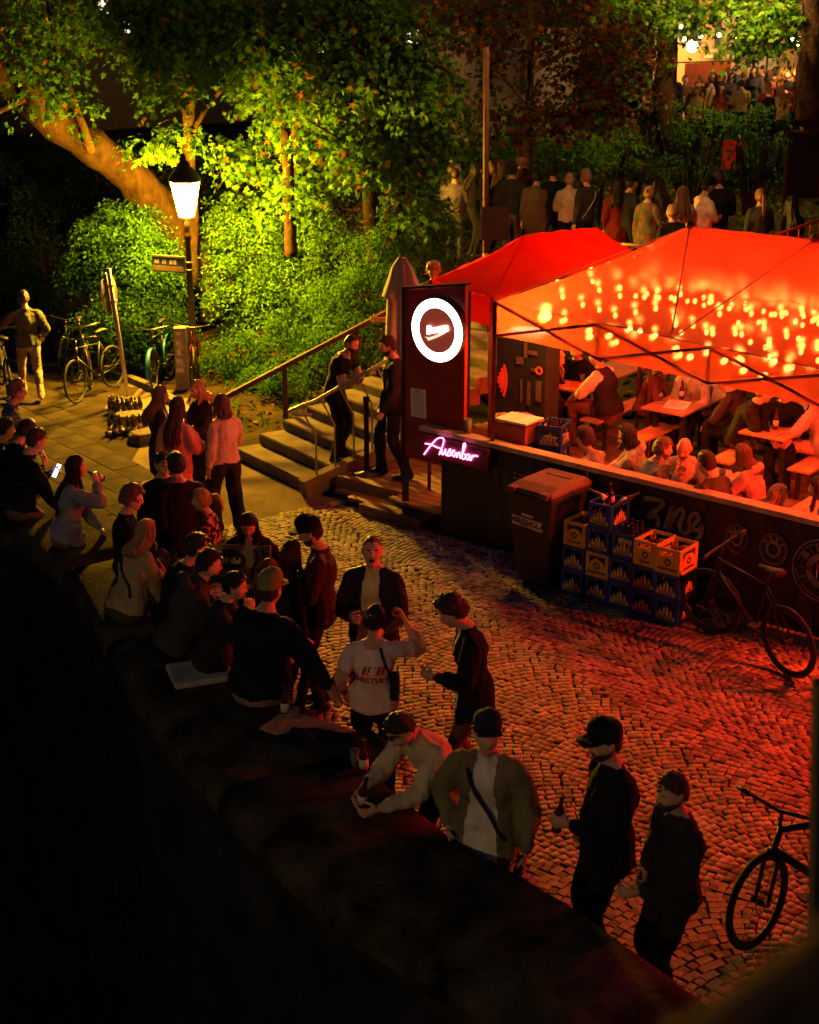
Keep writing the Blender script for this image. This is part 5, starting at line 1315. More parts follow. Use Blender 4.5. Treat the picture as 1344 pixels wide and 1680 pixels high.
mb = MB(); mb.box((0, -.005, .975), (.60, .755, .05)); mb.build('rim', m_bin, bin_, bevel=.012)
V = []
for (z, a, b, c) in ((1.0, .58, -.37, .36), (1.03, .58, -.37, .36), (1.085, .46, -.20, .30)):
    for (x, y) in ((-a/2, b), (a/2, b), (a/2, c), (-a/2, c)): V.append((x, y, z))
mb = MB(); mb.add(V, [(3, 2, 1, 0)]+[(k*4+i, k*4+(i+1) % 4, k*4+4+(i+1) % 4, k*4+4+i) for k in range(2) for i in range(4)]+[(8, 9, 10, 11)])
lid = mb.build('lid', m_lid, bin_, bevel=.018)
for sx in (-1, 1): mb = MB(); mb.box((sx*.20, -.36, 1.03), (.10, .09, .06)); mb.build('hand_grip', m_lid, lid, bevel=.012)
mb = MB(); mb.box((0, -.345, 1.036), (.28, .045, .03)); mb.build('grip_recess', m_bin, lid)
mb = MB(); mb.box((.02, .12, 1.088), (.30, .02, .012)); mb.build('lid_rib', m_lid, lid)
for sx in (-1, 1): mb = MB(); mb.lathe([(.10, -.025), (.10, .025)], (0, 0, 0), 20, R=Matrix.Rotation(math.pi/2, 3, 'Y')); w = mb.build('wheel', m_black, bin_, True); w.location = (sx*.25, .27, .10)
LM = Matrix.Translation((-.03, -.3335, .70)) @ Matrix.Rotation(math.pi/2, 4, 'X') @ Matrix.Rotation(-.10, 4, 'X'); LM = Matrix.Translation((-.03, -.336, .70)) @ Matrix.Rotation(math.radians(96), 4, 'X') @ Matrix.Rotation(-.05, 4, 'Z')
flat_poly([(-.19, -.05), (.19, -.05), (.19, .05), (-.19, .05)], LM, 'label_strip', mat('label_white', (.62, .52, .45), .6, var=.15), bin_)
me = text_mesh('MIRCHGLA', .085, .002, bold=.002); put(me, LM @ Matrix.Translation((0, 0, .004)), 'lettering', m_ink, bin_)
flat_poly([(-.07, .07), (.07, .07), (.07, .095), (-.07, .095)], LM, 'small_plate', mat('label_white', (.6, .5, .45), .6), bin_)

# --- bicycles
m_tyre = mat('tyre_rubber', (.02, .019, .018), .75, var=.25, vscale=20); m_rim = mat('alloy_rim', (.045, .042, .04), .5, .7, var=.2); m_chrome = mat('chrome', (.14, .13, .12), .4, 1.0, var=.1)
def bicycle(label, p, rz, frame_m, lean=.10, steer=0.0, fender=None, group='bicycles parked by the street', mtb=False, s=1.0):
    o = thing('bicycle', label, 'bicycle', p, rz, group); o.rotation_euler = (lean, 0, rz); o.scale = (s, s, s); R_ = .345; fx, rx = .53, -.53
    fm = frame_m; tr = .026 if mtb else .019
    def wheel(x, st):
        w = bpy.data.objects.new('wheel', None); COL.objects.link(w); w.parent = o; w.location = (x, 0, R_+.004); w.rotation_euler = (0, 0, st); w.empty_display_size = .05
        mb = MB(); mb.ring((0, 0, 0), R_-tr, tr, (0, 1, 0), 36, 8); mb.build('tyre', m_tyre, w, True)
        mb = MB(); mb.ring((0, 0, 0), R_-2*tr-.004, .009, (0, 1, 0), 36, 6); mb.build('rim', m_darksteel if mtb else m_rim, w, True)
        mb = MB()
        for i in range(20):
            a = 2*math.pi*i/20; b = a+(.35 if i % 2 else -.35); mb.tube([(math.cos(b)*.02, .03*(1 if i % 2 else -1), math.sin(b)*.02), (math.cos(a)*(R_-2*tr), 0, math.sin(a)*(R_-2*tr))], .0016, 3)
        mb.build('spokes', m_darksteel if mtb else m_rim, w); mb = MB(); mb.tube([(0, -.045, 0), (0, .045, 0)], .022, 8); mb.build('hub', m_darksteel, w)
        if mtb: mb = MB(); mb.ring((0, .035, 0), .075, .004, (0, 1, 0), 20, 4); mb.build('brake_disc', m_chrome, w)
        return w
    wheel(rx, 0); wheel(fx-.01, steer)
    bb = Vector((-.09, 0, .30)); seat = Vector((-.26, 0, .82)); headt = Vector((.36, 0, .86)); headb = Vector((.41, 0, .70)); ra = Vector((rx, 0, R_)); fa = Vector((fx, 0, R_)); st = seat+(seat-bb).normalized()*-.06
    mb = MB()
    r0 = .024 if mtb else .017
    for a, b, r in ((bb, seat, .017), (seat+Vector((.02, 0, -.03)), headt+Vector((0, 0, -.02)), r0), (bb, headb, r0*1.25), (headt, headb, .021)): mb.tube([a, b], r, 8)
    for sy in (-1, 1): mb.tube([bb+Vector((0, sy*.03, 0)), ra+Vector((0, sy*.055, 0))], .010, 6); mb.tube([seat+Vector((0, sy*.015, -.04)), ra+Vector((0, sy*.055, 0))], .009, 6)
    mb.build('frame', fm, o, True)
    fk = bpy.data.objects.new('fork', None); COL.objects.link(fk); fk.parent = o; fk.location = headb; fk.rotation_euler = (0, 0, steer); fk.empty_display_size = .05
    mb = MB()
    for sy in (-1, 1): mb.tube([(0, sy*.035, -.0), (.03, sy*.05, -.08), (fa.x-headb.x, sy*.05, fa.z-headb.z)], .015 if mtb else .011, 6)
    mb.tube([(0, -.04, 0), (0, .04, 0)], .018, 6); mb.build('fork_leg', fm if not mtb else m_darksteel, fk, True)
    hb = MB(); hb.tube([(-.05, 0, .16), (-.07, 0, .26)], .014, 6)
    if mtb: hb.tube([(-.09, -.36, .30), (-.06, -.20, .29), (-.04, 0, .27), (-.06, .20, .29), (-.09, .36, .30)], .014, 6)
    else: hb.tube([(-.22, -.28, .28), (-.10, -.24, .30), (-.05, 0, .27), (-.10, .24, .30), (-.22, .28, .28)], .012, 6)
    hb.build('handlebar', m_darksteel if mtb else m_chrome, fk, True)
    for sy in (-1, 1):
        g = MB(); g.tube([(-.09, sy*.36, .30), (-.065, sy*.25, .292)] if mtb else [(-.22, sy*.28, .28), (-.13, sy*.255, .297)], .018, 8); g.build('grip', m_black, fk, True)
    sp = MB(); sp.tube([seat, seat+Vector((-.045, 0, .13))], .013, 6); sp.build('seat_post', m_darksteel, o, True)
    V = []; sc = seat+Vector((-.05, 0, .15))
    for (x, w, z) in ((-.13, .075, .0), (-.09, .075, .012), (-.02, .045, .008), (.06, .025, .004), (.14, .018, -.004)):
        for (yy, zz) in ((-w, -.01), (-w*.9, .018), (0, .026), (w*.9, .018), (w, -.01), (0, -.02)): V.append((sc.x+x, yy, sc.z+z+zz))
    sm = MB(); sm.add(V, [(i*6+j, i*6+(j+1) % 6, (i+1)*6+(j+1) % 6, (i+1)*6+j) for i in range(4) for j in range(6)]+[tuple(range(5, -1, -1)), tuple(24+j for j in range(6))]); sm.build('saddle', m_black, o, True)
    ck = MB(); ck.ring((bb.x, -.05, bb.z), .085, .006, (0, 1, 0), 20, 4); ck.tube([(bb.x, -.06, bb.z), (bb.x+.12, -.065, bb.z-.12)], .011, 6); ck.tube([(bb.x, .06, bb.z), (bb.x-.12, .065, bb.z+.12)], .011, 6); ck.tube([(bb.x, -.06, bb.z), (bb.x, .06, bb.z)], .018, 8)
    ck.build('crankset', m_darksteel, o, True)
    for (x, y, z) in ((bb.x+.12, -.115, bb.z-.12), (bb.x-.12, .115, bb.z+.12)): pm = MB(); pm.box((x, y, z), (.09, .09, .022)); pm.build('pedal', m_black, o)
    ch = MB(); ch.tube([(bb.x, -.05, bb.z+.085), (rx, -.05, R_+.035)], .004, 4); ch.tube([(bb.x, -.05, bb.z-.085), (rx, -.05, R_-.035)], .004, 4); ch.build('chain', m_darksteel, o)
    if fender:
        for x, a0, a1 in ((rx, math.radians(20), math.radians(200)), (fx, math.radians(60), math.radians(190))):
            f = MB(); n = 14; V = []
            for i in range(n+1):
                a = a0+(a1-a0)*i/n; c, s_ = math.cos(math.pi-a), math.sin(a); Rr = R_+.022
                for (yy, dr) in ((-.026, -.012), (0, .004), (.026, -.012)): V.append((x+c*(Rr+dr), yy, R_+s_*(Rr+dr)))
            f.add(V, [(i*3+j, i*3+j+1, (i+1)*3+j+1, (i+1)*3+j) for i in range(n) for j in range(2)]); f.build('mudguard', fender, o, True)
    return o
m_bkblack = mat('bike_black', (.009, .009, .009), .45, .3, var=.2); m_bkgrey = mat('bike_grey', (.03, .028, .026), .4, .4, var=.2); m_bkblue = mat('bike_blue', (.01, .20, .36), .35, .1, var=.15); m_bkred = mat('bike_red', (.35, .03, .02), .35, .1, var=.15)
def gp(px, py, dz=0): return atG(px, py, dz)
# along the kerb at the left; they stand across the pavement edge
p = gp(176, 662); bicycle('black city bicycle nearest the road sign post, front wheel to the street', (p.x-.25, p.y+.45, gz(p.y)+.01), math.radians(-112), m_bkblack, .08, .1)
p = gp(150, 640); bicycle('dark bicycle parked directly left of the one by the road sign', (p.x-.15, p.y+.6, gz(p.y)+.01), math.radians(-75), m_bkgrey, .10, -.15, m_bkblack)
p = gp(112, 618); bicycle('grey bicycle third from the road sign along the kerb', (p.x, p.y+.5, gz(p.y)+.01), math.radians(-100), m_bkgrey, -.08, .2)
p = gp(75, 602); bicycle('far dark bicycle leaning at the end of the kerb row', (p.x, p.y+.5, gz(p.y)+.01), math.radians(-85), m_bkblack, .12, 0)
p = gp(272, 640); bicycle('bicycle with bright blue mudguards beside the lamp post', (p.x-.10, p.y+.4, gz(p.y)+.01), math.radians(-95), m_bkblack, .06, .1, m_bkblue)
p = gp(292, 640); bicycle('bicycle with a red frame behind the stickered post', (p.x+.15, p.y+.55, gz(p.y)+.01), math.radians(-80), m_bkred, -.05, .0)
# against the fence on the right
p = F3(4.78, -.80, 0); bicycle('dark mountain bicycle with silver stripe leaning against the banner fence', (p.x, p.y, gz(p.y)+.012), FROT+math.pi-.38, m_bkblack, -.12, .30, None, mtb=True, s=1.04)
p = F3(6.55, -.7, 0); bicycle('second mountain bicycle in front of the fence at the right edge', (p.x, p.y, gz(p.y)+.012), FROT+math.pi+.25, m_darksteel, -.10, .2, None, mtb=True, s=1.0)
p = atZ(1240, 1480, .36); bicycle('black mountain bicycle in the lower right foreground', (p.x+.50, p.y+.20, gz(p.y)+.012), math.radians(203), m_bkblack, .05, .35, None, mtb=True, s=1.0)

# --- railings at the stairs
rail = thing('stair_railing', 'curved galvanised stair railing the man in the black shirt leans on', 'railing')
def railing():
    nn = ST_N/np.linalg.norm(ST_N); ee = ST_E/np.linalg.norm(ST_E); base = ST_R0+ee*.14-nn*.02
    pt = lambda a, z: Vector((base[0]+nn[0]*a, base[1]+nn[1]*a, z)); sl = .14/.385
    ztop = lambda a: 1.20+sl*max(a, 0)*.95; zb = lambda a: .16+sl*a*.85
    pts = [pt(-.02, 1.10)+Vector((ee[0]*.12, ee[1]*.12, 0)), pt(-.22, 1.11), pt(-.28, 1.16), pt(-.10, 1.20)]+[pt(a, ztop(a)) for a in (.1, .5, 1.0, 1.6, 2.4, 3.2, 4.0)]
    mb = MB(); mb.tube(pts, .024, 8); mb.build('handrail', m_steel, rail, True)
    for i, a in enumerate((.0, .28, .56, .84, 1.12, 1.5, 1.9, 2.3, 2.7, 3.1, 3.5, 3.9)):
        mb = MB(); mb.tube([pt(a-.10, ztop(a-.1)-.02), pt(a-.07, ztop(a)-.10), pt(a+.10, ztop(a)-.42), pt(a+.10, zb(a+.1))], .013, 6); mb.build('baluster', m_steel, rail, True)
railing()
trail = thing('timber_handrail', 'brown timber handrail running up the bank left of the stairs', 'railing')
def timber_rail():
    A = atG(398, 668); pts = [atG(398, 668, .0)]
    nn = ST_N/np.linalg.norm(ST_N); a0 = ST_L0+np.array([-.28, .28])
    P = [Vector((a0[0]+nn[0]*a, a0[1]+nn[1]*a, .02+.33*a)) for a in (-.1, 1.1, 2.3, 3.5, 4.7)]
    for i in range(len(P)): mb = MB(); mb.beam(P[i]+Vector((0, 0, -.2)), P[i]+Vector((0, 0, .72)), .07, .07); mb.build('post', m_wood2, trail)
    for i in range(len(P)-1): mb = MB(); mb.beam(P[i]+Vector((0, 0, .70)), P[i+1]+Vector((0, 0, .70)), .05, .07); mb.build('rail', m_wood2, trail)
m_wood2 = mat('dark_timber', (.055, .028, .014), .8, var=.35, vscale=8, bump=.4, bscale=40)
timber_rail()
# stanchion
p = atZ(602, 776, DECK+.003); stn = thing('barrier_post', 'black queue barrier post on a round steel base by the stairs', 'post', p); mb = MB(); mb.lathe([(.17, 0), (.17, .018), (.06, .03), (.05, .05)], n=24); mb.build('base', mat('steel_base', (.20, .18, .16), .45, .7), stn, True); mb = MB(); mb.lathe([(.033, .05), (.033, .95), (.04, .955), (.04, 1.0)], n=14); mb.build('post', m_black, stn, True); mb = MB(); mb.box((0, 0, .96), (.07, .07, .09)); mb.build('belt_head', m_black, stn, bevel=.008)
# folded sunshade
p = atY(662, 700, 18.35); um = thing('folded_parasol', 'closed grey beige parasol standing behind the sign board', 'parasol', (p.x-.02, p.y, .30)); m_canv = mat('parasol_canvas', (.36, .33, .29), .85, var=.15, vscale=6, bump=.4, bscale=12)
V = []; prof = [(.05, 2.62), (.10, 2.50), (.20, 2.14), (.15, 2.08), (.17, 1.5), (.20, .95), (.13, .55), (.10, .45)]; n = 26
for (r, z) in prof:
    for j in range(n):
        a = 2*math.pi*j/n; rr = r*(1+.30*math.cos(a*6.5)*(r > .06)); V.append((rr*math.cos(a), rr*math.sin(a), z+.05*math.cos(a*5)*(r > .18)))
mb = MB(); mb.add(V, [(i*n+j, i*n+(j+1) % n, (i+1)*n+(j+1) % n, (i+1)*n+j) for i in range(len(prof)-1) for j in range(n)]+[tuple(range(n))]); mb.build('canopy', m_canv, um, True)
mb = MB(); mb.tube([(0, 0, -.3), (0, 0, 2.66)], .025, 8); mb.build('pole', m_wood2, um); mb = MB(); mb.ring((0, 0, 1.2), .19, .012, (0, 0, 1), 20, 5); mb.build('strap', m_canv, um)

# --- lamp post
LP = atG(320, 628); LPZ = LP.z
lp = thing('street_lamp', 'tall old street lamp with a glowing glass lantern by the shrubs', 'street lamp', (LP.x, LP.y, LP.z)); m_iron = mat('lamp_iron', (.035, .022, .018), .5, .5, var=.3, bump=.2, bscale=40)
mb = MB(); mb.lathe([(0.12, 0.0), (0.12, 0.1), (0.095, 0.167), (0.085, 0.625), (0.1, 0.667), (0.1, 0.717), (0.06, 0.767), (0.05, 1.667), (0.045, 2.375), (0.06, 2.392), (0.06, 2.442), (0.035, 2.467), (0.03, 2.542), (0.055, 2.6), (0.03, 2.667), (0.06, 2.717), (0.075, 2.75)], n=16); mb.build('column', m_iron, lp, True)
LB = 2.74
mb = MB()
for i in range(6):
    a = math.pi/3*i; a2 = a+math.pi/3
    mb.beam((math.cos(a)*.12, math.sin(a)*.12, LB), (math.cos(a)*.235, math.sin(a)*.235, LB+.56), .018, .018)
    mb.beam((math.cos(a)*.235, math.sin(a)*.235, LB+.56), (math.cos(a2)*.235, math.sin(a2)*.235, LB+.56), .02, .02); mb.beam((math.cos(a)*.12, math.sin(a)*.12, LB), (math.cos(a2)*.12, math.sin(a2)*.12, LB), .02, .02)
mb.build('lantern_frame', m_iron, lp)
lg = mat('lamp_glass', (1, .95, .85), .3, var=.02); b_ = lg.node_tree.nodes["Principled BSDF"]
lampg = emis('lantern_glass', (1.0, .47, .020), 3100.0)
for i in range(6):
    a = math.pi/3*i; a2 = a+math.pi/3; mb = MB(); mb.add([(math.cos(a)*.116, math.sin(a)*.116, LB+.01), (math.cos(a2)*.116, math.sin(a2)*.116, LB+.01), (math.cos(a2)*.228, math.sin(a2)*.228, LB+.55), (math.cos(a)*.228, math.sin(a)*.228, LB+.55)], [(0, 1, 2, 3)]); mb.build('pane', lampg, lp)
mb = MB(); mb.lathe([(.26, LB+.565), (.27, LB+.60), (.20, LB+.72), (.10, LB+.80), (.09, LB+.86), (.04, LB+.90), (.03, LB+.98), (.01, LB+1.0)], n=12); mb.build('lantern_roof', m_iron, lp, True)
LAMP = Vector((LP.x, LP.y, LP.z+LB+.28)); LAMPCOL = (1.0, .56, .16)

# the six glowing panes are the light source
# street name plate
sg = thing('street_name_sign', 'street name plate with worn stickers on the lamp column', 'sign', (LP.x, LP.y, LP.z)); q = Vector((-.92, .37, 0)).normalized()
PL = basis(Vector((0, 0, 1.95))+q*.38, q, Vector((0, 0, 1))); mb = MB(); mb.box((0, 0, 0), (.62, .24, .012)); mb.v = [tuple(PL @ Vector(v)) for v in mb.v]; mb.build('plate', mat('sign_enamel', (.05, .08, .22), .4, var=.3, vscale=9), sg)
mb = MB(); mb.box((0, .135, 0), (.63, .03, .03)); mb.v = [tuple(PL @ Vector(v)) for v in mb.v]; mb.build('cap_strip', m_steel, sg)
for sgn in (1, -1):
    M = PL @ (Matrix.Identity(4) if sgn > 0 else Matrix.Rotation(math.pi, 4, 'Y')); rr_ = random.Random(5+sgn)
    flat_poly([(-.29, -.10), (.29, -.10), (.29, -.02), (-.29, -.02)], M @ Matrix.Translation((0, 0, .007)), 'sticker_band', mat('old_sticker', (.35, .24, .15), .7, var=.5, vscale=30), sg, .002)
    x = -.26
    for k in range(9):
        w = rr_.uniform(.025, .06); flat_poly([(x, .01), (x+w, .01), (x+w, .085), (x, .085)], M @ Matrix.Translation((0, 0, .007)), 'letter_block', mat('sign_letters', (.6, .55, .5), .6, var=.2), sg, .002) if k % 3 != 2 else None; x += w+.014
for z in (1.90, 2.02): mb = MB(); mb.ring((0, 0, z), .056, .012, (0, 0, 1), 16, 5); mb.build('clamp', m_steel, sg)
# round road sign seen edge-on from behind
RS = atG(212, 662); rs = thing('road_sign', 'round road sign seen from behind on a tilted steel post', 'road sign', (RS.x, RS.y, RS.z)); rs.rotation_euler = (0, -.085, 0)
mb = MB(); mb.tube([(0, 0, -.05), (0, 0, 2.12)], .033, 10); mb.build('post', mat('zinc_post', (.40, .36, .32), .5, .6, var=.25, vscale=10), rs, True)
sd_ = Vector((.985, -.17, 0)).normalized(); Rm = sd_.to_track_quat('Z', 'Y').to_matrix(); mb = MB(); mb.lathe([(.30, 0), (.31, .006), (.31, .022), (.30, .028)], Vector((0, 0, 1.74))-sd_*.07, 32, R=Rm); dsk = mb.build('disc', mat('sign_back', (.04, .04, .05), .55, .4, var=.35, vscale=6), rs, True)
mb = MB(); mb.ring(Vector((0, 0, 1.74))-sd_*.055, .31, .012, sd_, 32, 5); mb.build('rim', m_steel, rs, True)
for z in (1.62, 1.86): mb = MB(); mb.box((0, 0, z), (.1, .1, .03)); mb.build('clamp', m_steel, rs)
# stickered bollard beside the lamp
SP = atG(303, 636); sp_ = thing('stickered_post', 'square post plastered with stickers beside the street lamp', 'post', (SP.x, SP.y-.15, SP.z)); mb = MB(); mb.box((0, 0, .52), (.20, .16, 1.04)); mb.build('post', mat('post_grey', (.24, .20, .16), .7, var=.3), sp_, bevel=.008)
r_ = random.Random(77)
for k in range(9):
    w, h = r_.uniform(.06, .14), r_.uniform(.05, .11); x = r_.uniform(-.03, .03); z = .35+k*.075; mb = MB(); mb.box((x, -.082-.0006*k, z), (w, .002, h)); mb.build('sticker', mat('sticker_%d' % (k % 4), [(.6, .5, .4), (.42, .3, .25), (.55, .45, .5), (.25, .22, .2)][k % 4], .6, var=.4, vscale=40), sp_)
# bottles massed round the sign post
BP = atG(205, 685); r_ = random.Random(55)
for i in range(36):
    a, b = r_.uniform(-.28, .36), r_.uniform(-.22, .34); x = BP.x+a; y = BP.y+b*.9-a*.25; bottle('empty beer bottle standing among the bottles round the road sign post', (x, y, gz(y)+.012), m_brown if r_.random() < .7 else m_green, (r_.uniform(-.03, .03), r_.uniform(-.03, .03)), r_.uniform(0, 6), 'bottles round the road sign', cap=r_.random() < .5)
BP2 = atG(205, 712)
for i in range(14):
    x = BP2.x+r_.uniform(-.22, .22); y = BP2.y+r_.uniform(-.15, .15); bottle('dark empty bottle in the smaller clump in front of the road sign', (x, y, gz(y)+.012), m_brown, (r_.uniform(-.05, .05), r_.uniform(-.05, .05)), 0, 'bottles in the front clump')
for i in range(4):
    x = BP2.x-.25+.07*i; y = BP2.y-.12+.05*i; bottle('dark bottle lying on its side beside the front clump', (x, y, gz(y)+.045), m_brown, (1.5, .1), 1.2+i*.3, 'bottles lying by the clump')
# loose stone blocks
for i, (px, py, w, d, h, lab) in enumerate(((222, 700, .62, .42, .20, 'large loose stone block behind the bottle clump'), (245, 722, .60, .38, .14, 'flat loose stone slab lying beside the women'))):
    p = atG(px, py); V = []; rr_ = random.Random(i)
    for (s, z) in ((1.03, -.02), (1, h*.7), (.86, h)):
        for k in range(8): a = 2*math.pi*k/8; V.append((w/2*s*math.copysign(abs(math.cos(a))**.5, math.cos(a))*(1+rr_.uniform(-.06, .06)), d/2*s*math.copysign(abs(math.sin(a))**.5, math.sin(a))*(1+rr_.uniform(-.06, .06)), z+rr_.uniform(-.01, .01)*(z > 0)))
    mb = MB(); mb.add(V, [(j*8+k, j*8+(k+1) % 8, (j+1)*8+(k+1) % 8, (j+1)*8+k) for j in range(2) for k in range(8)]+[tuple(16+k for k in range(8))]); o = mb.build('stone_block', m_step, None, False, (p.x, p.y, p.z+.008), .3+i*.4, bevel=.01); tag(o, lab, 'stone')
# trolley, tall pole and barrier on the terrace
tp = lambda x, y: Vector((x, y, tz(x, y)))
pp = atY(802, 420, 22.4); PZ = tz(pp.x, pp.y); po = thing('tall_pole', 'tall rusty pole standing in front of the waiting crowd', 'pole', (pp.x, pp.y, PZ)); mb = MB(); mb.tube([(0, 0, -.2), (-.05, 0, 2.3)], .045, 10); mb.build('lower_section', mat('yellow_rust', (.30, .19, .08), .7, .2, var=.4, vscale=12), po, True); mb = MB(); mb.tube([(-.05, 0, 2.3), (-.09, 0, 5.3)], .045, 10); mb.build('upper_section', mat('dark_rust', (.09, .045, .03), .8, .2, var=.4, vscale=12), po, True)
mb = MB(); mb.box((.08, -.05, 2.75), (.42, .03, .5)); mb.build('sign_plate', m_black, po)
tr_ = thing('roll_container', 'empty tubular roll container frame beside the tall pole', 'trolley', (pp.x+.02, pp.y-.25, PZ)); mt = mat('trolley_tube', (.34, .24, .12), .45, .6, var=.2)
for y in (0, .5):
    mb = MB(); mb.tube([(-.28, y, 0), (-.28, y, 1.38), (-.22, y, 1.46), (.22, y, 1.46), (.28, y, 1.38), (.28, y, 0)], .02, 7); mb.build('upright_frame', mt, tr_, True)
for z in (.15, .45, .75, 1.0):
    mb = MB(); mb.tube([(-.28, 0, z), (.28, 0, z)], .009, 5); mb.build('crossbar', mt, tr_)
for x in (-.1, .1): mb = MB(); mb.tube([(x, 0, .1), (x, 0, 1.45)], .009, 5); mb.build('upright_bar', mt, tr_)
mb = MB(); mb.box((0, .25, .14), (.56, .5, .03)); mb.build('base_plate', mt, tr_); mb = MB(); mb.box((-.17, -.02, 1.02), (.17, .01, .10)); mb.build('number_plate', mat('plate_yellow', (.5, .34, .08), .6), tr_)
# metal barriers behind the tents
def barrier(label, A, B, red=False, hh=1.05, n=9):
    o = thing('metal_barrier', label, 'barrier', A); A = Vector(A); B = Vector(B); mm = m_redrail if red else mt; D = B-A
    for z in (hh, .18): mb = MB(); mb.tube([Vector((0, 0, z)), D+Vector((0, 0, z))], .024, 7); mb.build('rail', mm, o, True)
    for i in range(n+1): mb = MB(); q = D*(i/n); mb.tube([q+Vector((0, 0, .0 if i in (0, n) else .18)), q+Vector((0, 0, hh))], .018 if i in (0, n) else .011, 6); mb.build('bar', mm, o)
m_redrail = mat('red_painted_rail', (.35, .035, .02), .5, .2, var=.2)
a = atY(1010, 400, 21.6); b = atY(1130, 408, 21.3); barrier('pale metal crowd barrier behind the clear tent roof', (a.x, a.y, a.z-1.05), (b.x, b.y, b.z-1.05))
a = atY(1255, 398, 20.4); b = atY(1420, 340, 21.4); barrier('red painted railing rising at the right behind the tents', (a.x, a.y, a.z-1.0), (b.x, b.y, b.z-1.0), True)
# things on the parapet
p = atZ(505, 1200, WALL_Z+.012); bo = thing('serving_board', 'flat wooden board lying on the parapet beside the seated man', 'board', (p.x, p.y, p.z), math.radians(-32)); mb = MB(); mb.box((0, 0, .012), (.62, .34, .022)); mb.build('board', m_table, bo, bevel=.005)
bottle('dark bottle with pale label on the parapet by the wooden board', atZ(468, 1175, WALL_Z+.002)); mug('small glass with red drink on the parapet by the board', atZ(485, 1182, WALL_Z+.005), .10, .034)
mug('small clear glass on the parapet near the leaning man', atZ(583, 1255, WALL_Z+.0), .12, .034); bottle('dark bottle on the parapet beside the leaning man', atZ(597, 1268, WALL_Z+.0))
p = atZ(545, 1225, WALL_Z); cl = thing('dark_jacket', 'crumpled dark jacket lying over the parapet by the board', 'jacket', (p.x, p.y, p.z+.01), math.radians(-20)); V = []; n, m_ = 22, 14
for j in range(m_+1):
    for i in range(n+1):
        x = -.42+.84*i/n; y = -.17+.34*j/m_; e = min(1, 5*min(i, n-i)/n)*min(1, 5*min(j, m_-j)/m_); V.append((x+.05*math.sin(y*14+1), y*(1+.25*math.sin(x*5))+.03*math.sin(x*11), .02+e*(.055+.035*math.sin(x*17+y*9)*math.cos(y*21))))
mb = MB(); mb.add(V, [(j*(n+1)+i, j*(n+1)+i+1, (j+1)*(n+1)+i+1, (j+1)*(n+1)+i) for j in range(m_) for i in range(n)]); mb.build('cloth', fabric((.012, .012, .016)), cl, True)
# ------------------------------------------------------------------ trees, shrubs, ground cover
def leaf_mat(name, col, tr=.45):
    if name in MATS: return MATS[name]
    m = bpy.data.materials.new(name); m.use_nodes = True; nt = m.node_tree; N, L = nt.nodes, nt.links; N.remove(N["Principled BSDF"]); out = N["Material Output"]
    tc = N.new("ShaderNodeTexCoord"); nz = N.new("ShaderNodeTexNoise"); nz.inputs['Scale'].default_value = 2.5; nz.inputs['Detail'].default_value = 3; L.new(tc.outputs['Object'], nz.inputs[0])
    rp = N.new("ShaderNodeValToRGB"); L.new(nz.outputs[0], rp.inputs[0]); rp.color_ramp.elements[0].position = .32; rp.color_ramp.elements[1].position = .68
    rp.color_ramp.elements[0].color = tuple(c*.65 for c in col)+(1,); rp.color_ramp.elements[1].color = tuple(min(1, c*1.3) for c in col)+(1,)
    d = N.new("ShaderNodeBsdfDiffuse"); t = N.new("ShaderNodeBsdfTranslucent"); mx = N.new("ShaderNodeMixShader"); mx.inputs[0].default_value = tr
    L.new(rp.outputs[0], d.inputs[0]); L.new(rp.outputs[0], t.inputs[0]); L.new(d.outputs[0], mx.inputs[1]); L.new(t.outputs[0], mx.inputs[2]); L.new(mx.outputs[0], out.inputs[0]); MATS[name] = m; return m
LG = [leaf_mat('leaf_green', (.062, .175, .014)), leaf_mat('leaf_yellowgreen', (.10, .21, .016)), leaf_mat('leaf_dark', (.036, .11, .010)), leaf_mat('leaf_rust', (.20, .060, .012)), leaf_mat('leaf_yellow', (.22, .16, .015))]
LR = [leaf_mat('leaf_redbrown', (.10, .040, .012)), leaf_mat('leaf_olive', (.070, .060, .012)), leaf_mat('leaf_rust', (.20, .06, .012)), leaf_mat('leaf_dark', (.03, .085, .01)), leaf_mat('leaf_maroon', (.09, .02, .012))]
m_bark = mat('bark', (.020, .012, .0055), .98, spec=.03, var=.5, vscale=5, bump=1.0, bscale=22, color2=(.030, .018, .008), stretch=(1, 1, .6)); m_bark2 = mat('bark_dark', (.028, .018, .010), .98, spec=.03, var=.4, vscale=7, bump=1.0, bscale=18)
def maple_tpl():
    out = []; tips = [(90, 1.0), (38, .88), (142, .88), (-18, .58), (198, .58)]; 
    ang = [(-70, .14), (-18, .58), (10, .36), (38, .90), (62, .44), (76, .72), (90, 1.0), (104, .72), (118, .44), (142, .90), (170, .36), (198, .58), (250, .14)]
    v = [(0, -.05, 0)]+[(r*math.cos(math.radians(a))*.55, r*math.sin(math.radians(a))*.55, -.10*r*r) for a, r in ang]
    f = [(0, i, i+1) for i in range(1, len(ang))]; return np.array(v), np.array(f)
def oval_tpl():
    v = [(0, -.5, 0), (.20, -.1, .03), (0, -.05, -.03), (-.20, -.1, .03), (.15, .28, .02), (-.15, .28, .02), (0, .55, -.06)]
    return np.array(v), np.array([(0, 1, 2), (0, 2, 3), (1, 4, 2), (2, 5, 3), (4, 6, 2), (2, 6, 5)])
TPL = {'maple': maple_tpl(), 'oval': oval_tpl()}
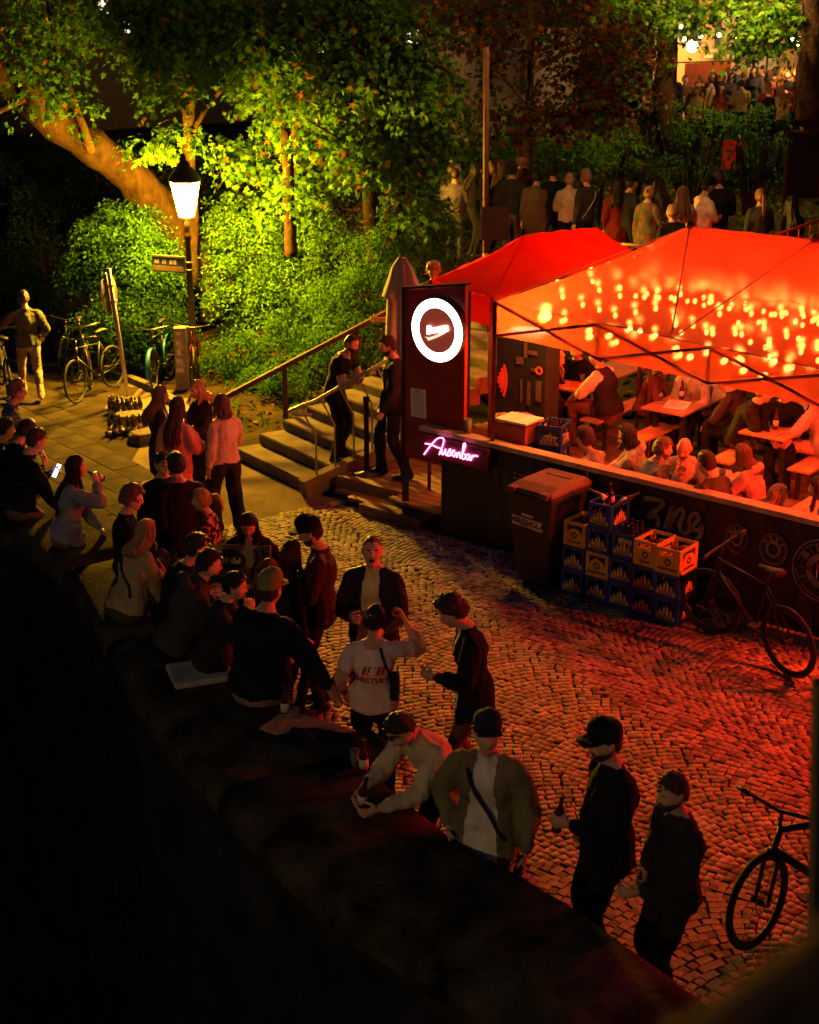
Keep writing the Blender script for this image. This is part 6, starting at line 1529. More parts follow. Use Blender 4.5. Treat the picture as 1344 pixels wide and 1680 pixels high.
def leaves_mesh(name, P, Nn, size, tpl, mats, weights, seed):
    rg = np.random.default_rng(seed); V0, F0 = TPL[tpl]; n = len(P)
    Nn = Nn/np.linalg.norm(Nn, axis=1)[:, None]
    a = rg.normal(size=(n, 3)); a[:, 2] -= .9; X = np.cross(a, Nn); X /= np.linalg.norm(X, axis=1)[:, None]+1e-9; Y = np.cross(Nn, X)
    sz = (size*rg.uniform(.65, 1.25, n))[:, None, None]
    V = (X[:, None, :]*V0[None, :, 0:1]+Y[:, None, :]*V0[None, :, 1:2]+Nn[:, None, :]*V0[None, :, 2:3])*sz+P[:, None, :]
    k = len(V0); F = (F0[None]+(np.arange(n)*k)[:, None, None]).reshape(-1)
    mi = np.repeat(rg.choice(len(weights), n, p=np.array(weights)/sum(weights)), len(F0))
    return npmesh(name, V.reshape(-1, 3), F, 3, mats, mi)
def blob_pts(rg, c, r, nspray, per, srad, flat=.22, hollow=.35):
    """leaf points as drooping sprays spread through an ellipsoid"""
    c = np.array(c, float); r = np.array(r, float); P = []; Nn = []
    u = rg.normal(size=(nspray, 3)); u /= np.linalg.norm(u, axis=1)[:, None]; rad = (hollow+(1-hollow)*rg.random(nspray)**.6)[:, None]
    C = c+u*rad*r*(.85+.3*rg.random((nspray, 1)))
    for i in range(nspray):
        n = rg.poisson(per); 
        if n < 2: continue
        nn = u[i]*np.array([.7, .7, .3])+np.array([0, 0, .9])+rg.normal(size=3)*.25; nn /= np.linalg.norm(nn)
        t = np.cross(nn, [0.3, .9, .1]); t /= np.linalg.norm(t); b = np.cross(nn, t); a = rg.uniform(0, 2*np.pi, n); q = np.sqrt(rg.random(n))*srad*rg.uniform(.6, 1.3)
        pts = C[i]+np.outer(np.cos(a)*q, t)+np.outer(np.sin(a)*q, b)+np.outer(rg.normal(size=n)*srad*flat, nn); pts[:, 2] -= .35*q*q/srad
        P.append(pts); Nn.append(nn+rg.normal(size=(n, 3))*.55+u[i]*.35)
    return np.concatenate(P), np.concatenate(Nn)
TK = .876
def limb(mb, pts, r0, r1, n=10, seed=0):
    r0, r1 = r0*TK, r1*TK; rr = random.Random(seed); pts = [np.array(p, float) for p in pts]; out = cr(pts, 5); k = len(out)
    mb.tube([Vector(p)+Vector((rr.uniform(-1, 1), rr.uniform(-1, 1), 0))*r0*.12 for p in out], None, n, rr=[(r0+(r1-r0)*i/(k-1))*(1+.10*rr.uniform(-1, 1)) for i in range(k)])
def W(px, py, y): p = atY(px, py, y*TK); return (p.x, p.y, p.z)
def crown(parent, blobs, tpl, size, mats, weights, seed, name='crown'):
    rg = np.random.default_rng(seed); P = []; Nn = []
    for (px, py, y, rx, ry, rd, ns, per, sr) in blobs:
        c = W(px, py, y); sc = FPX/(math.hypot(y*TK, CAMZ-c[2])); p, n = blob_pts(rg, c, (rx/sc, rd*TK, ry/sc), ns, per, sr*TK); P.append(p); Nn.append(n)
    P = np.concatenate(P); Nn = np.concatenate(Nn); o = link(name, leaves_mesh(name, P, Nn, size*TK, tpl, mats, weights, seed+1), parent); o['kind'] = 'stuff'; return len(P)
NL = 0
# 1 the big leaning tree
t = thing('leaning_tree', 'big tree with a thick bare trunk leaning left behind the street lamp', 'tree'); mb = MB(); limb(mb, [W(345, 520, 31.2), W(318, 430, 31.0), W(270, 350, 30.7), W(200, 275, 30.2), (W(110, 215, 29.6)), W(30, 150, 29.0), W(-60, 60, 28.6), W(-140, -60, 28)], .41, .30, 16, 1); tk = mb.build('trunk', m_bark, t, True)
mb = MB(); limb(mb, [W(150, 250, 28.1), W(110, 140, 28.0), W(90, 60, 28), W(75, -40, 28)], .10, .05, 8, 2); limb(mb, [W(40, 160, 27.8), W(-20, 190, 27.6), W(-60, 200, 27)], .08, .05, 8, 3); mb.build('limb', m_bark, t, True)
NL += crown(t, [(60, 120, 26.6, 75, 60, .7, 26, 16, .42), (130, 190, 26.8, 45, 28, .5, 10, 14, .35), (20, 40, 27, 80, 60, .9, 22, 14, .45), (150, 60, 27.5, 90, 70, .9, 26, 14, .45)], 'maple', .17, LG, (.25, .05, .68, .02, .0), 21)
# 2 maple behind the lamp
t = thing('maple_tree', 'slim maple whose upright trunk rises straight behind the street lamp', 'tree'); mb = MB(); limb(mb, [W(316, 470, 29.8), W(312, 300, 29.7), W(310, 180, 29.6), W(314, 90, 29.5), W(306, -30, 29.4)], .155, .10, 12, 4); mb.build('trunk', m_bark, t, True)
mb = MB(); limb(mb, [W(312, 220, 29.6), W(360, 150, 28.6), W(420, 90, 27.6)], .06, .02, 6, 5); limb(mb, [W(312, 200, 29.6), W(270, 130, 28.4), W(230, 90, 27.6)], .05, .02, 6, 6); mb.build('limb', m_bark, t, True)
NL += crown(t, [(260, 90, 27.9, 55, 50, 0.6, 40, 16, 0.38), (275, 155, 28.5, 60, 28, 0.6, 18, 16, 0.35), (400, 95, 27.7, 85, 50, 0.8, 68, 17, 0.40), (350, 40, 28.2, 110, 45, 1.0, 68, 15, 0.45), (295, 225, 28.1, 42, 24, 0.4, 16, 14, 0.28), (240, 245, 28.5, 45, 20, 0.5, 14, 16, 0.28), (430, 150, 29.3, 60, 30, 0.6, 26, 15, 0.38), (250, 10, 28.7, 120, 40, 1.2, 57, 14, 0.50)], 'maple', .185, LG, (.46, .28, .2, .03, .03), 31)
# 3 the big maple in the middle, lit from the lamp side
t = thing('maple_tree', 'broad maple with yellowing leaves in the middle above the shrubs', 'tree'); mb = MB(); limb(mb, [W(615, 440, 28.6), W(610, 330, 28.5), W(600, 200, 28.4), W(590, 60, 28.3), W(600, -60, 28.2)], .17, .12, 12, 7); mb.build('trunk', m_bark2, t, True)
mb = MB(); limb(mb, [W(600, 200, 28.4), W(540, 130, 27.5), W(470, 120, 26.8)], .06, .02, 6, 8); limb(mb, [W(600, 160, 28.4), W(680, 100, 27.6), W(740, 120, 27)], .06, .02, 6, 9); limb(mb, [W(605, 260, 28.4), W(560, 230, 27.4), W(510, 200, 26.8)], .04, .015, 6, 10); mb.build('limb', m_bark2, t, True)
NL += crown(t, [(500, 130, 27.4, 70, 60, 0.8, 72, 17, 0.42), (590, 130, 27.6, 90, 70, 0.9, 100, 17, 0.42), (690, 150, 27.8, 70, 80, 0.9, 72, 16, 0.42), (560, 220, 28.0, 100, 40, 0.8, 62, 17, 0.38), (480, 205, 29.6, 60, 30, 0.6, 32, 16, 0.36), (640, 260, 27.8, 75, 34, 0.7, 45, 16, 0.36), (580, 285, 27.6, 50, 24, 0.5, 27, 14, 0.32), (500, 290, 29.6, 60, 40, 0.6, 32, 15, 0.34), (560, 40, 28.0, 130, 50, 1.2, 108, 15, 0.50), (680, 330, 28.2, 40, 50, 0.5, 25, 14, 0.34), (400, 260, 30.0, 60, 36, 0.6, 32, 15, 0.34)], 'maple', .20, LG, (.44, .26, .22, .03, .05), 41)
NL += crown(t, [(440, 60, 27.4, 90, 50, 1.0, 70, 16, .42), (330, 20, 27.6, 110, 40, 1.0, 60, 15, .45), (540, 30, 27.8, 110, 50, 1.0, 70, 15, .45), (650, 60, 27.8, 90, 60, 1.0, 60, 15, .45), (720, 210, 28.4, 60, 60, .8, 46, 15, .4), (640, 190, 28.6, 80, 50, .8, 56, 16, .4), (130, 20, 28.6, 130, 50, 1.2, 60, 14, .5)], 'maple', .19, LG, (.45, .25, .24, .02, .04), 45, 'outer_crown')
# 4 reddish maple
t = thing('red_maple_tree', 'dark maple with red brown autumn leaves above the waiting crowd', 'tree'); mb = MB(); limb(mb, [W(868, 330, 33), W(866, 220, 33), W(870, 100, 33), W(880, -60, 33)], .12, .09, 10, 11); mb.build('trunk', m_bark2, t, True)
mb = MB(); limb(mb, [W(868, 180, 33), W(800, 100, 32), W(740, 60, 31)], .05, .02, 6, 12); limb(mb, [W(870, 120, 33), W(950, 80, 32), W(1010, 100, 31)], .05, .02, 6, 13); mb.build('limb', m_bark2, t, True)
NL += crown(t, [(760, 40, 30, 100, 50, 1.0, 46, 16, .5), (860, 40, 30.5, 90, 60, 1.0, 46, 16, .5), (960, 60, 30.5, 90, 80, 1.0, 50, 16, .5), (940, 160, 30.0, 90, 60, .9, 44, 16, .45), (860, 205, 29.8, 80, 40, .8, 34, 15, .42), (1010, 160, 31, 60, 70, .8, 30, 15, .45), (1030, 70, 32, 60, 70, .8, 30, 15, .45), (800, 150, 30.5, 30, 60, .6, 10, 14, .4)], 'maple', .20, LR, (.30, .30, .10, .2, .10), 51)
# 5 more trunks
t = thing('slender_tree', 'slender double trunk standing in the shrubs left of the crowd', 'tree'); mb = MB(); limb(mb, [W(478, 420, 28.2), W(474, 330, 28.2), W(470, 210, 28.2)], .13, .10, 10, 14); mb.build('trunk', m_bark2, t, True); mb = MB(); limb(mb, [W(640, 420, 29.0), W(655, 330, 29), W(668, 200, 29)], .11, .08, 10, 15); mb.build('trunk', m_bark2, t, True)
NL += crown(t, [(470, 330, 27.6, 60, 50, .5, 20, 16, .34), (660, 390, 28.0, 60, 50, .5, 26, 16, .34)], 'maple', .16, LG, (.4, .2, .4, .0, .0), 55)
# 6 right hand trees
t = thing('chestnut_tree', 'dark straight tree left of the lit yellow house', 'tree'); mb = MB(); limb(mb, [W(1094, 235, 38.5), W(1093, 120, 38.5), W(1098, 20, 38.5), W(1100, -80, 38.5)], .30, .24, 12, 16); mb.build('trunk', m_bark2, t, True)
NL += crown(t, [(1040, 20, 38, 70, 40, 1.2, 30, 15, .6), (1110, 30, 38, 70, 45, 1.2, 34, 15, .6), (1180, 10, 40, 90, 30, 1.2, 34, 15, .6), (1060, 110, 38.5, 35, 50, .8, 14, 15, .5)], 'maple', .24, LG, (.5, .25, .25, 0, 0), 61)
t = thing('chestnut_tree', 'thick dark trunk at the right edge with leaves hanging before the house', 'tree'); mb = MB(); limb(mb, [W(1330, 205, 35.5), W(1336, 100, 35.5), W(1345, -40, 35.5)], .40, .34, 12, 17); mb.build('trunk', m_bark2, t, True)
NL += crown(t, [(1260, 60, 36.5, 70, 28, .9, 34, 15, .5), (1310, 20, 36, 70, 40, 1.0, 30, 15, .5), (1225, 85, 37, 26, 16, .5, 8, 14, .4), (1240, 10, 37, 80, 30, 1, 30, 15, .5)], 'maple', .26, LG, (.5, .3, .2, 0, 0), 65)
# shrubs with small leaves
def shrub(label, name, blobs, size, mats, weights, seed, stems=5, tpl='oval'):
    global NL
    t = thing(name, label, 'shrub'); px, py, y = blobs[0][0], blobs[0][1], blobs[0][2]; c = W(px, py, y); g = (c[0], c[1]+.3, tz(c[0], c[1]+.3)-.05); rr = random.Random(seed)
    for i in range(stems):
        mb = MB(); e = (c[0]+rr.uniform(-.8, .8), c[1]+rr.uniform(-.3, .3), max(c[2]+rr.uniform(-.1, .8), g[2]+.4)); limb(mb, [(g[0]+rr.uniform(-.15, .15), g[1]+rr.uniform(-.1, .1), g[2]), ((g[0]+e[0])/2+rr.uniform(-.2, .2), (g[1]+e[1])/2, (g[2]+e[2])/2), e], .028, .010, 6, seed+i); mb.build('stem', m_bark, t, True)
    NL += crown(t, blobs, tpl, size, mats, weights, seed, 'foliage')
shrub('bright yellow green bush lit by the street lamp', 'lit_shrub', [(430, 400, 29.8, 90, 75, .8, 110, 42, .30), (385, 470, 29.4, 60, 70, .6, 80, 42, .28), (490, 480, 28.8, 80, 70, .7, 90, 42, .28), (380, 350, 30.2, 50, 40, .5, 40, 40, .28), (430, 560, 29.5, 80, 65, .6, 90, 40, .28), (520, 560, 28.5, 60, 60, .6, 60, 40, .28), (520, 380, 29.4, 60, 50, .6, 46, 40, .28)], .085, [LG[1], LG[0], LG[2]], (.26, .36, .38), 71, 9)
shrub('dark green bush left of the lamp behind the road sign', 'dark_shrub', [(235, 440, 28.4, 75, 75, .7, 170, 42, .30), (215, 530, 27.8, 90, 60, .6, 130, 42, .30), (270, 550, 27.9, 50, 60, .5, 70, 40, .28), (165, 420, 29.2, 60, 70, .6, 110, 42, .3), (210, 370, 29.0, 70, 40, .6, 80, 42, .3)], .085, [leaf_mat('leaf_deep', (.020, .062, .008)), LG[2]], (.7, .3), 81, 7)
shrub('shadowy bush at the far left above the walking man', 'far_shrub', [(70, 360, 37.0, 90, 70, .8, 70, 36, .34), (40, 470, 37.5, 90, 70, .8, 60, 36, .34), (110, 500, 37.0, 60, 60, .6, 40, 36, .3), (60, 270, 37.5, 90, 60, .8, 50, 36, .34)], .10, [leaf_mat('leaf_deep', (.02, .062, .008)), LG[2]], (.85, .15), 91, 5)
shrub('dark bush on the bank behind the man leaning on the railing', 'bank_shrub', [(590, 480, 26.6, 80, 50, .6, 70, 40, .28), (560, 560, 25.6, 70, 50, .5, 56, 40, .26), (610, 420, 27.4, 60, 50, .6, 50, 40, .28), (670, 480, 27.0, 50, 50, .5, 36, 40, .28), (480, 620, 25.4, 60, 40, .4, 40, 38, .24), (400, 590, 26.9, 60, 45, .45, 60, 40, .26), (460, 560, 26.7, 70, 45, .45, 60, 40, .26), (350, 600, 27.6, 30, 40, .4, 26, 38, .26), (540, 600, 25.2, 50, 30, .4, 30, 38, .24), (430, 630, 25.9, 50, 30, .35, 34, 38, .24)], .08, [LG[2], LG[0]], (.65, .35), 95, 7)
shrub('leafy shrub with long bare stems in front of the upper crowd', 'stemmed_shrub', [(1140, 200, 33.5, 60, 35, .6, 26, 22, .28), (1120, 270, 33, 60, 40, .5, 16, 18, .3)], .11, [LG[0], LG[2]], (.6, .4), 101, 14)
shrub('small dark tree with two leaning stems near the man in white', 'two_stem_tree', [(1245, 205, 32, 55, 30, .6, 26, 22, .28), (1220, 260, 31.6, 40, 45, .4, 16, 20, .28)], .12, [LG[2], LG[0]], (.6, .4), 105, 4)
t = thing('stump', 'pair of dark leaning stems on the slope near the man in white', 'tree stump'); mb = MB(); limb(mb, [W(1228, 350, 31.4), W(1218, 300, 31.4), W(1212, 240, 31.4)], .12, .07, 10, 18); limb(mb, [W(1236, 350, 31.4), W(1245, 300, 31.3), W(1258, 240, 31.2)], .10, .06, 10, 19); mb.build('trunk', m_bark2, t, True)
shrub('low green undergrowth on the bank above the waiting crowd', 'undergrowth', [(820, 240, 34, 90, 40, .8, 60, 30, .32), (930, 250, 34.5, 90, 40, .8, 60, 30, .32), (730, 280, 32.5, 60, 50, .7, 46, 30, .32), (1020, 240, 35.5, 60, 30, .6, 26, 26, .3), (720, 370, 29.5, 50, 50, .5, 40, 34, .28)], .10, [LG[0], LG[2], LG[1]], (.5, .4, .1), 111, 8)
for i, (px, py) in enumerate(((955, 255), (985, 235), (1045, 260), (1000, 300))):
    p = W(px, py, 34.2); t = thing('cut_stem', ['short pale cut stem on the bank above the crowd', 'forked pale stem beside the short one on the bank', 'tall pale stem standing alone on the slope', 'thin pale stem low on the slope'][i], 'stem', (p[0], p[1], tz(p[0], p[1]))); mb = MB(); limb(mb, [(0, 0, -.1), (.05, 0, .5), (.02+.1*i, 0, 1.0+.15*i)], .07, .04, 8, 120+i); mb.build('trunk', m_bark, t, True)
# ground cover: grass, ivy and fallen leaves over the bank
def ground_cover():
    rg = np.random.default_rng(5); n = 46000; x = rg.uniform(-9, 16, n); y = rg.uniform(18.5, 45, n); d = edge_dist(x, y)
    rel = np.stack([x-ST_L0[0], y-ST_L0[1]], -1); nn = ST_N/np.linalg.norm(ST_N); ee = ST_E/np.linalg.norm(ST_E); a = rel@nn; b = rel@ee
    ok = (d > .5) & ~((a > -.3) & (a < 4.9) & (b > -.1) & (b < 2.3)) & ~((x > -.4) & (d < 4.6)); keep = rg.random(n) < (.5+.5*np.sin(x*1.3+np.sin(y*.9)*2)*np.sin(y*1.1+1))*.7+.3
    x, y = x[ok & keep], y[ok & keep]; z = terrain(x, y)+(np.sin(x*1.7+np.sin(y*1.1)*2)*np.sin(y*1.9+1.2*np.sin(x*.9)))*.06*sstep(.6, 2.5, edge_dist(x, y))
    P = np.stack([x, y, z+rg.uniform(.01, .12, len(x))], -1); Nn = rg.normal(size=P.shape)*.55+np.array([0, -.25, .8]); gk = rg.random(len(x))
    o = link('ground_cover', leaves_mesh('ground_cover', P, Nn, .13, 'oval', [LG[2], LG[0], leaf_mat('dead_leaf', (.16, .085, .02), .2), leaf_mat('dead_leaf_dark', (.07, .04, .015), .2)], (.35, .2, .25, .2), 7)); o['kind'] = 'stuff'; o['label'] = 'low green ground cover and fallen leaves over the bank'; o['category'] = 'ground cover'
    return len(x)
NL += ground_cover()
def grass():
    rg = np.random.default_rng(8); n = 30000; x = rg.uniform(3, 17, n); y = rg.uniform(28, 42, n); z = terrain(x, y)+(np.sin(x*1.7+np.sin(y*1.1)*2)*np.sin(y*1.9+1.2*np.sin(x*.9)))*.06
    P = np.stack([x, y, z], -1); h = rg.uniform(.06, .16, n); a = rg.uniform(0, 6.28, n); w = .012; dx = np.stack([np.cos(a)*w, np.sin(a)*w, 0*a], -1); tip = P+np.stack([rg.normal(size=n)*.04, rg.normal(size=n)*.04, h], -1)
    V = np.stack([P-dx, P+dx, tip], 1).reshape(-1, 3); o = link('grass', npmesh('grass', V, np.arange(3*n), 3, [leaf_mat('grass_blade', (.06, .10, .015), .3)])); o['kind'] = 'stuff'; o['label'] = 'short lawn grass on the slope below the upper crowd'; o['category'] = 'grass'
grass()
def litter():
    rg = np.random.default_rng(15); x = rg.uniform(-3, 5, 900); y = rg.uniform(6, 20, 900); ok = (wall_side(x, y) < -.1) & (edge_dist(x, y) < -.05); x, y = x[ok], y[ok]; P_ = np.stack([x, y, gz_np(y)+.024], -1)
    o = link('litter', leaves_mesh('litter', P_, rg.normal(size=P_.shape)*.12+np.array([0, 0, 1]), .042, 'oval', [leaf_mat('dead_leaf', (.16, .085, .02), .2), leaf_mat('butt', (.45, .36, .26), .1), leaf_mat('dead_leaf_dark', (.07, .04, .015), .2)], (.3, .2, .5), 3), ground); o['kind'] = 'stuff'
litter()
print('leaves', NL)
# ------------------------------------------------------------------ houses behind, upper lamps, near bridge
m_yel = mat('yellow_render', (.52, .36, .14), .85, var=.15, vscale=1.2, bump=.2, bscale=40); m_cream = mat('cream_render', (.36, .30, .21), .85, var=.2, vscale=.8, bump=.2, bscale=40); m_trim = mat('stone_trim', (.40, .34, .25), .8, var=.15); m_pane = mat('dark_pane', (.03, .03, .035), .15, var=.2); m_woodw = mat('window_frame', (.30, .24, .18), .6)
hs1 = thing('yellow_house', 'yellow rendered house lit by warm lamps at the top right', 'building', (0, 0, 0)); HY = 45.0
def hx(px, py=60, y=HY): p = atY(px, py, y); return p.x, p.z
def wallbox(parent, name, px0, px1, py0, py1, m, y=HY, th=.3, dy=0):
    x0, z1 = hx(px0, py0, y); x1, z0 = hx(px1, py1, y); mb = MB(); mb.box(((x0+x1)/2, y+th/2+dy, (z0+z1)/2), (x1-x0, th, z1-z0)); return mb.build(name, m, parent)
wallbox(hs1, 'wall', 1085, 1460, -140, 200, m_yel)
for (a, b) in ((1085, 1100), (1196, 1215), (1322, 1338)): wallbox(hs1, 'pilaster', a, b, -140, 200, m_trim, dy=-.10, th=.12)
for (a, b, c, d) in ((1172, 1200, 20, 78), (1110, 1150, 10, 70), (1300, 1322, 20, 70), (1360, 1390, 20, 70)):
    f = wallbox(hs1, 'window', a, b, c, d, m_woodw, dy=-.05, th=.06); x0, z1 = hx(a+3, c+3); x1, z0 = hx(b-3, d-3); xm = (x0+x1)/2
    for (u0, u1) in ((x0, xm-.04), (xm+.04, x1)): mb = MB(); mb.box(((u0+u1)/2, HY-.06, (z0+z1)/2), (u1-u0, .02, z1-z0)); mb.build('pane', m_pane, f)
    mb = MB(); mb.box((xm, HY-.11, z0-.12), (x1-x0+.3, .2, .10)); mb.build('sill', m_trim, f)
d = wallbox(hs1, 'door', 1228, 1268, 70, 140, mat('door_dark', (.05, .05, .045), .5), dy=-.06, th=.06); mb = MB(); x, z = hx(1262, 105); mb.ball((x, HY-.09, z), .05, 8, 6); mb.build('handle', m_steel, d)
for (a, b, c, d_) in ((1222, 1232, 80, 120), (1240, 1255, 85, 110), (1260, 1272, 95, 125)): wallbox(hs1, 'notice_panel', a, b, c, d_, mat('pale_notice', (.55, .48, .38), .7), dy=-.09, th=.02)
wallbox(hs1, 'awning_ledge', 1150, 1200, 88, 94, m_trim, dy=-.5, th=.5); wallbox(hs1, 'awning_ledge', 1296, 1330, 88, 94, m_trim, dy=-.5, th=.5)
hs2 = thing('pale_house', 'pale house wall glimpsed between the maple leaves in the middle', 'building'); H2 = 41.5
wallbox(hs2, 'wall', 690, 945, 55, 260, m_cream, H2); wallbox(hs2, 'cornice', 690, 945, 46, 57, m_trim, H2, dy=-.15, th=.4)
for (a, b, c, d_) in ((790, 812, 90, 150), (850, 872, 95, 150)):
    f = wallbox(hs2, 'window', a, b, c, d_, m_woodw, H2, dy=-.05, th=.06); wallbox(f, 'pane', a+3, b-3, c+3, d_-3, m_pane, H2, dy=-.07, th=.02)
hs3 = thing('dark_house', 'dark tall house behind the trees with a few lit windows', 'building'); H3 = 51.0
wallbox(hs3, 'wall', -200, 1080, -260, 330, mat('dark_render', (.05, .045, .04), .9, var=.2), H3)
for (a, b, c, d_) in ((160, 178, -6, 28), (205, 214, 36, 54), (522, 530, 60, 95), (545, 552, 32, 42), (668, 686, 48, 70), (612, 618, 60, 64), (630, 640, 20, 30), (845, 856, 78, 92), (862, 870, 96, 108)):
    f = wallbox(hs3, 'window', a-2, b+2, c-2, d_+2, m_woodw, H3, dy=-.05, th=.06); wallbox(f, 'lit_pane', a, b, c, d_, emis('lit_window', (1.0, .80, .55), 2.2), H3, dy=-.08, th=.02)
# festoon lights and lamps over the upper garden, plus two added fill lights
def bulb_lamp(label, px, py, y, power, r=.10, col=(1.0, .50, .14), em=60):
    p = atY(px, py, y); o = thing('bulb_lamp', label, 'lamp', p); mb = MB(); mb.ball((0, 0, 0), r, 12, 8); mb.build('globe', emis('upper_globe_%d' % em, (1.0, .62, .25), em), o, True); mb = MB(); mb.tube([(0, 0, r), (0, 0, r+.25)], .012, 5); mb.build('cord', m_wire, o)
    if power: l = point_light('lamp_light', (0, 0, -r-.05), col, power, .15); l.parent = o
bulb_lamp('large glaring warm lamp on the yellow house front', 1136, 76, 43.4, 260, .16)
bulb_lamp('warm lamp hanging in the leaves at the top right', 1311, 68, 40.2, 260, .11)
bulb_lamp('added warm fill light high above the queue, out of view', 960, -40, 21.0, 330, .12)  # invented lamp above the frame, added to brighten the queue
bulb_lamp('added warm fill light above the lawn, out of view', 1230, -120, 31, 1500, .12)  # invented as well: unseen source added to lift the lawn and slope
fs = thing('string_light', 'string of garden bulbs hanging in front of the yellow house', 'string light'); pts = []
for i, (px, py) in enumerate(((1112, 20), (1118, 40), (1123, 60), (1150, 55), (1180, 53), (1208, 55), (1240, 50), (1270, 40), (1300, 60), (1316, 30))): pts.append(atY(px, py, 41.0))
mb = MB(); mb.tube(cr([tuple(p) for p in pts], 4), .008, 4); mb.build('wire', m_wire, fs)
bm_ = MB().ball((0, 0, 0), .055, 8, 6).mesh('bulb', emis('garden_bulb', (1.0, .66, .28), 30), True)
for p in pts: link('bulb', bm_, fs, p+Vector((0, 0, -.07)))
bc = thing('bright_window_sign', 'cold white light glinting through the leaves at the top right', 'lamp', atY(1097, 26, 38.5)); mb = MB(); mb.box((0, 0, 0), (.22, .05, .34)); mb.build('panel', emis('cold_white', (.85, .93, 1.0), 9), bc)
bc = thing('bright_window_sign', 'bluish light glinting through the leaves at the top right corner', 'lamp', atY(1272, 26, 38.5)); mb = MB(); mb.box((0, 0, 0), (.45, .05, .16)); mb.build('panel', emis('cold_cyan', (.45, .95, 1.0), 4), bc)
# red cloth banner, chalkboard, red seat
p0 = atY(1124, 104, 42.2); p1 = atY(1200, 101, 42.2); rb = thing('cloth_banner', 'orange red cloth banner hung behind the upper crowd', 'banner', (0, 0, 0)); patch((p0.x, p0.y, p0.z-.75), (p1.x, p1.y, p1.z-.85), p1, p0, 20, 6, .03, 'cloth', mat('orange_cloth', (.40, .085, .03), .85, var=.2), rb); mb = MB(); mb.tube([p0+Vector((-.9, 0, 0)), p1+Vector((.05, 0, .02))], .02, 6); mb.build('line', m_wood2, rb)
cbp = atY(1322, 228, 31.5); ch = thing('chalkboard', 'black standing chalkboard on the grass at the right edge', 'sign', (cbp.x, cbp.y, tz(cbp.x, cbp.y)-.02), .25)
mb = MB(); mb.box((0, 0, .75), (.75, .04, 1.35)); mb.build('board', m_black, ch)
for sx in (-1, 1): mb = MB(); mb.box((sx*.39, 0, .72), (.05, .06, 1.44)); mb.build('frame_side', m_wood2, ch)
mb = MB(); mb.box((0, 0, 1.45), (.83, .06, .05)); mb.build('frame_top', m_wood2, ch)
rp_ = atY(1205, 200, 35.5); rs_ = thing('deck_chair', 'red deck chair seat with a pale hoop among the upper crowd', 'chair', (rp_.x, rp_.y, tz(rp_.x, rp_.y))); rs_.scale = (.75, .75, .75); mb = MB(); mb.box((0, 0, .55), (.62, .08, .9)); mb.build('backrest', mat('red_canvas', (.40, .03, .02), .8), rs_, bevel=.02); mb = MB(); mb.ring((0, 0, 1.02), .22, .03, (0, 1, 0), 20, 6, a0=0, a1=math.pi) ; mb.build('hoop', mat('pale_hoop', (.5, .42, .3), .6), rs_, True)
for sx in (-1, 1): mb = MB(); mb.box((sx*.26, .1, .2), (.05, .4, .4)); mb.build('leg', m_wood2, rs_)
# near bridge: rail corner and dark post close to the lens, low right
br = thing('bridge_parapet', 'blurred pale stone bridge parapet in the near lower right corner', 'parapet'); m_bst = mat('bridge_stone', (.075, .043, .013), .9, var=.2, vscale=4, bump=.3)
a = atY(1010, 1760, 2.2); b = atY(1420, 1560, 2.5)
a = atY(760, 1925, .60); b = atY(1560, 1360, .66); mb = MB(); e_ = Vector((.02, .05, -.03)); dn = Vector((.1, -.05, -.5))
mb.add([a, b, b+dn, a+dn, a+e_, b+e_, b+dn+e_, a+dn+e_], [(0, 1, 2, 3), (7, 6, 5, 4), (0, 4, 5, 1), (1, 5, 6, 2), (2, 6, 7, 3), (3, 7, 4, 0)]); mb.build('coping', m_bst, br, bevel=.02)
pz = thing('lamp_bracket_post', 'dark out of focus iron post at the right edge near the lens', 'post', (0, 0, 0)); q0 = atY(1347, 1120, 3.0); q1 = atY(1338, 1560, 3.0)
mb = MB(); mb.beam(Vector((q0.x+.014, q0.y, q0.z)), Vector((q1.x+.014, q1.y, q1.z)), .055, .055); mb.build('post', m_black, pz)
# assumed unseen lantern, camera left and behind: added fill light for the near people
bl = thing('assumed_lantern', 'assumed lantern left of and behind the viewpoint, added fill light, out of view', 'street lamp', (-6.0, -1.0, 5.6)); mb = MB(); mb.ball((0, 0, 0), .2, 14, 10); mb.build('globe', emis('assumed_lantern_globe', (1.0, .62, .22), 26), bl, True); mb = MB(); mb.tube([(0, 0, -.2), (0, 0, -3.2)], .05, 8); mb.build('column', m_iron, bl)
l = point_light('lamp_light', (.28, .28, -.1), (1.0, .60, .22), 480, .2); l.parent = bl  # unseen warm fill on the fronts of the near people
# ------------------------------------------------------------------ who stands and sits where
def fwd(a): a = math.radians(a); return Vector((-math.sin(a), math.cos(a), 0))
def on_street(px, py, h):
    p = atG(px, py, h); return (p.x, p.y, gz(p.y)+.018)
def on_level(px, py, h, z):
    p = atZ(px, py, z+h); return (p.x, p.y, z)
def on_bank(px, py, h):
    d = ray(px, py); t = 16.0
    while t < 90:
        p = Vector((0, 0, CAMZ))+d*t
        if p.z-tz(p.x, p.y) < h: break
        t += .06
    return (p.x, p.y, tz(p.x, p.y)+.01)
def seat_at(px, py, h, z, lean, face):
    s = h/1.75; p = atZ(px, py, z+(.10+.81*math.cos(math.radians(lean*.85)))*s); q = p-fwd(face)*math.sin(math.radians(lean*.9))*.72*s; return (q.x, q.y, z)
def bvh_of(J):
    co, q, no = J['body']; return BVHTree.FromPolygons([tuple(v) for v in co], [tuple(int(i) for i in r) for r in q])
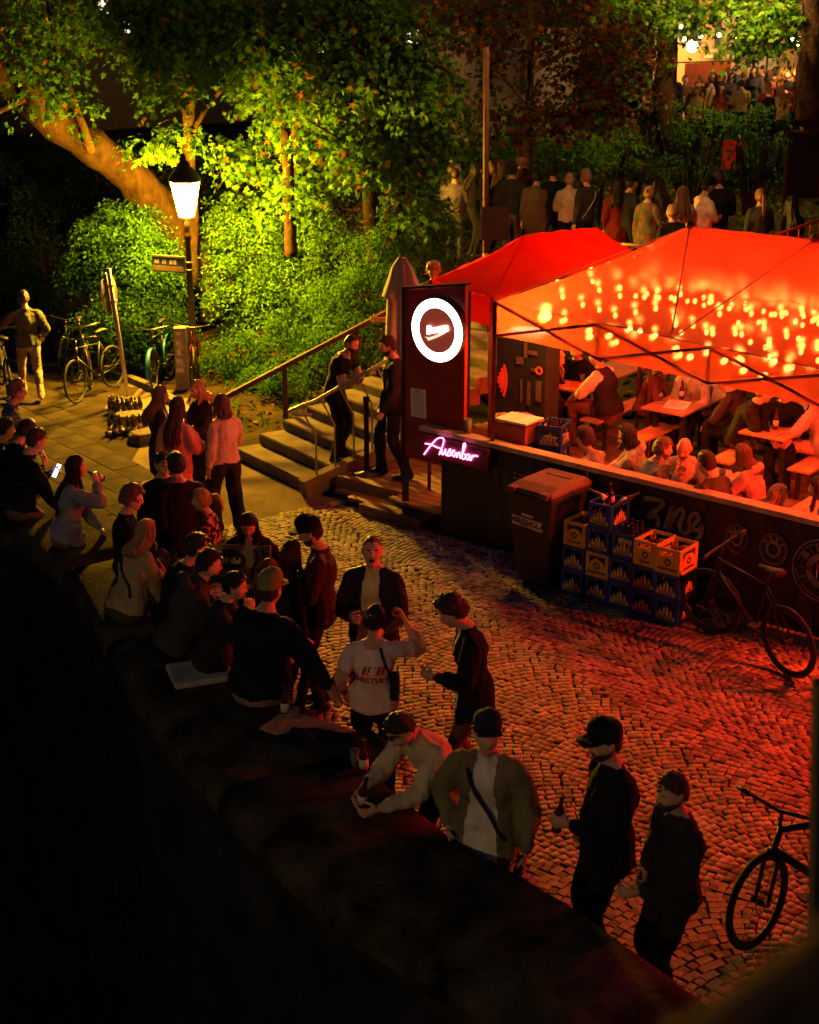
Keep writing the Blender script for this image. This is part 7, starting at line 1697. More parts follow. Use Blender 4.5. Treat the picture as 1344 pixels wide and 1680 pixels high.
def on_body(J, pts, side, off=.004):
    """torso-local (x,z) points pressed onto the front (+1) or back (-1) of the clothes"""
    bv = J.setdefault('bvh', bvh_of(J)); R = J['R']; pel = J['pel']; out = []
    for (x, z) in pts:
        o = pel+R @ Vector((x, side*.6, z)); d = R @ Vector((0, -side, 0)); hit = bv.ray_cast(o, d, 1.2)
        out.append((hit[0]-d*off) if hit[0] is not None else pel+R @ Vector((x, side*.12, z)))
    return out
def strap(J, front=True, a=(.11, .44), b=(-.15, .02), w=.012, m=None):
    s = J['s']
    for side in (1, -1):
        pts = [(a[0]*s+(b[0]-a[0])*s*i/10, a[1]*s+(b[1]-a[1])*s*i/10) for i in range(11)]
        P = on_body(J, pts, side, .012); mb = MB(); mb.tube(P, w, 6); mb.build('bag_strap', m or m_black, J['ob'], True)
def body_print(J, me, m, side, x0, z0, name='print', scale=1.0):
    s = J['s']; pts = [((v.co.x*scale*(-1 if side < 0 else 1)*-1 if False else (v.co.x*scale)), v.co.y*scale) for v in me.vertices]
    P = on_body(J, [(x0+(x if side < 0 else -x), z0+y) for x, y in pts], side, .006)
    for v, p in zip(me.vertices, P): v.co = p
    me.materials.clear(); me.materials.append(m); me.update(); link(name, me, J['ob'])
DK = (.016, .016, .020); BK = (.010, .010, .012); NV = (.014, .018, .032); BR = (.05, .022, .010); BL = (.18, .10, .035); DB = (.035, .017, .008); KH = (.12, .10, .055)
GS = 'people drinking in the street'; GW = 'people sitting on the parapet'; GT = 'guests at the tent tables'; GC = 'people queuing behind the tents'; GU = 'people in the upper garden'
P = {}
# --- street
P['laugh'] = person('laughing man in an open dark jacket over a pale yellow shirt', on_street(612, 874, 1.87), 166, 1.87, arms=('hold2', 'hold'), top=(.020, .018, .018), shirt=(.62, .50, .26), shirt_w=.085, coat=.06, bulk=.015, bottom=DK, hair='buzz', hairc=(.10, .05, .02), head=(14, -16, 0), mouth=True, leather=True, group=GS)
def ex_studio(J):
    s = J['s']; me = text_mesh('TIMESTUDIO', .062, .0, bold=.0025); body_print(J, me, m_redp2, -1, .0, .215*s, 'lettering')
    mb = MB()
    for i in range(5): x = -.085+.036*i; mb.prism([(x, 0), (x+.026, 0), (x+.052, .075), (x+.026, .075)], .0005)
    me = mb.mesh('bars', m_redp2); body_print(J, me, m_redp2, -1, .0, .265*s, 'emblem')
    P_ = on_body(J, [(.06+.011*i, .47-.034*i) for i in range(8)], -1, .012); mb = MB(); mb.tube(P_, .011, 6); mb.build('bag_strap', m_black, J['ob'], True)
    p = P_[-1]+Vector((.03, -.01, -.085)); mb = MB(); mb.box(p, (.07, .14, .20)); b = mb.build('shoulder_bag', fabric((.02, .022, .035)), J['ob'], bevel=.02)
m_redp2 = mat('shirt_print_red', (.42, .03, .02), .8, var=.15)
P['studio'] = person('woman seen from behind in a white shirt with red bar logo', on_street(612, 992, 1.71), -4, 1.71, 'f', arms=((( .10, .10, -.44), (.6, -1, -.2), 30), ((.08, .26, .14), (.9, .2, -.8), 55)), top=(.62, .46, .40), bottom=(.012, .014, .022), sleeve='short', hair='bun', hairc=(.022, .012, .008), wide=.012, bulk=.014, coat=.04, armw=1.1, head=(-12, 0, 4), extra=ex_studio, group=GS)
P['curly'] = person('man with curly hair in a long black jacket bowing his head', on_street(782, 966, 1.80), 96, 1.80, arms=('hold', 'pocket'), top=BK, shirt=(.55, .46, .34), shirt_w=.05, coat=.16, bulk=.02, bottom=(.11, .06, .035), hair='curly', hairc=(.045, .018, .010), lean=9, head=(0, 26, 0), legs='cross', group=GS)
p = atG(738, 1284, .98); P['lean'] = person('man in a cream half zip sweater leaning on the parapet', (p.x, p.y, gz(p.y)+.018), 126, 1.80, lean=32, arms=(((-.04, .50, .0), (.7, .2, -1), 35), ((-.06, .48, -.02), (.7, .2, -1), 35)), top=(.42, .33, .20), bottom=BK, hair='short', hairc=(.035, .017, .008), head=(10, 20, 0), legs='step', bulk=.012, group=GS)
P['olive'] = person('man in an olive overshirt, white tee and dark cap by the parapet', on_street(803, 1166, 1.83), 158, 1.83, arms=('down2', 'pocket'), top=(.15, .125, .065), shirt=(.55, .50, .42), shirt_w=.09, coat=.12, bulk=.026, bottom=DK, cap=(.022, .023, .03), hair='short', head=(26, -8, 0), extra=lambda J: strap(J), group=GS)
P['capman'] = person('man all in black with a flat cap holding a beer bottle', on_street(1008, 1180, 1.86), 104, 1.86, arms=('hold', 'pocket'), top=BK, bottom=BK, coat=.10, bulk=.024, cap=(.012, .012, .014), hair='short', beard=True, hairc=(.06, .03, .015), head=(4, 4, 0), legs='stand', group=GS)
P['beard'] = person('bearded man in a dark jumper standing nearest the lower right bicycle', on_street(1118, 1262, 1.76), 108, 1.76, arms=('hold2', 'pocket'), top=(.022, .021, .022), bottom=(.02, .02, .022), bulk=.022, hair='short', hairc=(.07, .035, .015), beard=True, head=(6, 4, 0), coat=.05, group=GS)
P['capleather'] = person('man in a dark leather jacket and black cap drinking by the laughing man', on_street(522, 846, 1.83), 88, 1.83, arms=('hold', 'hold'), top=(.028, .012, .010), leather=True, bottom=NV, cap=BK, hair='short', beard=True, skin=1, coat=.06, bulk=.02, head=(0, 16, 0), group=GS)
P['darkw'] = person('woman with long dark hair beside the man in the black cap', on_street(472, 886, 1.66), -50, 1.66, 'f', arms=('hold', 'down'), top=BK, bottom=BK, hair='long', hairc=(.025, .012, .008), hairlen=.38, coat=.08, group=GS)
P['brownw'] = person('woman with long brown hair behind the green cap', on_street(437, 917, 1.60), -20, 1.60, 'f', arms=('hold', 'down'), top=(.03, .022, .02), bottom=BK, hair='long', hairc=(.10, .038, .015), hairlen=.42, group=GS)
P['pinsa'] = person('woman with dark hair and white shirt holding a pizza box', on_street(408, 830, 1.69), 176, 1.69, 'f', arms=(((.04, .33, -.12), (.8, -.3, -.6), 40), ((.06, .33, -.14), (.8, -.3, -.6), 40)), top=(.022, .017, .015), shirt=(.62, .55, .48), shirt_w=.05, bottom=BK, hair='long', hairc=(.020, .010, .007), hairlen=.30, coat=.08, bulk=.012, head=(4, 26, 0), group=GS)
P['pony'] = person('blonde woman with a ponytail and patterned dark blouse', on_street(338, 798, 1.66), 84, 1.66, 'f', arms=(((.05, .36, -.30), (.6, -.4, -.6), 8), 'down'), top=(.02, .02, .02), pattern='floral', pat2=(.30, .15, .09), bottom=(.10, .012, .02), hair='pony', hairc=(.34, .18, .06), hairlen=.14, head=(6, 4, 0), group=GS)
P['backman'] = person('man in black seen from behind next to the four women', on_street(290, 742, 1.84), 28, 1.84, arms=('down', 'down'), top=(.012, .010, .010), bottom=BK, hair='short', hairc=(.02, .012, .008), bulk=.024, coat=.08, group=GS)
P['faceman'] = person('dark clothed man half hidden, facing the man in black', on_street(264, 738, 1.78), -150, 1.78, arms=('hold', 'down'), top=BK, bottom=BK, hair='short', group=GS)
P['beigew'] = person('woman in a short beige sweater and wide black trousers', on_street(366, 645, 1.71), 34, 1.71, 'f', arms=('down', 'hold2'), top=(.50, .34, .24), bottom=(.022, .018, .022), wide=.035, hair='bob', hairc=(.11, .045, .018), bulk=.014, legs='apart', shoes=(.5, .4, .4), group=GS)
P['blondw'] = person('blonde woman in a dark jacket facing her friends', on_street(328, 619, 1.71), 128, 1.71, 'f', arms=('hold', 'hold2'), top=(.030, .017, .014), bottom=BK, hair='long', hairc=(.36, .20, .08), hairlen=.14, coat=.08, head=(8, 8, 0), group=GS)
P['pinkw'] = person('woman with long dark red hair in a loose pink blouse', on_street(287, 650, 1.69), -28, 1.69, 'f', arms=('down', 'hold2'), top=(.62, .20, .17), bottom=(.60, .20, .17), hair='long', hairc=(.055, .020, .012), hairlen=.40, puff=.035, coat=.10, skirt=.55, group=GS)
P['browncoat'] = person('woman with long light brown hair in a dark brown coat', on_street(257, 631, 1.70), -62, 1.70, 'f', arms=('hold', 'down'), top=(.040, .022, .014), bottom=BK, hair='long', hairc=(.16, .075, .03), hairlen=.30, coat=.28, group=GS)
P['walker'] = person('man in a green grey shirt and pale jeans walking away with a bicycle', on_street(38, 476, 1.74), 22, 1.74, arms=(((.22, .36, -.26), (.8, -.4, -.4), 55), ((.10, .20, -.42), (.6, -1, -.1), 30)), top=(.075, .085, .06), bottom=(.30, .22, .13), shoes=(.60, .42, .12), hair='short', hairc=(.05, .03, .015), legs='walk', coat=.04, bulk=.012, wide=.008, group=GS)
# --- on the parapet
def wallsit(key, label, px, py, h, face, lean=12, **k):
    a = dict(footz=-.78, footy=.36); a.update(k)
    P[key] = person(label, seat_at(px, py, h, WALL_Z+.015, lean, face), face, h, pose='sit', lean=lean, group=GW, **a)
wallsit('w_glass', 'older man with glasses and a blue checked shirt at the far left', 20, 622, 1.78, -70, 8, arms=('lap', 'lap'), top=(.13, .14, .17), pattern='plaid', pat2=(.05, .06, .09), bottom=DK, hair='wavy', hairc=(.16, .09, .05), glasses=True, head=(0, 0, 0))
wallsit('w_edge', 'person cut off by the left edge on the parapet', 0, 682, 1.74, -60, 14, arms=('lap', 'lap'), top=BK, bottom=BK, hair='short')
wallsit('w_dark', 'dark haired man sitting left of the man with the phone', 32, 684, 1.76, -48, 14, arms=('lap', 'phone'), top=BK, bottom=BK, hair='short', hairc=(.025, .013, .008), head=(0, 16, 0))
wallsit('w_phone', 'man in a black jumper sitting with a glowing phone and cup', 48, 699, 1.80, -58, 12, arms=('phone', 'lap'), top=(.012, .012, .016), bottom=(.14, .09, .05), hair='short', hairc=(.06, .028, .012), bulk=.02, coat=.04, head=(0, 12, 0))
wallsit('w_drink', 'long haired woman in a grey blue jacket drinking from a bottle', 118, 744, 1.72, -72, 8, sex='f', arms=('lap', 'drink'), top=(.20, .20, .22), bottom=(.30, .15, .07), trouser_pat='floral', pat2=(.02, .015, .012), hair='long', hairc=(.020, .010, .010), hairlen=.42, bulk=.022, coat=.10, head=(0, -10, 0), shirt=(.12, .10, .05))
wallsit('w_boy', 'young man with wavy hair and glasses in a black top', 206, 794, 1.70, -82, 6, arms=('lap', 'lap'), top=(.010, .010, .014), bottom=BK, hair='wavy', hairc=(.12, .05, .02), glasses=True, head=(0, 4, 0))
wallsit('w_beige', 'blonde woman in a beige sweater with a dark crossbody strap', 232, 848, 1.68, -44, 16, sex='f', arms=('lap', 'lap'), top=(.34, .24, .12), bottom=(.06, .05, .035), hair='long', hairc=(.32, .16, .05), hairlen=.14, bulk=.026, coat=.06, extra=lambda J: strap(J, a=(-.10, .45), b=(.15, .10)))
wallsit('w_hid', 'man in black half hidden behind the man in the hooded jacket', 312, 870, 1.78, -66, 20, arms=('lap', 'table'), top=BK, bottom=BK, hair='short', hairc=(.03, .015, .008), bulk=.02)
wallsit('w_hood', 'man in a dark hooded jacket sitting in profile', 332, 896, 1.80, -76, 20, arms=('lap', 'lap'), top=(.040, .036, .030), bottom=BK, hair='short', hairc=(.025, .013, .008), bulk=.034, coat=.10, hood=1, head=(0, 0, 0))
wallsit('w_leather', 'person in a leather jacket with sunglasses on top of the head', 374, 930, 1.72, -98, 12, sex='f', arms=('lap', 'chin'), top=(.020, .017, .014), leather=True, bottom=(.20, .18, .15), hair='pony', hairc=(.016, .010, .008), hairlen=.05, bulk=.022, coat=.06, glasses='head', head=(0, 4, 0), pattern=None)
wallsit('w_green', 'broad man in a black jacket and olive green cap seen from behind', 436, 940, 1.86, -30, 10, arms=('lap', ((.36, .16, -.44), (.8, -.6, .2), 12)), top=(.010, .011, .014), bottom=(.26, .16, .15), cap=(.15, .155, .05), hair='short', hairc=(.04, .02, .01), bulk=.05, coat=.16, skin=1, footz=-.85)
# --- stairs and door
a_ = atZ(549, 752, .29); P['railman'] = person('man in a black polo leaning with folded arms on the railing', (a_.x+.0, a_.y+.0, .295), -112, 1.78, lean=20, arms=(((-.20, .30, -.16), (.9, .3, -.7), 20), ((-.18, .27, -.19), (.9, .3, -.7), 20)), top=(.012, .012, .014), sleeve='short', bottom=BK, hair='buzz', hairc=(.03, .02, .012), beard='x', skin=0, bulk=.016, head=(-12, 0, 0), legs='shift', group='men at the bar entrance')
a_ = atZ(646, 782, DECK+.005); P['bouncer'] = person('doorman in a black jacket and trousers standing by the sign board', (a_.x, a_.y, DECK+.004), 92, 1.86, arms=(((.03, .14, -.50), (.4, -1, -.2), 35), ((.02, .10, -.51), (.4, -1, -.2), 35)), top=(.018, .017, .020), bottom=(.014, .013, .014), hair='short', hairc=(.06, .03, .015), beard=True, bulk=.03, coat=.06, wide=.014, head=(6, 12, 0), legs='step', group='men at the bar entrance')
d_ = atY(712, 426, 19.5); P['curlyw'] = person('woman with curly blonde hair looking over the tent edge', (d_.x, d_.y, d_.z-1.66), 176, 1.66, 'f', arms=('down', 'down'), top=(.20, .18, .20), bottom=BK, hair='curly', hairc=(.36, .19, .06), head=(0, 14, 0), group='people on the stairs')
d_ = atY(668, 470, 19.2); P['pinkarm'] = person('person in a pink jacket mostly hidden behind the parasol', (d_.x, d_.y, d_.z-1.66), 70, 1.66, 'f', arms=('down2', 'reach'), top=(.55, .22, .20), bottom=BK, hair='long', hairc=(.06, .03, .015), group='people on the stairs')
# --- tent guests
def tentsit(key, label, px, py, h, face, lean=14, z=BZ, **k):
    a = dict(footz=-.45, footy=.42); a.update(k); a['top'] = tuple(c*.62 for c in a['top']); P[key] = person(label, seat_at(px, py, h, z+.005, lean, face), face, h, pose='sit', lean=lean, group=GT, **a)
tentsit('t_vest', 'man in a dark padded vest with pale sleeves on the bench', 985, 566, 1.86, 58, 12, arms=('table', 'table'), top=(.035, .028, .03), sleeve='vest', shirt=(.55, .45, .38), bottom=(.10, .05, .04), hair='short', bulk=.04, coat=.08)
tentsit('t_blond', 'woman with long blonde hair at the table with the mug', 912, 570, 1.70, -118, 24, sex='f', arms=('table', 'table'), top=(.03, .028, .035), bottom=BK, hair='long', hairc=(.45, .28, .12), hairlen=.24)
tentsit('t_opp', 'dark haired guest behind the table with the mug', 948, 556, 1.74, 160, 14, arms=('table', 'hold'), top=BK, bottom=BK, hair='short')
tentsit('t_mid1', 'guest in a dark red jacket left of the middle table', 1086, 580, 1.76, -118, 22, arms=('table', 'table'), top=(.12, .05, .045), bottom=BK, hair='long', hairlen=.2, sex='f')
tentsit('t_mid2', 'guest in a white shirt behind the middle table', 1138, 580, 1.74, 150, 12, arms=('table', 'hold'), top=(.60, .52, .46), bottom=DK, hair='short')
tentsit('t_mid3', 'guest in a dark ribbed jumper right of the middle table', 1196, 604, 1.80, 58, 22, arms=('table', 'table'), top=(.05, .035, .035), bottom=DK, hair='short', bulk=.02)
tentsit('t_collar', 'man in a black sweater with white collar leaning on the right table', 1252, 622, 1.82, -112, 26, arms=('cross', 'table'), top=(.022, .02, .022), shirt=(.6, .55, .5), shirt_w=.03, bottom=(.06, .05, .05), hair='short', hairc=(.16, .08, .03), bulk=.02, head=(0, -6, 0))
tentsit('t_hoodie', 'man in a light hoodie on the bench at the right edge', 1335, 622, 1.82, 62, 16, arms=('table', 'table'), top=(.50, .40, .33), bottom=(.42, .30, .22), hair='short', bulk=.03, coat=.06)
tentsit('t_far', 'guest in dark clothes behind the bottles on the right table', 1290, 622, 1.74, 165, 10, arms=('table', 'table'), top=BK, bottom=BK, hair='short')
ZF = BZ-.02
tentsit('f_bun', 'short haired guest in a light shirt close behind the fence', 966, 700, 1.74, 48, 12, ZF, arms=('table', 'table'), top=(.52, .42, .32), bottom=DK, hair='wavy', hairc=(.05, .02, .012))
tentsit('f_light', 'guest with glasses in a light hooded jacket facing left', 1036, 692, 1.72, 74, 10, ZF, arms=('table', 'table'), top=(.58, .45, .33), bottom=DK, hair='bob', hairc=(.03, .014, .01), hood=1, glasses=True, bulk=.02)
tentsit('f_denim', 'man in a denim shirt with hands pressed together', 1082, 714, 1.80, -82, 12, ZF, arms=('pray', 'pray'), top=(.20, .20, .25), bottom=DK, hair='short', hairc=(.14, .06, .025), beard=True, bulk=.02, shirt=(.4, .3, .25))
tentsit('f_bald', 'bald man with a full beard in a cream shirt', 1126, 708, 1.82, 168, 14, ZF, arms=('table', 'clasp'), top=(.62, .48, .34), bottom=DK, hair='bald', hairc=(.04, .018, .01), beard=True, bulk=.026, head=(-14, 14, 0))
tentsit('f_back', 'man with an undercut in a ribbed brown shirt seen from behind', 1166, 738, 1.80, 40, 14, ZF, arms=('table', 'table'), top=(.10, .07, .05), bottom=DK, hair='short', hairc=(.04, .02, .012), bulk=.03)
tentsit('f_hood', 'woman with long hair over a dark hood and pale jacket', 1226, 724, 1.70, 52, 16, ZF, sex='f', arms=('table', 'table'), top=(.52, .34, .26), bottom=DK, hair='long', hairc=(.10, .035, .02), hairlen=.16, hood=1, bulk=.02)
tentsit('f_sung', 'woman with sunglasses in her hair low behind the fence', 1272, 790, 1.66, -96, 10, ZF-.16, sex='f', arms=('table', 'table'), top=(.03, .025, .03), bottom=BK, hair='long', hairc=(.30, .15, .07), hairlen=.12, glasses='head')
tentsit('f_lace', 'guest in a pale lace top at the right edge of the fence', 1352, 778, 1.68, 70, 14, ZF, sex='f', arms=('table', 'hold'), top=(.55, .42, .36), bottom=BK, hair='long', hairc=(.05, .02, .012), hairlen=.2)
q_ = F3(1.2, .95, DECK+.005); P['jersey'] = person('person in a striped red and blue jersey bent down behind the bar', (q_.x, q_.y, q_.z), 125, 1.74, lean=64, arms=(((.02, .34, -.30), (.8, 0, -.6), 40), ((.06, .36, -.34), (.8, 0, -.6), 40)), top=(.60, .10, .04), pattern='stripe', pat2=(.05, .03, .25), bottom=BK, hair='short', hairc=(.22, .10, .05), head=(0, 30, 0), bulk=.02, group=GT)
# --- queue behind the tents
def q(key, label, px, py, h, face, **k):
    a = dict(lod='lo', arms=('down', 'hold2')); a.update(k); P[key] = person(label, on_bank(px, py, h), face, h, group=k.pop('grp', GC) if 'grp' in k else GC, **{x: y for x, y in a.items() if x != 'grp'})
q('q1', 'person with pale blonde hair at the left end of the queue', 744, 258, 1.70, -20, sex='f', hair='bob', hairc=(.42, .28, .12), top=(.05, .05, .06))
q('q2', 'person in a purple blue jacket by the roll container', 746, 276, 1.74, -10, top=(.09, .08, .15), hair='short', bulk=.02, bottom=(.04, .05, .08))
q('q3', 'woman with long dark hair in profile left of the tall pole', 778, 266, 1.72, -70, sex='f', hair='long', hairc=(.02, .012, .01), top=BK)
q('q4', 'blonde woman right behind the tall pole', 803, 262, 1.70, -150, sex='f', hair='long', hairc=(.36, .22, .09), top=BK)
q('q5', 'woman with brown hair turned to the man in plaid', 819, 261, 1.70, -30, sex='f', hair='long', hairc=(.12, .06, .03), top=BK)
q('q6', 'tall man in a dark green sweater and grey jeans seen from behind', 840, 266, 1.84, -12, top=(.030, .035, .026), bottom=(.13, .12, .12), hair='short', hairc=(.018, .012, .01), bulk=.03, wide=.012, arms=('down2', 'down2'))
q('q7', 'tall balding man in a plaid shirt facing the camera', 857, 247, 1.90, 172, top=(.11, .05, .03), pattern='plaid', pat2=(.03, .02, .018), hair='buzz', hairc=(.16, .09, .04), head=(0, 14, 0))
q('q8', 'person in an olive coat with short black hair', 881, 277, 1.72, -4, top=(.09, .07, .035), hair='short', hairc=(.012, .01, .008), coat=.25, bulk=.02, bottom=(.28, .17, .10))
q('q9', 'person in black with dark hair behind the olive coat', 908, 267, 1.80, 10, top=BK, hair='short', hairc=(.012, .01, .008))
q('q10', 'woman in a pale sweater carrying a beige tote bag', 935, 281, 1.72, -6, sex='f', hair='bun', hairc=(.32, .18, .07), top=(.40, .32, .20), bulk=.03, bottom=BK, arms=('hold2', 'down2'))
q('q11', 'fair haired man in a dark hoodie with a light sling bag', 964, 277, 1.78, 40, top=(.035, .033, .03), hair='wavy', hairc=(.25, .13, .05), bulk=.02, bottom=NV, extra=lambda J: strap(J, m=mat('sling', (.4, .3, .18), .8)))
q('q12', 'woman with long black hair in a dark red dress', 1016, 288, 1.72, -14, sex='f', hair='long', hairc=(.010, .008, .008), hairlen=.34, top=(.16, .016, .014), bottom=(.16, .016, .014), skirt=.75, puff=.02)
q('q13', 'person with a dark cap and red scarf beside the red dress', 1034, 286, 1.76, -60, top=(.02, .02, .022), cap=BK, hair='short', shirt=(.35, .03, .02))
q('q14', 'woman in a mottled green blouse with tied up hair', 1064, 303, 1.70, -40, sex='f', hair='bun', hairc=(.30, .16, .06), top=(.10, .10, .06), pattern='camo', pat2=(.22, .09, .04), glasses=True, bottom=(.34, .26, .15), coat=.15)
q('q15', 'woman with long dark hair in a striped top looking left', 1085, 288, 1.72, 60, sex='f', hair='long', hairc=(.02, .012, .01), top=(.20, .14, .07), pattern='stripe', pat2=(.04, .03, .02))
q('q16', 'balding man in a dark jacket just above the clear tent', 1106, 333, 1.72, 20, top=(.016, .014, .014), hair='buzz', hairc=(.22, .11, .05), bulk=.03)
q('q17', 'person with long loose brown hair beside the man in white', 1122, 304, 1.68, 0, sex='f', hair='long', hairc=(.13, .065, .03), top=(.30, .22, .14))
q('q18', 'stout man in a white t-shirt and black cap facing right', 1158, 291, 1.76, -70, top=(.72, .45, .33), sleeve='short', cap=BK, hair='buzz', belly=.035, bulk=.03, arms=('hold', 'hold'), bottom=DK)
q('q19', 'tall man in black behind the man in the white t-shirt', 1181, 277, 1.88, -4, top=BK, hair='short', hairc=(.03, .02, .012), bulk=.02)
q('q20', 'woman in a dark jacket with a long ginger ponytail', 1250, 308, 1.74, 4, sex='f', hair='pony', hairc=(.24, .10, .035), hairlen=.34, top=(.035, .036, .034), bulk=.02)
q('q21', 'woman with long straight black hair at the right edge of the queue', 1302, 320, 1.68, 8, sex='f', hair='long', hairc=(.008, .008, .010), hairlen=.36, top=BK)
# --- crowd in the upper garden
rr = random.Random(90)
ucol = [(BK, 'black'), ((.03, .03, .035), 'charcoal'), ((.20, .05, .03), 'rust red'), ((.30, .22, .08), 'mustard'), ((.05, .06, .05), 'dark green'), ((.10, .06, .035), 'brown'), ((.22, .17, .11), 'tan')]
ulist = [(1079, 130, 1.75, 3, 'orange', (.32, .12, .035)), (1062, 150, 1.70, 0, '', None), (1112, 134, 1.70, 1, '', None), (1124, 122, 1.72, 5, '', None), (1144, 132, 1.70, 2, '', None), (1152, 122, 1.76, 0, '', None), (1168, 124, 1.68, 6, '', None), (1185, 114, 1.80, 0, '', None), (1200, 117, 1.76, 1, '', None), (1210, 104, 1.84, 4, '', None), (1218, 128, 1.72, 3, '', None), (1224, 112, 1.78, 0, '', None), (1239, 106, 1.90, 1, '', None), (1254, 107, 1.75, 5, '', None), (1262, 114, 1.74, 2, '', None), (1272, 112, 1.70, 6, '', None), (1284, 110, 1.78, 2, '', None), (1294, 114, 1.72, 0, '', None), (1304, 112, 1.72, 5, '', None), (1313, 104, 1.80, 1, '', None), (1327, 112, 1.76, 0, '', None)]
for k in range(15): ulist.append((rr.uniform(1052, 1200) if k < 9 else rr.uniform(1200, 1325), rr.uniform(112, 140), rr.uniform(1.62, 1.82), rr.randrange(7), '', None))
ulist.sort()
def ordinal(i): return (['first', 'second', 'third', 'fourth', 'fifth', 'sixth', 'seventh', 'eighth', 'ninth', 'tenth', 'eleventh', 'twelfth', 'thirteenth', 'fourteenth', 'fifteenth', 'sixteenth', 'seventeenth', 'eighteenth', 'nineteenth'][i] if i < 19 else {19: 'twentieth', 29: 'thirtieth'}.get(i) or ('twenty-', 'thirty-')[(i-19)//10]+['first', 'second', 'third', 'fourth', 'fifth', 'sixth', 'seventh', 'eighth', 'ninth'][(i-20) % 10])
hairs = ['short', 'long', 'short', 'bob', 'short', 'long', 'bun']
for i, (px, py, h, ci, nm, c) in enumerate(ulist):
    h_ = hairs[(i*3+1) % 7]; cl, cn = ucol[ci]; where = ['at left', 'left of the banner', 'before the banner', 'near the door', 'near the trunk', 'at right'][min(5, int((px-1050)/48))]
    P['u%d' % i] = person('%s from left in the upper crowd, %s clothes, %s hair, %s' % (ordinal(i), nm or cn, {'long': 'long', 'bob': 'bobbed', 'bun': 'tied up'}.get(h_, 'short'), where), on_bank(px, py, h), rr.choice([-60, -20, 10, 40, 80, 150, 190, -120]), h, 'f' if h_ in ('long', 'bob', 'bun') else 'm', hair=h_, hairc=rr.choice([BR, DB, BL, (.02, .012, .01), (.16, .08, .03)]), top=c or cl, bottom=rr.choice([BK, NV, DK]), arms=rr.choice([('hold', 'down'), ('down', 'hold2'), ('hold2', 'hold'), ('down', 'down')]), lod='lo', bulk=rr.choice([.0, .015, .025]), group=GU)
flush_people()

# ------------------------------------------------------------------ things in hands
def held_bottle(label, J, i, dz=-.11, tilt=(0, 0), gm=None): p = J['hand_world'][i]; return bottle(label, (p.x, p.y, p.z+dz), gm, tilt)
J = P['capman']; held_bottle('dark beer bottle held by the man in black', J, 0, -.10, (.12, .10))
J = P['w_drink']; p = J['hand_world'][1]; hd = Vector(J['hc']); mouth = J['M'] @ (hd+J['Rh'] @ Vector((0, .10, -.06))); d = (p-mouth).normalized(); o = bottle('dark bottle raised to the lips of the long haired woman', mouth+d*.27); o.rotation_euler = (-d).to_track_quat('Z', 'Y').to_euler()
J = P['olive']; held_bottle('dark bottle hanging in the hand of the man in olive', J, 0, -.16, (.1, 0))
J = P['capleather']; p = J['hand_world'][0]; mug('clear cup with an orange drink held by the leather jacket man', (p.x, p.y, p.z-.07), .13, .038, tilt=(.1, 0)); p = J['hand_world'][1]; mug('sparkling glass held up by the leather jacket man', (p.x, p.y, p.z-.04), .12, .036)
J = P['w_phone']; p = J['hand_world'][0]; ph = thing('phone', 'glowing smartphone in the hand of the man on the parapet', 'phone', p); ph.rotation_euler = (math.radians(55), 0, math.radians(-40)); mb = MB(); mb.box((0, 0, 0), (.075, .155, .009)); mb.build('case', m_black, ph, bevel=.004); mb = MB(); mb.box((0, 0, .0055), (.068, .145, .002)); mb.build('screen', emis('phone_screen', (.55, .72, 1.0), 3.0), ph)
p = J['hand_world'][1]; mug('plastic cup with beer in the lap of the man with the phone', (p.x+.06, p.y-.02, p.z-.02), .12, .040)
J = P['blondw']; held_bottle('dark bottle held at the chest of the blonde woman', J, 0, -.10)
J = P['lean']; held_bottle('dark bottle between the hands of the leaning man', J, 1, -.06, (.2, .2))
J = P['railman']; w = J['M'] @ J['hands'][0]['w']; wt = thing('wristwatch', 'steel wristwatch on the arm of the man at the railing', 'watch', w); mb = MB(); mb.ring((0, 0, 0), .034, .007, (J['M'].to_3x3() @ J['hands'][0]['d']), 16, 5); mb.build('band', m_chrome, wt, True)
J = P['brownw']; p = J['hand_world'][0]; mug('plastic cup with red drink held near the pizza box', (p.x, p.y, p.z-.06), .13, .040)
J = P['pinsa']; c = (J['hand_world'][0]+J['hand_world'][1])/2
pb = thing('pizza_box', 'printed pizza box held upright by the dark haired woman', 'box', atY(390, 926, c.y-.06)); pb.rotation_euler = (math.radians(68), 0, math.radians(-4)); pb.scale = (1.45, 1.15, 1.1); mb = MB(); mb.box((0, 0, 0), (.40, .30, .045)); mb.build('box', mat('kraft_print', (.34, .24, .11), .8, var=.4, vscale=14, color2=(.24, .16, .07)), pb, bevel=.004)
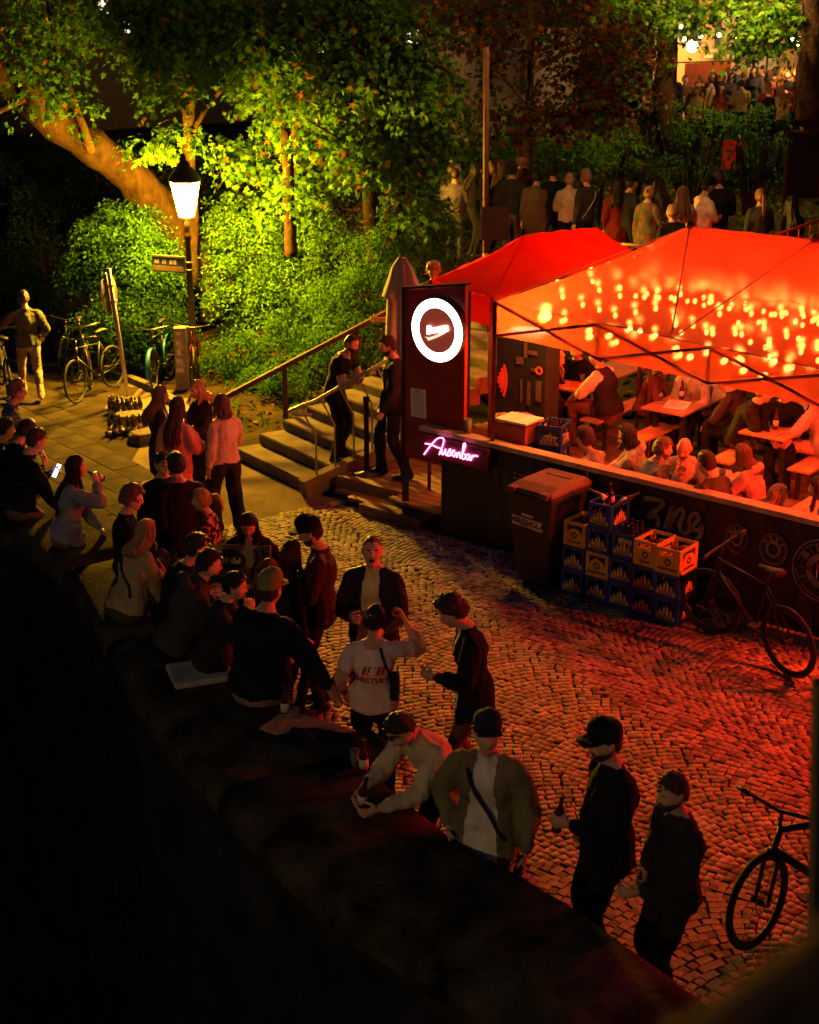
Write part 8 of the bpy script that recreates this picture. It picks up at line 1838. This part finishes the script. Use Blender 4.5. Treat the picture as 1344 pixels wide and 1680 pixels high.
mb = MB(); n = 32; mb.prism([(-.06+.115*math.cos(2*math.pi*i/n), .03+.085*math.sin(2*math.pi*i/n)) for i in range(n)], .002, Matrix.Translation((0, 0, .023))); mb.build('oval', mat('box_brown', (.045, .025, .014), .8), pb)
me = text_mesh('PINSA', .062, .002, bold=.002); put(me, Matrix.Translation((-.06, .03, .026)) @ Matrix.Rotation(math.pi, 4, 'Z'), 'lettering', mat('box_cream', (.55, .44, .24), .8), pb)
mb = MB()
for sx in (0, 1):
    for q_ in stroke2d([(.09+.05*sx, -.12), (.10+.05*sx, -.02), (.13+.04*sx, .06), (.10+.05*sx, .12)], .018): mb.prism(q_, .002, Matrix.Translation((0, 0, .023)))
mb.build('ornament', mat('box_brown', (.045, .025, .014), .8), pb)
# tote bag of the woman in the queue
J = P['q10']; p = J['wrist_world'][1]; tb = thing('tote_bag', 'beige cloth tote bag hanging from the woman in the pale sweater', 'bag', (p.x, p.y-.08, p.z-.42)); mb = MB(); mb.box((0, 0, .17), (.30, .09, .34), taper=.8); mb.build('bag', fabric((.40, .30, .17)), tb, bevel=.02)
for sx in (-1, 1): mb = MB(); mb.tube([(sx*.09, 0, .33), (sx*.04, .03, .50), (0, .04, .58)], .008, 5); mb.build('handle', fabric((.40, .30, .17)), tb)
# bicycle pushed by the walker, with a green lamp
J = P['walker']; x, y, z = J['loc']; o = bicycle('bicycle with a green lamp pushed by the walking man', (x-.52, y+.35, gz(y+.35)+.012), math.radians(112), m_bkgrey, .0, .1, None, group='bicycles in the street'); gl = MB(); gl.ball((.46, 0, .95), .035, 8, 6); gl.build('lamp', emis('green_lamp', (.05, 1.0, .35), 20), o)
# grey seat pad under the leather jacket
J = P['w_leather']; x, y, z = J['loc']; sp2 = thing('seat_pad', 'pale grey cushion on the parapet under the leather jacket', 'cushion', (x-.12, y-.12, WALL_Z+.012), math.radians(20)); mb = MB(); mb.box((0, 0, .03), (.46, .40, .055)); mb.build('pad', fabric((.30, .28, .24)), sp2, bevel=.02)
